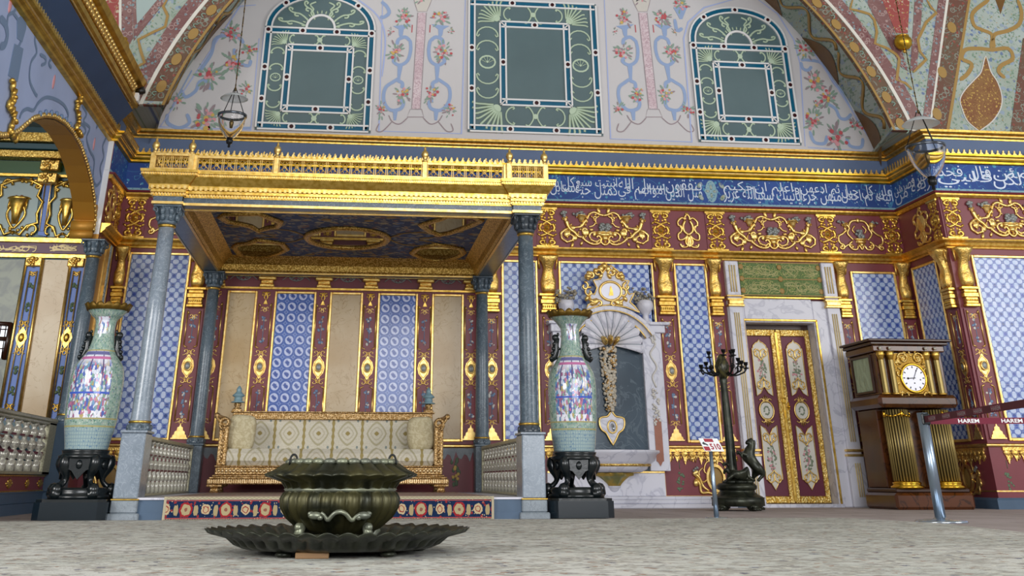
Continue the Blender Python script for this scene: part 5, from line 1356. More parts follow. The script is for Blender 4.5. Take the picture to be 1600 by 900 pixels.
# entablature
X0, X1, Y0, Y1 = -2.06, 1.87, 11.20, 15.40
def outline(d):
    cl, cr, q, bl = (-2.09, -1.80), (1.605, 1.90), 11.14, .30
    return [(cl[0]-d, q-d), (cl[1]+d, q-d), (cl[1]+d, Y0-d), (cr[0]-d, Y0-d), (cr[0]-d, q-d), (cr[1]+d, q-d), (cr[1]+d, q+bl+d), (X1+d, q+bl+d), (X1+d, Y1), (X0-d, Y1), (X0-d, q+bl+d), (cl[0]-d, q+bl+d)]
def loft(mb, prof):
    n = 12; vs = []; fs = []
    for d, z in prof: vs += [(x, y, z) for x, y in outline(d)]
    for i in range(len(prof)-1):
        for k in range(n): fs.append((i*n+k, i*n+(k+1) % n, (i+1)*n+(k+1) % n, (i+1)*n+k))
    return mb.add(vs, fs)
IX0, IX1, IY0, IY1 = -1.84, 1.65, 11.42, 15.18
m = MB(); loft(m, [(0, 2.80), (0, 2.875)])
n = 12; o_ = outline(0); m.box(X0, IX0, IY0, Y1, 2.801, 2.874); m.box(IX1, X1, IY0, Y1, 2.801, 2.874); m.box(X0, X1, Y0+.005, IY0, 2.801, 2.874); m.box(IX0, IX1, IY1, Y1, 2.801, 2.874)
for x in (FXL, FXR): m.box(x-.145, x+.145, 11.145, 11.45, 2.8005, 2.874)
m.build('beam', 'slate_marble', cn)
m = MB()
for d in (.004,):
    loft(m, [(d-.01, 2.795), (d+.008, 2.797), (d+.008, 2.822), (d-.01, 2.824)])
for a in (.0,): sweep(m, [(IX0, IY0), (IX0, IY1), (IX1, IY1), (IX1, IY0)], [(-.02, 2.79), (0.008, 2.79), (.008, 2.812), (-.02, 2.812)], True)
m.build('gilt_fillet', 'gilt_pale', cn)
m = MB(); loft(m, [(-.02, 2.872), (.012, 2.873), (.016, 2.90), (.03, 2.912), (.032, 2.94), (.05, 2.95), (.056, 2.985), (.095, 3.03), (.12, 3.062), (.124, 3.085), (.14, 3.09), (.145, 3.118), (.0, 3.122)])
m.add([(x, y, 3.12) for x, y in outline(.02)], [tuple(range(12))]); ent = m.build('cornice', 'gilt', cn)
m = MB()
def dents(d, z, step, s):
    o = outline(d)
    for k in (0, 1, 2, 3, 4, 5, 6, 7, 10, 11):
        a, b = Vector(o[k]), Vector(o[(k+1) % 12]); L = (b-a).length; c = int(L/step)
        if L < .05: continue
        for i in range(c): p = a+(b-a)*(i+.5)/c; m.box(p.x-s, p.x+s, p.y-s, p.y+s, z-s*1.3, z+s*1.3)
dents(.022, 2.893, .03, .009); dents(.128, 3.075, .024, .008); dents(.045, 2.955, .05, .013)
m.build('dentils', 'gilt_pale', ent)
# openwork parapet
par_ = MB(); pst = MB(); PST = []; LATS = []
def parapet(a, b, nrm, npan):
    lat = MB(); LATS.append(lat); a, b = Vector(a), Vector(b); d = (b-a); L = d.length; d /= L; f = Fr((a.x, a.y, 3.12), (d.x, d.y, 0), (0, 0, 1), (nrm[0], nrm[1], 0))
    par_.box(0, L, 0, .03, -.015, .015, f, .004); par_.box(0, L, .148, .18, -.018, .018, f, .004); w = L/npan
    for i in range(npan):
        x = w*i
        for q in ((x+.005, x+.013, .03, .148), (x+w-.013, x+w-.005, .03, .148)): lat.box(*q, -.008, .008, f)
        cx, cz, hw, hh = x+w/2, .089, w/2-.016, .052
        for s in (1, -1): lat.tube([(cx-hw, cz+s*hh, 0), (cx+hw*.5, cz-s*hh*.5, 0), (cx+hw*.2, cz-s*hh, 0)], .006, 4, fr=f); lat.tube([(cx+hw, cz+s*hh, 0), (cx-hw*.5, cz-s*hh*.5, 0), (cx-hw*.2, cz-s*hh, 0)], .006, 4, fr=f)
        lat.tube([(cx+hw*.35*cos(2*pi*k/8), cz+hh*.35*sin(2*pi*k/8), 0) for k in range(8)], .005, 4, closed=True, fr=f)
    nc = int(L/.055)
    for i in range(nc):
        crest(par_, f.p(L*(i+.5)/nc, .178), (d.x, d.y, 0), .05, .02)
    return f, L
def post(x, y, w=.026): PST.append((x, y)); pst.box(x-w, x+w, y-w*.8, y+w*.8, 3.12, 3.302, None, .004)
o = outline(.06)
xs = [o[2][0]+.02, at(432, 250, 11.1).x, at(664, 262, 11.1).x, o[3][0]-.02]
for k, n_ in ((0, 6), (1, 12), (2, 6)): parapet((xs[k]+.025, Y0-.06), (xs[k+1]-.025, Y0-.06), (0, -1), n_)
parapet((o[0][0]+.03, o[0][1]), (o[1][0]-.03, o[1][1]), (0, -1), 4); parapet((o[4][0]+.03, o[4][1]), (o[5][0]-.03, o[5][1]), (0, -1), 4)
parapet((o[5][0], o[5][1]+.03), (o[6][0], o[6][1]), (1, 0), 4); parapet((o[7][0], o[7][1]), (o[8][0], Y1), (1, 0), 30)
parapet((o[0][0], o[11][1]), (o[0][0], o[0][1]+.03), (-1, 0), 4); parapet((o[9][0], Y1), (o[10][0], o[10][1]), (-1, 0), 30)
for x, y in ((o[0][0]+.01, o[0][1]+.01), (o[1][0]-.01, o[1][1]+.01), (o[4][0]+.01, o[4][1]+.01), (o[5][0]-.01, o[5][1]+.01), (xs[1], Y0-.06), (xs[2], Y0-.06), (xs[0], Y0-.06), (xs[3], Y0-.06)): post(x, y)
parapet_o = par_.build('parapet', 'gilt_pale', cn); [q.build('lattice', 'gold_line', parapet_o) for q in LATS]
for x, y in PST: one('box', x-.026, x+.026, y-.021, y+.021, 3.12, 3.302, None, .004).build('post', 'gilt_pale', parapet_o)
for x, y in ((o[0][0]+.02, o[0][1]+.02), (o[1][0]-.02, o[1][1]+.02), (xs[1], Y0-.06), (xs[2], Y0-.06), (o[4][0]+.02, o[4][1]+.02), (o[5][0]-.02, o[5][1]+.02)):
    one('lathe', [(.03, 3.30), (.03, 3.315), (.014, 3.33), (.03, 3.355), (.038, 3.38), (.03, 3.41), (.012, 3.425), (.014, 3.44), (.007, 3.46), (0, 3.48)], 14, (x, y, 0), mod=lambda t, i, r, z: 1+.06*cos(t*8)).build('finial', 'gilt_pale', cn)
# painted soffit with gilt cove and mirrors
m = MB(); sweep(m, [(IX0, IY0), (IX0, IY1), (IX1, IY1), (IX1, IY0)], [(0, 2.80), (.03, 2.83), (.05, 2.90), (.12, 2.97), (.17, 3.0), (.17, 3.05), (-.03, 3.05), (-.03, 2.80)], True); m.build('gilt_cove', 'gilt_fine', cn)
one('box', IX0, IX1, IY0, IY1, 3.0, 3.05).build('painted_ceiling', 'canopy_painting', cn)
CF = Fr((0, 0, 3.0), (1, 0, 0), (0, 1, 0), (0, 0, -1))
def mirror(px=None, ell=None):
    if ell: c, a, b = ell; pts = [(c[0]+a*cos(2*pi*k/32), c[1]+b*sin(2*pi*k/32)) for k in range(32)]
    else: pts = [(atz(x, y, 3.0).x, atz(x, y, 3.0).y) for x, y in px]
    f_ = one('tube', [(u, v, .012) for u, v in pts], .05 if ell else .045, 6, True, CF, flat=.6).build('mirror_frame', 'gilt_fine', cn)
    one('prism', pts, .002, .012, CF).build('mirror', 'mirror_glass', f_)
c = atz(543, 371, 3.0); mirror(ell=((c.x, c.y), .50, .62))
y_ = lambda *p: smooth(p, 1)
mirror([(352, 333), (345, 338), (356, 345), (375, 348), (392, 352), (404, 359), (420, 354), (434, 352), (438, 345), (428, 341), (415, 336), (404, 332)])
mirror([(366, 385), (372, 380), (390, 378), (402, 373), (418, 375), (440, 379), (448, 388), (438, 393), (420, 399), (395, 401), (375, 397)])
mirror([(658, 350), (672, 345), (690, 340), (700, 336), (740, 337), (752, 343), (738, 350), (715, 358), (700, 363), (685, 365), (670, 359)])
mirror([(644, 394), (652, 387), (668, 383), (682, 380), (700, 383), (720, 387), (724, 394), (716, 399), (700, 404), (680, 406), (660, 402)])
m = MB(); c2 = (c.x, c.y)
for sx in (1, -1):
    for sy in (1, -1):
        m.tube([(c2[0]+sx*u, c2[1]+sy*v, .004) for u, v in smooth([(.55, .1), (.7, .35), (.95, .4), (1.1, .2), (.9, .05)], 4)], .02, 4, fr=CF, flat=.3)
        for u, v in ((.5, 1.2), (1.0, .9), (1.25, 1.3), (.25, 1.0), (1.35, .5)): m.blob(c2[0]+sx*u, c2[1]+sy*v, .002, .06, .07, .004, CF, u*3, 7, 4)
m.build('painted_arabesque', 'ochre_paint', cn)

# side railings of mother-of-pearl balusters
def baluster_proto(x, y, z0, z1, par, r=.016):
    h = z1-z0; P = [(.9, 0), (.9, .2), (.5, .22), (1., .26), (1.15, .34), (.5, .42), (.55, .44), (1.25, .52), (1.25, .58), (.5, .64), (.5, .68), (1.1, .76), (.9, .84), (.5, .9), (.8, .95), (.8, 1)]
    return one('lathe', [(r*a, z0+h*b) for a, b in P], 10, (x, y, 0)).build('baluster', 'pearl', par)
def railing(x, ya, yb, z0, z1, n, label, r=.02, xr=None):
    t = thing('railing', label, 'railing', (x, (ya+yb)/2, z0))
    m = MB(); m.box(x-.035, x+.035, ya, yb, z1-.035, z1, None, .006); m.box(x-.035, x+.035, ya, yb, z0, z0+.02, None, .004); m.box(x-.03, x+.03, yb-.05, yb, z0, z1, None, .004); m.build('frame', 'pearl_frame', t)
    one('box', x-.012, x+.012, ya, yb, z0+(z1-z0)*.42, z0+(z1-z0)*.445).box(x-.012, x+.012, ya, yb, z0+(z1-z0)*.68, z0+(z1-z0)*.70).build('middle_rail', 'maroon_ink', t)
    p = None
    for k in range(n):
        yy = ya+(yb-.05-ya)*(k+.5)/n
        if p is None: p = baluster_proto(x, yy, z0+.02, z1-.035, t, r); y1 = yy
        else: c = p.copy(); COL.objects.link(c); c.parent = t; c.location = (0, yy-y1, 0); WL[c] = WL[t]
    return t
m_ = M('pearl_frame', .35, .2, .5); q = m_.voro(60); m_.col(m_.mix(q.sm(.2, .5), '7f7c62', 'a9a68c')); MAT['pearl_frame'] = m_.m
railing(-1.93, 11.44, 15.05, .185, .70, 13, 'mother of pearl railing on the left side of the throne platform', .030)
railing(1.74, 11.44, 15.05, .185, .70, 13, 'mother of pearl railing on the right side of the throne platform', .030)

# ---------------------------------------------------------------- sofa
SY = 14.40
sf = thing('sofa', 'long gilded sofa with cream and gold brocade upholstery under the canopy', 'sofa', (-.2, 14.8, .19))
SX0, SX1 = -1.60, 1.22
m = MB()
for x0, x1, y0, z0, z1 in ((SX0-.02, SX1+.02, SY-.03, .275, .335), (SX0, SX1, SY-.01, .335, .355), (SX0+.03, SX1-.03, SY+.01, .355, .375), (SX0+.055, SX1-.055, SY+.03, .375, .46), (SX0+.045, SX1-.045, SY+.02, .46, .475)): m.box(x0, x1, y0, 15.12, z0, z1, None, .01)
rail = m.build('seat_rail', 'gilt_old', sf)
m = MB(); n = 110
for k in range(n): x = SX0+(SX1-SX0)*(k+.5)/n; m.box(x-.008, x+.008, SY-.042, SY-.028, .285, .33, None, .003)
for k in range(60): x = SX0+.08+(SX1-SX0-.16)*(k+.5)/60; m.blob(x, SY+.028, .418, .02, .012, .022, WLD, 0, 6, 4)
m.build('carved_moulding', 'gilt_old_pale', rail)
for x in (SX0+.07, SX1-.07):
    for y in (SY+.06, 15.03): one('box', x-.09, x+.09, y-.08, y+.08, .25, .275, None, .006).lathe([(.06, .19), (.075, .20), (.06, .215), (.055, .23), (.075, .25)], 4, (x, y, 0), a0=pi/4, a1=pi/4+2*pi, smooth=False).build('leg', 'gilt_old', sf)
one('box', SX0+.13, SX1-.13, SY+.04, 15.02, .476, .655, None, .05).build('seat_cushion', 'brocade', sf)
one('box', SX0+.16, SX1-.16, 14.98, 15.12, .476, 1.0, None, .03).build('backrest', 'brocade', sf)
m = MB(); m.box(SX0+.15, SX1-.15, 14.97, 15.14, .995, 1.075, None, .008); m.box(SX0+.12, SX1-.12, 14.955, 15.15, 1.075, 1.09, None, .004)
for k in range(90): x = SX0+.16+(SX1-SX0-.32)*(k+.5)/90; m.box(x-.006, x+.006, 14.962, 14.972, 1.01, 1.06, None, .002)
m.build('top_rail', 'gilt_old', sf)
for sx, x in ((-1, SX0+.115), (1, SX1-.105)):
    m = MB(); m.box(x-.055, x+.055, SY+.03, SY+.13, .475, .90, None, .01); m.box(x-.04, x+.04, SY+.13, 15.1, .475, .86, None, .02)
    for k in range(9): m.blob(x, SY+.03, .52+k*.045, .022, .015, .024, WLD, 0, 7, 4)
    for yy in (SY+.02, SY+.14):
        m.tube([(x+sx*(.03+a*.9)*1., yy, .93+b) for a, b in spi(-.04, .0, .075, .015, -70, 360, 18)], .02, 6)
        m.tube([(x+sx*.02, yy, .88), (x+sx*.06, yy, .95), (x+sx*.10, yy, 1.0)], .022, 6); m.blob(x+sx*.10, yy, 1.01, .035, .03, .035)
    m.tube([(x+sx*.09, SY+.02, 1.0), (x+sx*.07, 15.0, 1.0)], .03, 6); m.build('armrest', 'gilt_old', sf)
for x in (SX0+.19, SX1-.20):
    p = one('box', x-.06, x+.06, 15.0, 15.12, 1.09, 1.115, None, .004).lathe([(.05, 1.115), (.05, 1.13), (.03, 1.14), (.045, 1.16), (.045, 1.18), (.03, 1.19)], 14, (x, 15.06, 0)).build('finial', 'gilt_old', sf)
    one('lathe', [(.085, 1.19), (.09, 1.197), (.05, 1.212), (.055, 1.235), (.045, 1.25), (.075, 1.265), (.08, 1.275), (.05, 1.30), (.03, 1.325), (.036, 1.34), (.025, 1.365), (.008, 1.385), (0, 1.39)], 16, (x, 15.06, 0)).build('pagoda_cap', 'stone_blue', p)
def cushion(x, y, z, a, b, c, rot, label):
    m = MB(); vs = []; n, k = 20, 14
    for i in range(k+1):
        ph = -pi/2+pi*i/k
        for j in range(n):
            t = 2*pi*j/n; sg = lambda v, e: (abs(v)**e)*(1 if v > 0 else -1)
            u = Vector((a*sg(cos(ph), .45)*sg(cos(t), .5), b*sg(cos(ph), .6)*sg(sin(t), .7), c*sg(sin(ph), .55)))
            u.rotate(Matrix.Rotation(rot, 3, 'Y')); vs.append(Vector((x, y, z))+u)
    fs = [(i*n+j, i*n+(j+1) % n, (i+1)*n+(j+1) % n, (i+1)*n+j) for i in range(k) for j in range(n)]; m.add(vs, fs, True)
    return tag(m.build('cushion', 'brocade_plain'), label, 'cushion')
cushion(-1.29, 14.62, .83, .17, .09, .20, .06, 'plump brocade cushion against the left arm of the sofa')
cushion(.90, 14.62, .83, .17, .09, .19, -.06, 'plump brocade cushion against the right arm of the sofa')

# ---------------------------------------------------------------- porcelain vases on carved stands
def vase(cx, cy, y_px, prof_px, x_px, label, pmat, stand_label, plinth_label, pxs):
    Z = lambda yp: at(x_px, yp, cy).z; K = (at(x_px+10, 650, cy).x-at(x_px, 650, cy).x)/10
    zb = Z(y_px[1])
    t = thing('porcelain_vase', label, 'vase', (cx, cy, zb)); P = [(w*K, Z(yp)) for w, yp in prof_px]
    q = smooth(P, 4)
    q = [(0.001, q[0][1])]+q+[(q[-1][0]*.86, q[-1][1]-.005), (q[-1][0]*.45, q[-1][1]-.12), (.04, q[-1][1]-.2)]
    one('lathe', q, 48, (cx, cy, 0)).build('body', pmat, t)
    rt = P[-1]; zr = rt[1]
    one('lathe', [(rt[0]*.93, zr-.01), (rt[0]*1.03, zr-.012), (rt[0]*1.12, zr+.02), (rt[0]*1.02, zr+.028), (rt[0]*.85, zr+.0)], 64, (cx, cy, 0), mod=lambda a, i, r, z: (r*(1+(.06*abs(sin(a*8)) if i in (2, 3) else 0)), z+(.03*abs(sin(a*8)) if i in (2, 3) else 0))).build('bronze_rim', 'gilt_deep_dark', t)
    # lion-shaped handles on the neck
    zn = Z(y_px[2]); rn = 17*K
    for s in (1, -1):
        m = MB(); m.tube([(cx+s*(rn+.02), cy, zn+.12), (cx+s*(rn+.045), cy, zn+.06), (cx+s*(rn+.04), cy, zn), (cx+s*(rn+.06), cy, zn-.06), (cx+s*(rn+.10), cy, zn-.10)], [.02, .034, .032, .036, .02], 7)
        m.blob(cx+s*(rn+.045), cy, zn+.12, .035, .03, .035); m.blob(cx+s*(rn+.02), cy-.02, zn+.15, .014, .014, .018)
        for k in range(4): m.blob(cx+s*(rn+.06+k*.012), cy-.02, zn+.06-k*.045, .02, .02, .02, WLD, 0, 6, 4)
        m.tube([(cx+s*(rn+.03), cy-.02, zn+.02), (cx+s*(rn+.0), cy-.02, zn+.01)], .012, 5); m.build('lion_handle', 'black_lacquer', t)
    # stand
    zp, zs = .172, zb
    t2 = thing('vase_stand', stand_label, 'stand', (cx, cy, zp)); w = .225
    m = MB(); m.lathe([(w*.8, zs-.075), (w*1.02, zs-.07), (w*1.05, zs-.05), (w*.9, zs-.035), (w*.92, zs-.02), (w*.95, zs-.004), (w*.2, zs-.002)], 32, (cx, cy, 0)); m.build('top', 'black_lacquer', t2)
    for k in range(5):
        a = -pi/2+2*pi*(k+.5)/5; m = MB(); c_, s_ = cos(a), sin(a); H = zs-zp
        q = smooth([(.93*w, zs-.06), (1.02*w, zp+H*.72), (.82*w, zp+H*.5), (.85*w, zp+H*.34), (1.15*w, zp+H*.2), (1.24*w, zp+H*.12), (1.1*w, zp+.03)], 3)
        m.tube([(cx+c_*r, cy+s_*r, z) for r, z in q], [.036+.014*sin(i*.5) for i in range(len(q))], 8)
        m.blob(cx+c_*1.02*w, cy+s_*1.02*w, zp+H*.76, .045, .045, .055); m.blob(cx+c_*1.18*w, cy+s_*1.18*w, zp+H*.19, .055, .055, .055); m.blob(cx+c_*1.26*w, cy+s_*1.26*w, zp+H*.10, .04, .04, .03)
        m.build('leg', 'black_lacquer', t2)
    m = MB(); m.lathe([(w*1.0, zp+.09), (w*1.08, zp+.085), (w*1.12, zp+.06), (w*1.08, zp+.035), (w*1.2, zp+.03), (w*1.2, zp), (w*.3, zp)], 32, (cx, cy, 0))
    for k in range(5):
        a = -pi/2+2*pi*k/5; f = Fr((cx+cos(a)*w*.82, cy+sin(a)*w*.82, 0), (-sin(a), cos(a), 0), (0, 0, 1), (cos(a), sin(a), 0))
        m.prism([(-.12, zs-.07), (.12, zs-.07), (.11, zs-.15), (.06, zs-.17), (0, zs-.24), (-.06, zs-.17), (-.11, zs-.15)], -.01, .012, f); m.blob(0, zs-.12, .012, .03, .04, .02, f)
    m.build('carved_apron', 'black_lacquer', t2)
    t3 = thing('plinth_block', plinth_label, 'plinth', (cx, cy, 0)); a, b, c = pxs; e = .07
    q = [(a+e, cy-.31), (b-e, cy-.31), (b, cy-.31+e), (b, cy+.31-e), (b-e, cy+.31), (a+e, cy+.31), (a, cy+.31-e), (a, cy-.31+e)]
    m = MB(); m.prism(q, .012, .15, Fr((0, 0, 0), (1, 0, 0), (0, 1, 0), (0, 0, 1))); m.build('block', 'black_marble', t3)
    m = MB(); m.prism([(cx+(x-cx)*.96, cy+(y-cy)*.96) for x, y in q], .15, .172, Fr((0, 0, 0), (1, 0, 0), (0, 1, 0), (0, 0, 1))); m.build('top_slab', 'black_lacquer', t3)
MAT['gilt_deep_dark'] = simple('gilt_deep_dark', '6e5418', .45, .6, (60, .4, .004))
vase(-2.375, 11.2, (0, 703, 545), [(33, 703), (35, 690), (40, 660), (42, 620), (42, 595), (39, 575), (30, 560), (22, 548), (17.5, 530), (16, 512), (17.5, 500), (24, 494), (33, 484)], 147,
     'tall porcelain vase with court scenes on the left of the canopy', 'porcelain_left', 'carved black stand under the left porcelain vase', 'black marble block on the carpet under the left vase stand', (-2.70, -2.07, 0))
vase(2.20, 11.35, (0, 706, 548), [(31, 706), (33, 690), (35.5, 660), (37, 625), (37, 600), (34, 582), (26, 568), (19, 555), (15.5, 538), (14.5, 522), (16, 510), (23, 503), (32, 495)], 890,
     'tall porcelain vase with blue and pink scenes on the right of the canopy', 'porcelain_right', 'carved black stand under the right porcelain vase', 'black marble block on the floor under the right vase stand', (1.90, 2.51, 0))

# ---------------------------------------------------------------- bronze basin on its dish
BX, BY = -.02, 6.02
ds = thing('brazier_dish', 'wide scalloped bronze dish on the carpet holding the basin', 'dish', (BX, BY, .03)); NF = 44
def sc_(amp, N=NF): return lambda a, i, r, z: 1+amp*abs(sin(a*N/2))-amp*.6
def dmod(a, i, r, z):
    s = abs(sin(a*NF/2)); k = {0: 0, 1: .01, 2: .03, 3: .045, 4: .035, 5: .03, 6: .03, 7: .03, 8: .03, 9: .02, 10: .0}.get(i, 0)
    return (r*(1+k*(s-.5)), z+(-.016*(1-s) if i in (4, 5, 6) else 0)-(.02*(s-.5) if i in (3, 7, 8) else 0)*.5)
one('lathe', [(.40, .034), (.455, .036), (.495, .052), (.515, .075), (.555, .098), (.632, .116), (.632, .121), (.555, .107), (.50, .085), (.46, .055), (.40, .045), (0.001, .042)], NF*6, (BX, BY, 0), mod=dmod).build('dish', 'bronze_dark', ds)
for a in (.3, 2.2, 4.1, 5.3): one('blob', BX+cos(a)*.42, BY+sin(a)*.42, .024, .04, .04, .014).build('foot', 'bronze_dark', ds)
bs = thing('brazier_basin', 'fluted bronze basin with a broad drooping rim standing in the scalloped dish', 'basin', (BX, BY, .05)); NB = 26
def bmod(a, i, r, z):
    s = abs(sin(a*NB/2)); k = [0, .0, .04, .07, .085, .085, .08, .07, .05, .05, .035, .035, .035, .05, .03, 0][min(i, 15)]
    dz = -.006*(1-s) if i in (10, 11, 12) else .010*(s-.6) if i == 13 else 0
    return (r*(1+k*(s-.6)), z+dz)
one('lathe', [(.05, .075), (.13, .085), (.20, .115), (.255, .16), (.284, .205), (.288, .245), (.275, .268), (.262, .278), (.272, .29), (.29, .315), (.372, .342), (.375, .350), (.33, .368), (.285, .392), (.262, .398), (.25, .38), (.24, .25), (.15, .12), (.001, .1)], NB*8, (BX, BY, 0), mod=bmod).build('bowl', 'bronze', bs)
m = MB()
for k in range(28): a = 2*pi*k/28; m.blob(BX+cos(a)*.258, BY+sin(a)*.258, .402, .033, .026, .016, WLD, a+pi/2, 8, 5)
m.build('beaded_collar', 'bronze_light', bs)
m = MB(); m.lathe([(.262, .272), (.275, .283), (.262, .292)], 60, (BX, BY, 0), mod=lambda a, i, r, z: 1+.02*abs(sin(a*18))); m.build('neck_band', 'bronze_light', bs)
for a in (-150, -25):
    A = radians(a); f = Fr((BX+cos(A)*.272, BY+sin(A)*.272, .40), (-sin(A)*.6+cos(A)*0, cos(A)*.6, 0), (0, 0, 1), (cos(A), sin(A), 0)); f.U.normalize(); f = Fr(f.O, (1, 0, 0), (0, 0, 1), (0, -1, 0)) 
    one('tube', [(.019*cos(radians(q)), .034*sin(radians(q)), 0) for q in range(-20, 201, 20)], .005, 6, fr=f).build('ring_handle', 'black_iron', bs)
for a in (-45, -135, 45, 135):
    A = radians(a-8); c_, s_ = cos(A), sin(A); m = MB()
    q = [(.215, .135), (.235, .10), (.205, .075), (.215, .055)]
    m.tube([(BX+c_*r, BY+s_*r, z) for r, z in q], [.022, .024, .018, .024], 8); m.blob(BX+c_*.235, BY+s_*.235, .125, .022, .022, .02)
    for d in (-.018, 0, .018): m.tube([(BX+c_*.215-s_*d, BY+s_*.215+c_*d, .058), (BX+c_*.242-s_*d*1.4, BY+s_*.242+c_*d*1.4, .053)], [.010, .007], 6)
    m.build('paw_foot', 'bronze_light', bs)
m = MB(); pts = []
for (x, z) in smooth([(-.085, .188), (-.07, .178), (-.052, .158), (-.04, .168), (-.02, .186), (.006, .192), (.032, .182), (.052, .162), (.064, .158), (.08, .172), (.1, .182)], 3):
    xx = x-.0; yy = -sqrt(max(0, (.288-.5*max(0, .2-z))**2-xx*xx))-.006; pts.append((BX+xx, BY+yy, z))
m.tube(pts, [.008]*5+[.010]*(len(pts)-10)+[.008]*5, 7)
for x in (-.11, .115):
    yy = -sqrt(.28**2-x*x)-.006; m.blob(BX+x, BY+yy, .176, .036, .016, .017); m.blob(BX+x*1.2, BY+yy+.006, .184, .016, .01, .01); m.blob(BX+x*.8, BY+yy-.004, .168, .016, .01, .012)
m.build('snake_handle', 'bronze_light', bs)
tag(one('box', -.205, -.055, 5.585, 5.66, .012, .036, None, .003).build('wooden_block', 'wood_block'), 'small wooden block wedged under the front of the bronze dish', 'block')

# ---------------------------------------------------------------- marble wall fountain
YF = 15.36
def F(x, y, Y=YF): q = at(x, y, Y); return (q.x, q.z)
FF = back(0, 0, YF)
ft = thing('marble_fountain', 'white marble wall fountain with shell, fruit garland and half basin', 'fountain', (3.5, YB, .0))
m = MB(); cx = F(951, 600)[0]; xl, xr = cx-.88, F(1040, 760)[0]
m.box(xl, 4.17, YF-.02, YB, .135, .42, None, .006); m.box(xl-.1, 5.05, YF-.22, YB, 0, .05, None, .008); m.box(xl-.1, 5.05, YF-.19, YB, .05, .10, None, .01); m.box(xl-.1, 5.03, YF-.16, YB, .10, .135, None, .006); m.box(cx-.5, cx+.5, YF+.02, YB, .42, 2.1)
m.build('marble_dado', 'white_marble', ft)
m = MB(); m.box(xl, 4.17, YF-.03, YF, .40, .425, None, .004); m.build('gilt_rail', 'gilt_pale', ft)
one('box', cx-.49, cx+.49, YF, YF+.05, .425, 2.0).build('dark_slab', 'dark_marble', ft)
for s in (-1, 1):
    x0, x1 = (cx+s*.49, cx+s*.76); a, b = min(x0, x1), max(x0, x1); m = MB(); m.box(a, b, YF-.06, YB, .425, 2.12, None, .006); m.box(a-.03, b+.06*(s == 1), YF-.09, YB, 2.12, 2.22, None, .01); m.box(a-.06, b+.12*(s == 1), YF-.12, YB, 2.22, 2.26, None, .006)
    p = m.build('side_pier', 'white_marble', ft); fp = back((a+b)/2, 0, YF-.06); cc = MB()
    strokes(cc, fp.sub(0, 1.75), [([(-.3, 1), (.5, .7), (-.4, .3), (.5, -.2), (-.3, -.6), (.2, -1)], 1, .8), (spi(.2, .85, .3, .08, 0, 300, 10), 1, .7)], .09, .32, .014, mirror=False, w=.6)
    R = random.Random(s)
    for k in range(34): cc.blob(R.uniform(-.045, .045), 1.40-k*.013, .01, R.uniform(.012, .024), R.uniform(.012, .02), .016, fp, R.random()*3, 6, 4)
    cc.build('carved_relief', 'grey_stone' if False else 'petal_white', p)
    one('prism', [(-.05, 1.02), (-.03, 1.05), (.03, 1.05), (.05, 1.02), (.05, .54), (.03, .53), (.0, .48), (-.03, .53), (-.05, .54)], 0, .01, fp.sub(.0, 0)).build('inlay', 'brown_inlay', p)
# shell
hub = F(951, 536); m = MB(); NR = 13
def shellpt(t, k):
    """t: 0..1 along the fan, k: 0 hub .. 1 rim"""
    a = radians(-18+216*t); s = abs(sin(pi*t*NR)); R = (.415+.035*s)*(.98 if .08 < t < .92 else 1.04)
    yy = max(sin(a), -.28)
    dz = .15*sin(pi*min(1, k)*.62)+.03*s*k
    return (hub[0]+cos(a)*R*k, hub[1]-.02+yy*R*k*.98, dz)
nt, nk = NR*8, 8; vs = [FF.p(*shellpt(i/nt, j/nk)) for j in range(nk+1) for i in range(nt+1)]
m.add(vs, [(j*(nt+1)+i, j*(nt+1)+i+1, (j+1)*(nt+1)+i+1, (j+1)*(nt+1)+i) for j in range(nk) for i in range(nt)], True)
m.add([FF.p(shellpt(i/nt, 1)[0], shellpt(i/nt, 1)[1], 0) for i in range(nt+1)]+[FF.p(*shellpt(i/nt, 1)) for i in range(nt+1)], [(i, i+1, nt+2+i, nt+1+i) for i in range(nt)], True)
sh = m.build('shell', 'white_marble', ft)
m = MB()
for i in range(1, NR): q = [(u, v, w+.004) for u, v, w in [shellpt(i/NR, k/8) for k in range(2, 9)]]; m.tube(q, .005, 4, fr=FF)
m.build('shell_groove', 'grey_stone', sh)
m = MB()
for k in (-1, 0, 1): leaf(m, FF, hub[0]+k*.05, hub[1]-.04, 90-k*30, .14, .06, .18, False)
m.build('shell_palmette', 'gilt_lace', sh)
# arched pediment
m = MB(); A, B, C2 = [], [], []
for i in range(21):
    a = radians(28+124*i/20); A.append((hub[0]+.70*cos(a), 1.79+.66*sin(a))); B.append((hub[0]+.56*cos(a), 1.79+.53*sin(a))); C2.append((hub[0]+.64*cos(a), 1.79+.60*sin(a)))
m.band(A, B, .0, .13, FF); m.band(A, C2, .13, .19, FF)
m.build('arched_pediment', 'white_marble', ft)
m = MB(); m.tube([(u, v, .14) for u, v in B], .012, 5, fr=FF); m.tube([(u, v, .195) for u, v in C2], .01, 5, fr=FF); m.build('gilt_edge', 'gilt_pale', ft)
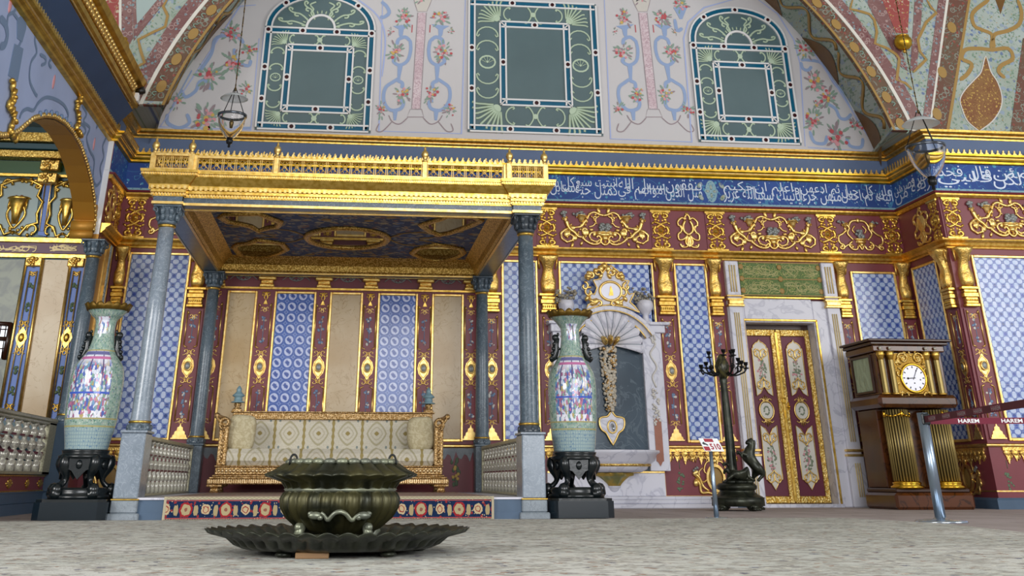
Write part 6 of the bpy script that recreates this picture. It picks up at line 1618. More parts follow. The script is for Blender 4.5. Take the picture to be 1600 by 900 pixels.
# crest
px = [(912, 487), (916, 478), (922, 476), (920, 468), (917, 460), (926, 462), (930, 452), (924, 440), (936, 438), (938, 430), (942, 424), (951, 417), (960, 424), (966, 430), (969, 440), (980, 441), (975, 452), (980, 462), (988, 460), (984, 468), (981, 474), (988, 480), (996, 490), (975, 482), (951, 478), (930, 481)]
m = MB(); m.prism([F(*p) for p in px], .05, .12, FF); cr = m.build('crest', 'white_marble', ft)
m = MB(); o_ = F(951, 457); m.tube([(o_[0]+.155*cos(2*pi*k/24), o_[1]+.125*sin(2*pi*k/24), .13) for k in range(24)], .018, 6, True, FF)
m.tube([F(*p)+(.125,) for p in px], .012, 5, True, FF)
for s in (1, -1):
    m.tube([(cx+s*q[0], q[1], .13) for q in spi(.24, o_[1]-.02, .07, .015, 120, -260, 14)], .016, 5, fr=FF); m.tube([(cx+s*q[0], q[1], .13) for q in spi(.10, o_[1]+.24, .06, .015, 200, -160, 14)], .018, 5, fr=FF)
    m.blob(cx+s*.24, o_[1]+.19, .1, .055, .05, .06, FF, s*.4); m.blob(cx+s*.05, o_[1]+.30, .1, .05, .06, .05, FF); m.blob(cx+s*.17, o_[1]-.15, .12, .08, .05, .03, FF, s*-.5)
m.blob(cx, o_[1]+.34, .1, .05, .05, .05, FF)
for s in (1, -1):
    for q in (spi(.30, o_[1]+.06, .06, .015, 90, 420, 12), spi(.20, o_[1]+.20, .07, .02, -60, 300, 12), spi(.10, o_[1]-.17, .05, .015, 0, 330, 12)): m.tube([(cx+s*a, b, .13) for a, b in q], .018, 5, fr=FF)
    for a, b, c_, d in ((.22, .23, .05, .035), (.27, -.1, .03, .05), (.13, .27, .04, .04), (.06, .2, .03, .05), (.2, -.14, .06, .03)): m.blob(cx+s*a, o_[1]+b, .12, c_, d, .035, FF, s*.6)
m.build('gilt_scrolls', 'gilt_pale', cr)
one('disc', o_[0], o_[1], .12, .145, .115, FF, .008, 0, 24).build('medallion', 'enamel', cr)
one('prism', [(-.03, -.06), (.035, -.06), (.03, .0), (.008, .07), (-.008, .05), (-.012, 0)], .128, .134, FF.sub(o_[0], o_[1])).build('gilt_sail', 'gilt', cr)
# urns with flowers
for s, x, y in ((-1, 893, 468), (1, 1011, 470)):
    o_ = (cx+s*.56, F(x, 505)[1]); uz = o_[1]-.03; t_ = one('lathe', [(.07, 0), (.075, .03), (.045, .06), (.04, .13), (.07, .16), (.10, .2), (.115, .26), (.10, .31), (.09, .32)], 20, (o_[0], YF-.07, uz)).build('urn', 'white_marble', ft)
    m = MB(); R = random.Random(x)
    for k in range(46): q = R.uniform(.016, .034); m.blob(o_[0]+R.uniform(-.15, .15), YF-.07+R.uniform(-.07, .05), uz+.32+R.uniform(-.03, .13)*(1 if k % 3 else 1.3), q, q, q*.8, WLD, R.random(), 6, 4)
    m.build('marble_flowers', 'verdigris', t_)
# garland and spout plate
m = MB(); mg_ = MB(); R = random.Random(11); z1, z0 = hub[1]-.05, F(951, 642)[1]
for k in range(300):
    t = R.random(); z = z1+(z0-z1)*t; w = (.115-.05*t); q = R.uniform(.014, .03); u = R.uniform(-w, w); (mg_ if k % 4 == 0 else m).blob(cx+u, z, .03+.05*(1-(u/w)**2), q, q*R.uniform(.7, 1.2), q, FF, R.random()*3, 6, 4)
gd_ = m.build('fruit_garland', 'garland_stone', ft); mg_.build('gilded_fruit', 'gilt_old', gd_)
oz = F(953, 667)[1]; m = MB(); pts = [(0, .2), (.05, .13), (.1, .12), (.165, .1), (.17, .02), (.14, -.04), (.09, -.07), (.05, -.14), (0, -.22)]; q = smooth([(a, b) for a, b in pts], 2)
q = [(a, b) for a, b in q]+[(-a, b) for a, b in reversed(q[1:-1])]; m.prism(q, .01, .035, FF.sub(cx+.01, oz)); pl = m.build('spout_plate', 'white_marble', ft)
m = MB(); m.tube([(a, b, .036) for a, b in q], .013, 5, True, FF.sub(cx+.01, oz)); m.tube([(.06*cos(2*pi*k/16), .075*sin(2*pi*k/16), .04) for k in range(16)], .012, 5, True, FF.sub(cx+.01, oz)); m.build('gilt_rim', 'gilt_pale', pl)
one('tube', [(cx+.01, YF-.04, oz+.02), (cx+.01, YF-.10, oz), (cx+.01, YF-.12, oz-.05)], [.022, .02, .014], 8).build('tap', 'chrome', pl)
# half basin and its bracket
z_ = lambda y: F(951, y, YF-.3)[1]
def half(prof, mt, nm, sx=1., par=ft, pc=None, n=36): return one('lathe', prof, n, (cx, YF, 0), pc, None, -pi, 0., sx, .8).build(nm, mt, par)
zt_ = z_(703); bas = half([(.0, zt_-.02), (.55, zt_-.02), (.60, zt_), (.64, zt_), (.645, zt_-.025), (.60, zt_-.05), (.57, zt_-.12), (.50, zt_-.165)], 'white_marble', 'basin', pc=lambda a, i, r, z: 1-.03*abs(sin(a*4)))
half([(.50, zt_-.160), (.51, zt_-.175), (.47, zt_-.19), (.45, zt_-.188)], 'gilt_lace', 'beaded_band', par=bas); half([(.465, zt_-.19), (.45, zt_-.22), (.38, zt_-.25), (.2, zt_-.26), (0, zt_-.26)], 'white_marble', 'bowl_foot')
zz = zt_-.262; half([(.29, zz), (.29, zz-.03), (.23, zz-.04), (.17, zz-.08), (.12, zz-.12), (.095, zz-.15)], 'bracket_gilt', 'bracket', pc=lambda a, i, r, z: 1-.16*abs(sin(a*5))); half([(.09, zz-.15), (.085, zz-.17), (.07, zz-.175), (.065, zz-.195), (.04, zz-.215), (0, zz-.23)], 'white_marble', 'bracket_tip')

# ---------------------------------------------------------------- bronze candelabrum with a rearing horse
KX, KY = 4.60, 14.0
Kz = lambda x, y: (at(x, y, KY).x, at(x, y, KY).z)
ca = thing('candelabrum', 'tall dark bronze many armed candelabrum beside the double door', 'candelabrum', (KX, KY, 0))
BXc = Kz(1154, 790)[0]; rb = (Kz(1193, 787)[0]-Kz(1114, 787)[0])/2
def kz(y): return Kz(1150, y)[1]
m = MB(); m.lathe([(rb*.9, .045), (rb*1.0, .05), (rb*1.0, kz(778)), (rb*.94, kz(776)), (rb*.80, kz(773)), (rb*.68, kz(769)), (rb*.66, kz(766)), (rb*.72, kz(765)), (rb*.77, kz(763)), (rb*.77, kz(759)), (rb*.72, kz(757)), (rb*.68, kz(755)), (0, kz(753))], 40, (BXc, KY, 0)); m.build('base', 'bronze_dark', ca)
m = MB(); m.lathe([(rb*1.0, kz(778)-.006), (rb*1.03, kz(778)), (rb*1.0, kz(778)+.006)], 60, (BXc, KY, 0), mod=lambda a, i, r, z: 1+.012*sin(a*30)); m.build('beaded_edge', 'bronze_dark', ca)
for a in (-70, -150, 20, 110): 
    A = radians(a); m = MB(); m.blob(BXc+cos(A)*rb*.85, KY+sin(A)*rb*.85, .04, .075, .075, .045)
    for d in (-.035, 0, .035): m.tube([(BXc+cos(A)*rb*.95-sin(A)*d, KY+sin(A)*rb*.95+cos(A)*d, .035), (BXc+cos(A)*rb*1.15-sin(A)*d, KY+sin(A)*rb*1.15+cos(A)*d, .015)], [.022, .014], 6)
    m.build('paw_foot', 'bronze_dark', ca)
m = MB(); R = random.Random(5)
for k in range(26): a = R.random()*6.28; q = R.uniform(0, rb*.6); m.blob(BXc+cos(a)*q, KY+sin(a)*q, kz(753), R.uniform(.04, .09), R.uniform(.04, .09), R.uniform(.015, .035), WLD, a, 7, 4)
m.build('rocky_ground', 'bronze_dark', ca)
px0, pz0 = Kz(1145, 735); px1, pz1 = Kz(1133.5, 595); pcx = (px0+px1)/2
m = MB(); m.lathe([(.085, kz(752)), (.062, pz0), (.056, kz(700)), (.048, kz(640)), (.040, kz(600)), (.05, kz(594)), (.04, kz(588))], 20, (pcx, KY+.05, 0), mod=lambda a, i, r, z: 1+.06*sin(a*5+z*14)+.03*sin(a*9-z*30)); m.build('tree_stem', 'bronze_dark', ca)
m = MB(); m.lathe([(.05, kz(590)), (.075, kz(580)), (.085, kz(572)), (.07, kz(565)), (.05, kz(560)), (.03, kz(555)), (.02, kz(553))], 14, (pcx, KY+.05, 0), mod=lambda a, i, r, z: 1+.1*abs(sin(a*4)))
for k in range(10): a = 2*pi*k/10; m.blob(pcx+cos(a)*.07, KY+.05+sin(a)*.07, kz(575)+.03*(k % 2), .02, .02, .045)
m.build('leafy_knop', 'green_bronze', ca)
cups = [(1097, 571), (1110, 565), (1107, 575), (1112, 549), (1131, 547), (1140, 549), (1150, 546), (1159, 559), (1152, 567), (1167, 567)]
for i, (x, y) in enumerate(cups):
    u, z = Kz(x, y); dx = u-pcx; dy = [0, .14, -.16, .08, -.02, -.18, .16, .1, -.2, 0][i]; cyy = KY+.05+dy; s = 1 if dx > 0 else -1; z0 = kz(578)
    m = MB()
    if abs(dx) < .06: q = [(pcx, KY+.05, kz(565)), (u, cyy, z-.05)]
    else: q = smooth([(pcx+s*.03, KY+.05, z0+.02), (pcx+dx*.45, KY+.05+dy*.5, z0-.06), (pcx+dx*.85, KY+.05+dy*.8, z0-.03+max(0, z-z0-.1)*.3), (pcx+dx*.92, cyy, z-.10), (u, cyy, z-.07)], 5)
    m.tube(q, .010, 6)
    if len(q) > 3: j = q[len(q)//2]; m.tube([(j[0]+a_*s, j[1], j[2]+.04+b_) for a_, b_ in spi(0, 0, .035, .01, -90, 200, 8)], .006, 5)
    ar_ = m.build('arm', 'black_iron', ca)
    one('lathe', [(.008, z-.07), (.035, z-.062), (.04, z-.055), (.012, z-.048), (.012, z-.03), (.024, z-.02), (.028, z+.005), (.033, z+.012), (.02, z+.012), (.018, z-.01), (0, z-.01)], 12, (u, cyy, 0)).build('candle_cup', 'black_iron', ar_)
# rearing horse and fallen rider: sculpture on the base
HX = lambda x, y, dy=0.: (Kz(x, y)[0], KY-.14+dy, Kz(x, y)[1])
nodes = [HX(1179, 732), HX(1172, 726), HX(1166, 718), HX(1161, 711), HX(1165, 702, .0), HX(1168, 694), HX(1166.5, 689), HX(1162, 691), HX(1159.5, 695),
  HX(1157, 711, -.04), HX(1150, 709, -.06), HX(1151, 716, -.06), HX(1157, 713, .05), HX(1149, 705, .06), HX(1149, 711, .06),
  HX(1182, 738, -.04), HX(1184, 743, -.04), HX(1180, 747, -.04), HX(1176, 752, -.04), HX(1178, 740, .05), HX(1173, 745, .05), HX(1174, 748, .05), HX(1170, 752, .05),
  HX(1183.5, 732), HX(1187.5, 736), HX(1188, 742), HX(1184, 747), HX(1168.5, 685.5, .015), HX(1168.5, 685.5, -.015)]
edges = [(0, 1), (1, 2), (2, 3), (3, 4), (4, 5), (5, 6), (6, 7), (7, 8), (3, 9), (9, 10), (10, 11), (3, 12), (12, 13), (13, 14), (0, 15), (15, 16), (16, 17), (17, 18), (0, 19), (19, 20), (20, 21), (21, 22), (0, 23), (23, 24), (24, 25), (25, 26), (6, 27), (6, 28)]
rad = [.078, .068, .074, .07, .052, .042, .038, .027, .02, .03, .018, .015, .03, .018, .015, .045, .026, .017, .02, .045, .026, .017, .02, .018, .022, .016, .008, .008, .008]
horse = thing('horse_statue', 'dark bronze rearing horse on the candelabrum base', 'statue', HX(1175, 752))
skin(nodes, edges, rad, 'horse_body', 'bronze_dark', horse, 0, 2)
m = MB()
for k in range(7): p = HX(1171-k*.2, 692+k*2.6); m.blob(p[0]+.012, p[1], p[2], .018, .012, .028, WLD, 0, 6, 4)
m.build('mane', 'bronze_dark', horse)
man = thing('fallen_rider_statue', 'dark bronze man lying back under the rearing horse', 'statue', HX(1140, 752))
nd = [HX(1152, 746), HX(1145, 742), HX(1137, 741), HX(1131, 736), HX(1128, 731), HX(1157, 738, -.03), HX(1160, 730, -.03), HX(1162, 744, -.03), HX(1158, 749, .04), HX(1166, 746, .04), HX(1172, 750, .04),
      HX(1137, 742, -.06), HX(1131, 746, -.08), HX(1127, 750, -.07), HX(1136, 739, .06), HX(1130, 733, .07), HX(1128, 741, .06), HX(1163, 748, -.05), HX(1176, 751, .03)]
skin(nd, [(0, 1), (1, 2), (2, 3), (3, 4), (0, 5), (5, 6), (6, 7), (7, 17), (0, 8), (8, 9), (9, 10), (10, 18), (2, 11), (11, 12), (12, 13), (2, 14), (14, 15), (15, 16)], [.05, .052, .055, .026, .036, .038, .032, .024, .038, .028, .02, .026, .02, .018, .026, .02, .016, .016, .014], 'body', 'bronze_dark', man, 0, 2)
m = MB(); p = HX(1128, 730)
for k in range(8): m.blob(p[0]+.03*cos(k), p[1]+.03*sin(k*1.7), p[2]+.02+.01*(k % 3), .018, .018, .014, WLD, 0, 6, 4)
m.build('hair', 'bronze_dark', man)

# ---------------------------------------------------------------- number sign
S0 = atz(1120, 811, 0); SYg = S0.y
sg = thing('number_sign', 'small white 510 sign on a slim metal post left of the candelabrum', 'sign', tuple(S0))
one('lathe', [(.105, .0), (.11, .006), (.10, .016), (.03, .02), (.024, .022)], 28, tuple(S0)).build('base', 'chrome', sg)
tp = at(1112.5, 702, SYg); one('tube', [(S0.x, S0.y, .01), (S0.x, S0.y, tp.z*.5), (S0.x, S0.y, tp.z)], [.024, .021, .016], 14).build('pole', 'steel', sg)
c0, c1, c3 = at(1092, 684.5, SYg-.03), at(1124.5, 680, SYg-.03), at(1101, 705, SYg-.03); c2 = at(1131.5, 705.5, SYg-.03)
U = (c2-c3); V = (c0-c3); O = c3
fs_ = Fr(O+Vector((0, -.01, 0)), U, V+Vector((0, .03, 0)), (0, -1, 0))
pl = one('prism', [(0, 0), (1, 0), (.98, 1), (0, 1)], -.008, 0, fs_).build('plate', 'paper_white', sg)
for (a, b, c, d), mt in (((.24, .72, .7, .97), 'ink_red'), ((.04, .05, .33, .36), 'ink_red')): one('box', a, c, b, d, .0, .0015, fs_).build('red_block', mt, pl)
m = MB(); m.prism([(.06, .60), (.16, .74), (.2, .66), (.34, .50), (.3, .42), (.2, .5), (.12, .5)], 0, .0015, fs_); m.build('pictogram', 'ink_dark', pl)
text_mesh('lettering', '510', 'ink_red', .52, .46, fs_.sub(.40, .14), pl, .002, .03)

# ---------------------------------------------------------------- rope barrier
P0 = atz(1471, 817, 0); by = P0.y
st = thing('stanchion', 'chrome belt stanchion standing on the stone floor at the right', 'stanchion', tuple(P0))
one('lathe', [(.215, 0), (.22, .008), (.205, .02), (.06, .03), (.05, .04)], 40, tuple(P0)).build('base', 'chrome', st)
pt = at(1441, 645, by); px_ = P0.x
one('tube', [(px_, by, .03), (px_, by, pt.z)], .045, 24).build('pole', 'steel', st)
one('box', px_-.03, px_+.045, by-.05, by+.05, pt.z-.1, pt.z-.005, None, .01).build('belt_clip', 'black_lacquer', st)
def belt(a, b, h, mt, tx, label, tmat, reps, first):
    a, b = Vector(a), Vector(b); d = b-a; L = d.length; d /= L; nrm = Vector((d.y, -d.x, 0)).normalized()
    if nrm.dot(CAM-a) < 0: nrm = -nrm
    f = Fr(a, d, (0, 0, 1), nrm); o = one('box', 0, L, -h/2, h/2, -.0015, .0015, f).build('barrier_belt', mt); tag(o, label, 'belt')
    u = first
    for i in range(reps):
        one('box', u-.01, u+.19, -h*.40, h*.40, .0016, .002, f).build('print_patch', tx, o) if tx else None
        text_mesh('lettering', 'HAREM', tmat, .18, h*.62, f.sub(u, -h*.31), o, .003, .02); u += .37
zc = pt.z-.055
B1 = atz(1600, 630.5, zc+.0); d1 = (Vector((B1.x, B1.y, zc))-Vector((px_, by, zc))); 
belt((px_, by, zc), Vector((px_, by, zc))+d1*2.4, .052, 'belt_dark', 'belt_red', 'dull maroon barrier belt printed HAREM, the upper one, running towards the camera', 'belt_grey', 5, .16)
B2 = atz(1600, 657, zc-.01); d2 = (Vector((B2.x, B2.y, zc))-Vector((px_, by, zc)))
belt((px_, by, zc-.012), Vector((px_, by, zc-.012))+d2*2.0, .05, 'belt_red', None, 'bright maroon barrier belt printed HAREM, the lower one', 'paper_white', 5, .30)

# ---------------------------------------------------------------- standing clock
CY = 14.12
kx = lambda x, y, Y=CY: at(x, y, Y).x
kzz = lambda x, y, Y=CY: at(x, y, Y).z
ck = thing('cabinet_clock', 'large dark wooden cabinet clock with gilt columns standing in the right corner', 'clock', (7.2, CY+.3, 0))
xl, xr = kx(1380, 640), kx(1483, 640); D = .82
z0, z1, z2, z3, z4, z5 = 0, kzz(1460, 763), kzz(1440, 637), kzz(1440, 617), kzz(1430, 550), kzz(1430, 531)
xa, xb = xl-.0, xr+.06
def slab(x0, x1, za, zb_, o=0., mt='walnut', nm='slab', par=ck, bev=.012, yy=0): return one('box', x0-o, x1+o, CY-o+yy, CY+D+o*.5, za, zb_, None, bev).build(nm, mt, par)
slab(xa, xb, .0, kzz(1460, 770), .04, nm='plinth', bev=.03); slab(xa, xb, kzz(1460, 770), z1, .01, 'dark_wood', 'plinth_step')
slab(xa+.02, xb-.02, z1, z2, 0, 'walnut', 'lower_case', yy=.26); slab(xa, xb, z2, z3, .06, 'walnut', 'middle_entablature', bev=.04)
slab(xa+.02, xb-.02, z3, z4, 0, 'walnut', 'clock_case', yy=.02)
slab(xa, xb, z4, z5-.07, .02, nm='upper_entablature'); m = MB()
for o_, a, b in ((.06, z5-.07, z5-.03), (.10, z5-.03, z5)): m.box(xa-o_, xb+o_, CY-o_, CY+D, a, b, None, .012)
m.build('cornice', 'dark_wood', ck)
for k, x in enumerate((xa+.07, xa+.20, xb-.25, xb-.12)):
    c_ = one('lathe', [(.034, z3+.02), (.034, z4-.1)], 24, (x, CY-.02, 0), mod=lambda a, i, r, z: 1+.06*sin(a*8), smooth=False).build('small_column', 'gold_reed', ck)
    one('lathe', [(.036, z4-.1), (.04, z4-.07), (.05, z4-.05), (.056, z4-.03), (.05, z4-.02), (.056, z4)], 12, (x, CY-.02, 0)).lathe([(.055, z3), (.055, z3+.02)], 12, (x, CY-.02, 0)).build('capital', 'gilt', c_)
    one('blob', x, CY-.045, z4+.04, .022, .015, .022).build('pearl_boss', 'pearl', c_)
for x in (xa+.20, xb-.20):
    c_ = one('lathe', [(.143, z1+.07), (.143, z2-.02)], 32, (x, CY+.10, 0)).build('fluted_column', 'column_dark', ck); m = MB()
    for k in range(26): a = 2*pi*k/26; m.tube([(x+.146*cos(a), CY+.10+.146*sin(a), z1+.08), (x+.146*cos(a), CY+.10+.146*sin(a), z2-.025)], .0105, 6)
    m.build('gilt_reeds', 'gold_reed', c_)
    one('lathe', [(.195, z1), (.20, z1+.02), (.165, z1+.035), (.17, z1+.05), (.175, z1+.06), (.145, z1+.08)], 32, (x, CY+.10, 0)).build('gilt_base', 'brass', c_)
    m = MB()
    for k in range(9): a = radians(-170+160*k/8); m.tube([(x+.165*cos(a), CY+.10+.165*sin(a), z2-.07-.03*sin(pi*((k % 4)/4))), (x+.165*cos(a+.3), CY+.10+.165*sin(a+.3), z2-.07-.03*sin(pi*(((k+1) % 4)/4)))], .012, 6); 
    for k in (0, 4, 8): a = radians(-170+160*k/8); m.blob(x+.168*cos(a), CY+.10+.168*sin(a), z2-.075, .02, .02, .04)
    m.build('gilt_swag', 'brass', c_)
xc_, zc_ = (xa+xb)/2, kzz(1429, 591); f = back(xc_, zc_, CY-.001); zt2 = z4-.02; hw = .235
pl = one('box', -hw, hw, z3-zc_+.01, zt2-zc_, 0, .012, f).build('gilt_plate', 'gilt_lace_dark', ck); m = MB()
for s in (1, -1):
    m.tube([(s*u, v, .02) for u, v in spi(.10, .235, .085, .02, -60, 380, 18)], .014, 5, fr=f); m.tube([(s*u, v, .02) for u, v in spi(.19, .06, .06, .015, 90, 400, 14)], .012, 5, fr=f)
    m.tube([(s*u, v, .02) for u, v in spi(.14, -.21, .07, .015, -60, 300, 14)], .012, 5, fr=f); m.blob(s*.10, .235, .02, .035, .035, .02, f); leaf(m, f, s*.19, .14, 90, .1, .05, .02, False)
for k in range(40):
    a = 2*pi*k/40; rr_ = .205+.035*(k % 3)/2; u_, v_ = rr_*cos(a), rr_*1.25*sin(a)
    if abs(u_) < .225 and -.26 < v_ < .3: leaf(m, f, u_, v_, math.degrees(a)+60*(k % 2), .055, .03, .014, False)
m.build('gilt_relief', 'gilt_lace', pl)
m = MB(); m.tube([(.165*cos(2*pi*k/32), .165*sin(2*pi*k/32), .02) for k in range(32)], .016, 8, True, f); m.build('bezel', 'brass', pl)
dial = one('disc', 0, 0, .015, .158, .158, f, .008, 0, 36).build('dial', 'enamel', pl); m = MB()
for k in range(12): a = pi/2-2*pi*k/12; g = f.sub(.13*cos(a), .13*sin(a), .0235, 1, a-pi/2); m.box(-.007, .007, -.012, .012, 0, .002, g)
m.disc(.0, -.06, .0235, .009, .009, f, .002); m.disc(.085, -.02, .0235, .009, .009, f, .002); m.build('numeral_mark', 'ink_black', dial)
m = MB(); a = radians(62); g = f.sub(0, 0, .026, 1, a); m.prism([(-.02, -.004), (.10, -.004), (.13, 0), (.10, .004), (-.02, .004)], 0, .002, g); m.disc(.10, 0, 0, .009, .009, g, .002); m.build('minute_hand', 'ink_black', dial)
m = MB(); a = radians(183); g = f.sub(0, 0, .028, 1, a); m.prism([(-.02, -.005), (.08, -.005), (.10, 0), (.08, .005), (-.02, .005)], 0, .002, g); m.disc(.08, 0, 0, .013, .013, g, .002); m.build('hour_hand', 'ink_black', dial)
ya, yb_ = CY+.18, CY+.70
one('box', xa+.012, xa+.022, ya, yb_, z3+.06, z4-.05).build('side_curtain', 'curtain', ck)
m = MB(); t_ = .03
for q in ((ya-t_, ya, z3+.03, z4-.02), (yb_, yb_+t_, z3+.03, z4-.02), (ya, yb_, z3+.03, z3+.06), (ya, yb_, z4-.05, z4-.02)): m.box(xa-.012, xa+.02, *q, None, .005)
m.build('side_frame', 'dark_wood', ck)

# ---------------------------------------------------------------- hanging glass lanterns
def lantern(cxp, cyp, Y, wpx, label, hook):
    c = at(cxp, cyp, Y); K = (at(cxp+10, cyp, Y).x-c.x)/10; r = wpx/2*K
    t = thing('hanging_lantern', label, 'lantern', tuple(c)); h = at(cxp, cyp-42, Y).z-c.z
    H = [(1.0, .0), (1.0, -.1), (.93, -.55), (.78, -1.0), (.5, -1.45), (.28, -1.65), (.16, -1.7)]
    inn = [(a-.04, b+.02) for a, b in reversed(H)]
    one('lathe', [(r*a, r*b) for a, b in H]+[(r*a*.97, r*b) for a, b in inn], 40, tuple(c), cap=False).build('glass_bell', 'lamp_glass', t)
    one('lathe', [(r*.99, -.012), (r*1.05, -.01), (r*1.05, .01), (r*.99, .012), (r*.99, -.012)], 40, tuple(c), cap=False).build('rim_band', 'chrome_dark', t)
    one('lathe', [(r*.22, -r*1.62), (r*.2, -r*1.75), (r*.26, -r*1.8), (r*.2, -r*2.05), (r*.08, -r*2.1), (r*.1, -r*2.3), (0, -r*2.35)], 14, tuple(c)).build('bottom_cap', 'black_iron', t)
    one('lathe', [(.002, r*1.72), (r*.3, r*1.68), (r*.8, r*1.45), (r*1.0, r*1.28), (r*.97, r*1.28), (r*.78, r*1.42), (r*.3, r*1.63), (.002, r*1.68)], 36, tuple(c)).build('smoke_shade', 'frosted_glass', t)
    for k in range(3): a = 2*pi*k/3+.5; one('tube', [(c.x+cos(a)*r, c.y+sin(a)*r, c.z), (c.x+cos(a)*r*.1, c.y+sin(a)*r*.1, c.z+r*2.0)], .004, 5).build('hanger', 'black_iron', t)
    m = MB(); z = c.z+r*2.0; m.blob(c.x, c.y, z, .012, .012, .02)
    top_ = 6.8
    while z < top_: m.tube([(c.x, c.y, z), (c.x, c.y, z+.045)], .004 if int(z*20) % 2 else .006, 5); z += .045
    m.build('chain', 'brass_dark', t)
    one('lathe', [(.012, -r*.9), (.02, -r*.5), (.012, -r*.3), (.0, -r*.28)], 10, tuple(c)).build('candle_holder', 'brass_dark', t)
lantern(363, 181, 9.0, 44, 'glass bell lantern hanging at the left in front of the canopy corner', 0)
lantern(1446, 230, 8.5, 54, 'glass bell lantern hanging at the upper right near the corner', 0)

# ---------------------------------------------------------------- left side: painted arch wall, its column, the alcove and its balustrade
WLX = XL2
def X_(x, y, X=WLX): q = atx(x, y, X); return (q.y, q.z)
fw = Fr((WLX, 0, 0), (0, 1, 0), (0, 0, 1), (1, 0, 0))
arch_px = [(150, 372), (149, 345), (146, 315), (141, 285), (134, 258), (125, 232), (113, 210), (100, 195), (85, 186), (68, 184), (50, 189), (38, 199), (28, 208), (18, 214), (0, 216)]
ap = [(min(a, 14.40), b) for a, b in [X_(x, y) for x, y in arch_px]]
zc0 = ap[0][1]
low_l = ap[-1]; ap2 = ap+[(low_l[0]-.6, low_l[1]-.1), (6.5, 2.7), (4, 2.6)]
poly = [(14.45, zc0)]+ap2+[(4, 4.8), (14.45, 4.8)]
m = MB(); m.prism(poly, -.24, 0, fw); wl = struct(m.build('wall_left', 'pale_wall'))
m = MB(); A = [(a, b) for a, b in ap2]; n = len(A)
NA = []
for i in range(n):
    a = Vector(A[max(0, i-1)]); b = Vector(A[min(n-1, i+1)]); d = (b-a).normalized(); NA.append((A[i][0]-d.y*.012*-1*-1, A[i][1]+d.x*.012) if False else (A[i][0]-abs(d.y)*.012, A[i][1]-.012*abs(d.x)))
m.add([fw.p(a, b, .006) for a, b in NA]+[fw.p(a, b, -.26) for a, b in NA], [(i, i+1, n+i+1, n+i) for i in range(n-1)]); m.add([fw.p(a, b-.0, .004) for a, b in A]+[fw.p(a, b+.03, .004) for a, b in A], [(i, i+1, n+i+1, n+i) for i in range(n-1)])
sf_ = m.build('gilt_soffit', 'gilt_deep_matte', wl)
m = MB(); R = random.Random(8)
for i in range(n-3):
    a, b = Vector(A[i]), Vector(A[i+1]); L = (b-a).length; k = max(1, int(L/.06))
    for j in range(k):
        p = a+(b-a)*(j+.5)/k; m.blob(p.x, p.y+.03, .01, .035, .035, .02, fw, R.random()*3, 6, 4)
m.build('gilt_edge', 'gilt_pale', wl)
m = MB()
for i in range(2, 10):
    for k in range(2): p = Vector(A[i])*(1-k*.5)+Vector(A[i+1])*(k*.5); m.blob(p.x, p.y+.06, .015, .04, .035, .02, fw, R.random()*3, 6, 4)
m.build('leaf_garland', 'scroll_grey', wl)
# carved brackets at the foot of the soffit
m = MB(); f2 = Fr((WLX-.12, ap[0][0], 0), (1, 0, 0), (0, 0, 1), (0, -1, 0))
for z, r in ((3.10, .055), (3.2, .075), (3.42, .06)): m.tube([(WLX-.27, ap[0][0]-.02, z), (WLX+.01, ap[0][0]-.02, z)], r, 10)
m.box(WLX-.26, WLX+.005, ap[0][0]-.05, ap[0][0]+.1, zc0-.02, 3.2, None, .01)
m.build('arch_foot', 'gilt_deep_matte', wl)
# gilt ornaments standing on the arch
for pxs, nm in (([(123, 128), (121, 150), (116, 165), (119, 185), (116, 200), (120, 210)], 0), ([(14, 128), (15, 150), (8, 165), (18, 180), (10, 205), (16, 214)], 1)):
    m = MB(); pts = [X_(x, y) for x, y in pxs]; m.tube([(a, b, .03) for a, b in smooth(pts, 3)], [.008]+[.022]*(len(smooth(pts, 3))-2)+[.04], 6, fr=fw)
    for a, b in smooth(pts, 3): m.blob(a+R.uniform(-.06, .06), b, .04, R.uniform(.03, .06), R.uniform(.02, .035), .03, fw, R.random()*3, 6, 4)
    m.build('gilt_finial', 'gilt', wl)
# grey-blue painted scrolls
def ws(px, r=.019, mt=None): 
    q = smooth([X_(x, y) for x, y in px], 4); sc.ribbon(q, r, fw, .001, .003)
sc = MB()
ws([(58, 48), (54, 62), (57, 82), (48, 98), (46, 125), (54, 145), (58, 150)]); ws([(60, 38), (70, 55), (84, 70), (96, 88), (106, 105)]); ws([(62, 85), (70, 90), (71, 98), (64, 102)])
ws([(20, 20), (28, 32), (34, 55), (30, 70), (22, 78)]); ws([(28, 2), (22, 18), (12, 26), (10, 62)], .02); ws([(0, 28), (8, 38), (11, 55), (7, 70), (0, 72)], .04); ws([(76, 78), (82, 88), (76, 98), (80, 106)])
ws([(30, 185), (34, 175), (42, 170), (52, 172), (60, 160), (72, 152), (88, 156), (100, 165), (106, 178), (104, 186)]); ws([(128, 165), (135, 178), (130, 190), (140, 200), (135, 215), (140, 235), (147, 250), (145, 275), (150, 290), (158, 280), (156, 262), (162, 245), (160, 228), (168, 210), (162, 205)])
ws([(145, 160), (150, 175), (146, 185), (155, 190), (150, 200)]); ws([(160, 180), (158, 195), (162, 205)], .025); ws([(123, 192), (130, 196), (134, 205), (128, 212)]); ws([(98, 92), (108, 112), (122, 130), (140, 152), (158, 172), (176, 200)], .012)
sc.build('painted_scroll', 'scroll_grey', wl)
m = MB(); m.prism([X_(22, 68), X_(36, 76), X_(27, 128), X_(12, 118)], .001, .005, fw); m.prism([X_(26, 30), X_(42, 18), X_(40, 45), X_(34, 66), X_(26, 60)], .001, .006, fw); m.build('painted_urn', 'scroll_grey', wl)
m = MB()
for x, y in ((84, 128), (147, 225), (16, 8)): a, b = X_(x, y); m.blob(a, b, 0, .05, .09, .004, fw)
m.build('painted_fruit', 'flower_pink', wl)
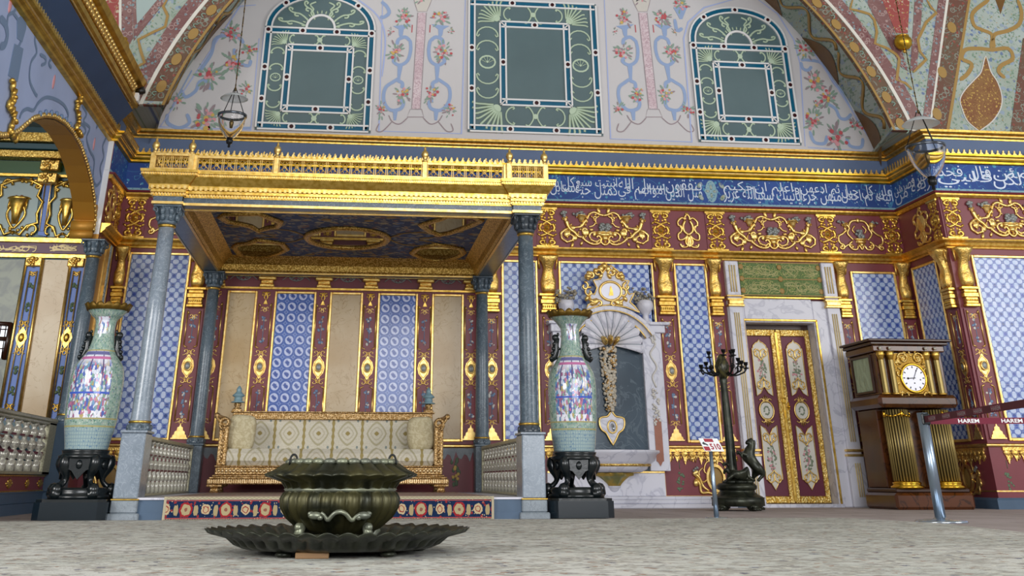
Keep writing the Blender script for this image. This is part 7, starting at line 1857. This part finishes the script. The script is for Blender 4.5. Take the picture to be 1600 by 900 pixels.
# pale edge strip and gilt reveal of the pier facing the arch
m = MB(); m.box(XL2+.005, XL-.001, 14.42, 14.45, 3.95, 4.8, None, .004); struct(m.build('trim_10', 'white_wood'))
# higher gilt cornice with a leaf band, carried out over the sloping dark cove of the left side
bp = [(XL2, 4), (XL2, 13.9), (XL2-.3, 13.9)]
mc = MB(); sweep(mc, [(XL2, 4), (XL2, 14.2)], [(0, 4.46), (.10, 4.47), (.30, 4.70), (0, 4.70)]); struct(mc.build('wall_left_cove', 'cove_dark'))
mc = MB(); sweep(mc, bp, [(0, 4.69), (.28, 4.69), (.30, 4.73), (.345, 4.75), (.355, 4.80), (.32, 4.81), (.34, 5.0), (.40, 5.02), (.43, 5.09), (0, 5.11)]); bc = struct(mc.build('trim_11', 'gilt_deep'))
m = MB(); sweep(m, bp[:2], [(.30, 4.715), (.318, 4.715), (.318, 4.732), (.30, 4.732)]); m.build('bead_row', 'gilt_pale', bc)
m = MB(); yy = 8.
while yy < 13.9:
    for s_ in (-1, 1): m.blob(XL2+.345, yy, 4.905+s_*.035, .03, .07, .04, Fr((0, 0, 0), (1, 0, 0), (0, 1, 0), (0, 0, 1)), 0, 6, 4)
    m.blob(XL2+.36, yy+.05, 4.93, .025, .03, .03); yy += .11
m.build('leaf_band', 'gilt_pale', bc)
for x_, y_, Yv in ((190, 86, 13.6), (184, 124, 13.82)):
    p = at(x_, y_, Yv)
    one('lathe', [(.03, 0), (.04, .02), (.03, .04), (.06, .08), (.075, .13), (.065, .18), (.035, .21), (.045, .23), (.02, .25), (0, .26)], 20, tuple(p), mod=lambda a, i, r, z: 1+.06*abs(sin(a*6))).build('gilt_vase', 'gilt', bc)
# security camera at the corner
p = at(214, 148, 14.1); t = thing('security_camera', 'small white and black security camera on the cornice at the upper left corner', 'camera', tuple(p))
one('box', p.x-.035, p.x+.035, p.y-.05, p.y+.05, p.z-.10, p.z+.02, None, .01).build('housing', 'white_wood', t); one('tube', [(p.x-.02, p.y, p.z+.03), (p.x+.09, p.y-.03, p.z+.06)], [.045, .05], 12).build('lens_hood', 'camera_black', t)
# arch column on its pier
cl = thing('arch_column', 'dark polished marble column carrying the left gilded arch', 'column', (-3.42, 14.3, 0))
CYL = 14.3; cxl = at(140, 450, CYL).x-.02
column(cxl, CYL, 1.0, 2.82, .092, .19, 'slate_marble', par=cl)
one('box', cxl-.12, cxl+.12, CYL-.12, CYL+.12, .2, .93, None, .01).box(cxl-.14, cxl+.14, CYL-.14, CYL+.2, 0, .2, None, .01).build('pier', 'slate_paint', cl)
# pier face between arch and tile bay: gilt frame with painted panel
m = MB(); m.box(XL-.0, XL+.006, 14.52, 15.42, .8, 3.1); struct(m.build('wall_left_panel', 'gilt_deep_matte'))
for y0, y1, mt in ((14.92, 15.10, 'gilt_pale'), (15.26, 15.30, 'gilt_pale'), (15.14, 15.24, 'vault_floral_side')): struct(one('box', XL, XL+.03, y0, y1, .8, 3.12, None, .006).build('trim_12', mt))
# end face of the pier: gilded below, white above
struct(one('box', XL2-.04, XL+.002, 14.435, 14.449, .2, 3.12).build('trim_16', 'gilt_deep_matte'))
struct(one('box', XL2, XL+.002, 14.43, 14.449, 3.12, 4.34).build('trim_18', 'white_wood'))
# alcove: end wall seen through the arch
AY = 15.2
def A_(x, y): q = at(x, y, AY); return (q.x, q.z)
fa = back(0, 0, AY); XA0, XA1 = -7.5, -3.44
al = struct(one('box', XA0, XA1, AY, AY+.2, 0, 4.9).build('wall_alcove', 'teal_paint'))
struct(one('box', XA0, XA1+.1, 9, AY, 4.72, 4.9).build('ceiling_alcove', 'grey_panel'))
struct(one('box', XA0-.2, XA0, 9, AY+.2, 0, 4.9).build('wall_alcove_side', 'grey_panel'))
def zA(y): return A_(60, y)[1]
def hb(y0, y1, mt, nm, d=.03, x0=XA0, x1=XA1): return one('box', x0, x1, zA(y1), zA(y0), 0, d, fa, .006 if d > .02 else 0).build(nm, mt, al)
hb(216, 230, 'gilt_fine', 'carved_cornice', .3); hb(231, 240, 'teal_paint', 'moulding', .24); hb(241, 252, 'gilt_fine', 'carved_cornice', .2)
hb(253, 272, 'green_paint', 'green_band', .02); hb(273, 278, 'gilt', 'gilt_moulding', .06); hb(372, 380, 'gilt', 'gilt_moulding', .06); hb(380, 396, 'plum_paint', 'plum_band', .02); hb(397, 404, 'gilt', 'gilt_moulding', .05)
def Aq(px, w0, w1, mt, nm): return one('prism', [A_(*p) for p in px], w0, w1, fa).build(nm, mt, al)
Aq([(-60, 282), (64, 284), (53, 368), (-60, 366)], .0, .012, 'grey_panel', 'pale_panel'); Aq([(86, 284), (140, 285), (128, 372), (78, 370)], 0, .012, 'grey_panel', 'pale_panel')
Aq([(69, 284), (83, 284), (73, 370), (60, 368)], .01, .03, 'blue_paint', 'painted_pilaster')
def gl(px, r=.018, mt='gilt_pale', nm='gilt_line'):
    m = MB(); m.tube([A_(*p)+(.035,) for p in px], r, 5, fr=fa); return m.build(nm, mt, al)
gl([(72, 290), (81, 290), (70, 362), (62, 362), (72, 290)], .01)
m = MB()
for x, y, s in ((28, 325, 1.), (105, 328, .75)):
    c = A_(x, y); g = fa.sub(c[0], c[1], .012)
    strokes(m, g, [([(0, .95), (-.4, .9), (-.8, .75), (-.7, .4), (-.95, .2), (-.8, -.2), (-.9, -.5), (-.5, -.6), (-.3, -.9), (0, -.8)], 1.3, 1.), (spi(-.75, -.75, .25, .06, 0, 300, 10), 1, .7), (spi(-.6, .75, .25, .06, 0, 300, 10), 1, .7), ([(-.2, .1), (-.35, -.2), (-.2, -.5), (0, -.7)], 1, .8)], .34*s, .40, .02, w=1)
    for k in range(20): m.blob(R.uniform(-.3, .3)*s, R.choice([-1, 1])*R.uniform(.25, .4), .01, .03, .025, .02, g, R.random()*3, 6, 4)
    cornucopia(m, g, 0, 0, .26*s, .36)
m.build('gilt_scrollwork', 'gilt', al)
m = MB(); c = A_(28, 314); bunch(m, fa, c[0], c[1], .08, .06, 10, .03, 2); m.build('painted_fruit', 'brown_inlay', al)
m = MB()
for x, y in ((82, 262), (78, 282)): c = A_(x, y); m.box(c[0]-.13, c[0]+.13, c[1]-.07, c[1]+.07, 0, .16, fa, .015); bunch(m, fa, c[0], c[1], .1, .06, 12, .03, 4, .15)
for x, y in ((54, 410), (120, 411)): c = A_(x, y); m.box(c[0]-.11, c[0]+.11, c[1]-.06, c[1]+.06, 0, .06, fa, .015); bunch(m, fa, c[0], c[1], .08, .05, 12, .03, 4, .05)
m.build('carved_capital', 'gilt_carved', al)
m = MB(); script_strokes(m, fa.sub(A_(78, 393)[0], A_(78, 393)[1], .022), .34, .10, 14, 5, .005); script_strokes(m, fa.sub(A_(-4, 393)[0], A_(-4, 393)[1], .022), .5, .09, 12, 6, .005); m.build('gilt_script', 'gold_paint', al)
# lower wall: marble panels, blue painted pilasters, dark window
Aq([(-60, 406), (43, 406), (4, 640), (-60, 640)], 0, .012, 'mirror_dark', 'mirror'); 
Aq([(68, 406), (112, 407), (76, 668), (28, 660)], 0, .014, 'amber_marble', 'marble_panel')
for q in ([(43, 405), (68, 406), (28, 660), (-2, 655)], [(112, 407), (134, 408), (100, 668), (73, 668)]): Aq(q, .0, .02, 'blue_paint', 'painted_pilaster')
for q in ([(43, 405), (-2, 655)], [(68, 406), (28, 660)], [(112, 407), (73, 668)]): gl(q, .022)
for q in ([(48, 424), (6, 655)], [(59, 424), (18, 655)], [(116, 424), (79, 655)], [(126, 424), (90, 655)]): gl(q, .010)
m = MB()
for x0, dx in ((53, -30), (121, -26)):
    for y in (428, 505, 547, 640): t_ = (y-424)/231; c = A_(x0+dx*t_*1.35, y); 
    for y, s in ((428, .6), (506, 1), (548, 1), (636, 1)):
        t_ = (y-424)/231; c = A_(x0+dx*1.37*t_, y); g = fa.sub(c[0], c[1], .022); strokes(m, g, BOW, .075*s, .06*s, .01, w=1)
    t_ = (528-424)/231; c = A_(x0+dx*1.37*t_, 528); g = fa.sub(c[0], c[1], .02); m.prism([(-.07, 0), (-.05, .06), (0, .13), (.05, .06), (.07, 0), (.05, -.06), (0, -.13), (-.05, -.06)], 0, .02, g); m.blob(0, 0, .02, .04, .06, .025, g)
m.build('gilt_bows', 'gilt', al)
m = MB()
for x0, dx in ((53, -30), (121, -26)):
    for y in (450, 480, 580, 612):
        t_ = (y-424)/231; c = A_(x0+dx*1.37*t_, y); bunch(m, fa, c[0], c[1], .03, .05, 7, .022, y, .02)
m.build('painted_bloom', 'leaf_dark', al)
# window at the far left of the alcove, framed in dark wood, with daylight behind
wn = MB(); q = [A_(-40, 505), A_(16, 508), A_(6, 560), A_(-40, 556)]; wn.prism(q, .014, .02, fa); struct(wn.build('window_4', 'daylight_pane'))
m = MB(); m.tube([A_(18, 505)+(.03,), A_(7, 562)+(.03,)], .03, 5, fr=fa); m.tube([A_(-40, 528)+(.03,), A_(13, 530)+(.03,)], .03, 5, fr=fa); m.tube([A_(-40, 504)+(.03,), A_(18, 507)+(.03,)], .03, 5, fr=fa)
for y in (515, 545): m.tube([A_(-40, y)+(.03,), A_(12, y)+(.03,)], .008, 4, fr=fa)
for x in (0, 8): m.tube([A_(x+3, 507)+(.03,), A_(x-5, 560)+(.03,)], .008, 4, fr=fa)
m.build('window_bars', 'dark_wood', al)
# raised floor, plinth and balustrade of the alcove
BXL_ = -3.42
struct(one('box', XA0, BXL_-.02, 9, AY, 0, .36).build('floor_alcove', 'slate_paint'))
m = MB(); m.box(BXL_-.06, BXL_+.03, 9, CYL-.14, 0, .10); m.box(BXL_-.06, BXL_+.015, 9, CYL-.14, .10, .205, None, .006); m.box(BXL_-.06, BXL_+.022, 9, CYL-.14, .20, .212)
struct(m.build('trim_13', 'slate_paint')); b_ = one('box', BXL_-.05, BXL_, 9, CYL-.14, .212, .37); struct(b_.build('trim_14', 'maroon'))
m = MB()
for z in (.218, .362): m.box(BXL_-.05, BXL_+.012, 9, CYL-.14, z-.007, z+.007)
g = Fr((BXL_+.002, 0, .29), (0, 1, 0), (0, 0, 1), (1, 0, 0)); yy = 12.0
for k, yv in enumerate((11.3, 12.05, 12.75, 13.45, 14.0)):
    s = 1.5 if k % 2 == 0 else 1.
    for a, b, c_, d in ((0, 0, .03, .055), (.05, 0, .04, .02), (-.05, 0, .04, .02), (.03, .02, .02, .02), (-.03, .02, .02, .02), (.03, -.02, .02, .02), (-.03, -.02, .02, .02)): m.blob(yv+a*s, b, 0, c_*s, d, .012, g, 0, 7, 4)
struct(m.build('trim_15', 'gilt'))
bl = thing('balustrade', 'mother of pearl balustrade of the raised alcove at the far left', 'railing', (BXL_, 12, .37)); z0, z1 = .375, .945
m = MB(); m.box(BXL_-.05, BXL_+.05, 10, CYL-.13, z1-.04, z1, None, .01); m.box(BXL_-.04, BXL_+.04, 10, CYL-.13, z1-.07, z1-.04, None, .006); m.box(BXL_-.04, BXL_+.04, 10, CYL-.13, z0, z0+.03, None, .004); m.box(BXL_-.04, BXL_+.04, CYL-.45, CYL-.13, z0, z1-.03, None, .004); m.build('frame', 'pearl_frame', bl)
p = None; yy = CYL-.62; k = 0
while yy > 10.2:
    if p is None: p = baluster_proto(BXL_, yy, z0+.03, z1-.07, bl, .052); y1_ = yy; jn = one('box', BXL_-.012, BXL_+.012, 10.2, CYL-.45, z0+.2, z0+.225).box(BXL_-.012, BXL_+.012, 10.2, CYL-.45, z0+.36, z0+.38).build('middle_rail', 'maroon_ink', bl)
    else: c = p.copy(); COL.objects.link(c); c.parent = bl; c.location = (0, yy-y1_, 0); WL[c] = WL[bl]
    yy -= .33
# plain dark red block behind the alcove balusters, put in for its colour
tag(one('box', -5.2, -4.0, 13.2, 15.0, .36, .80, None, .08).build('cushioned_bench', 'maroon'), 'dark red upholstered bench inside the raised alcove behind the left balustrade', 'bench')
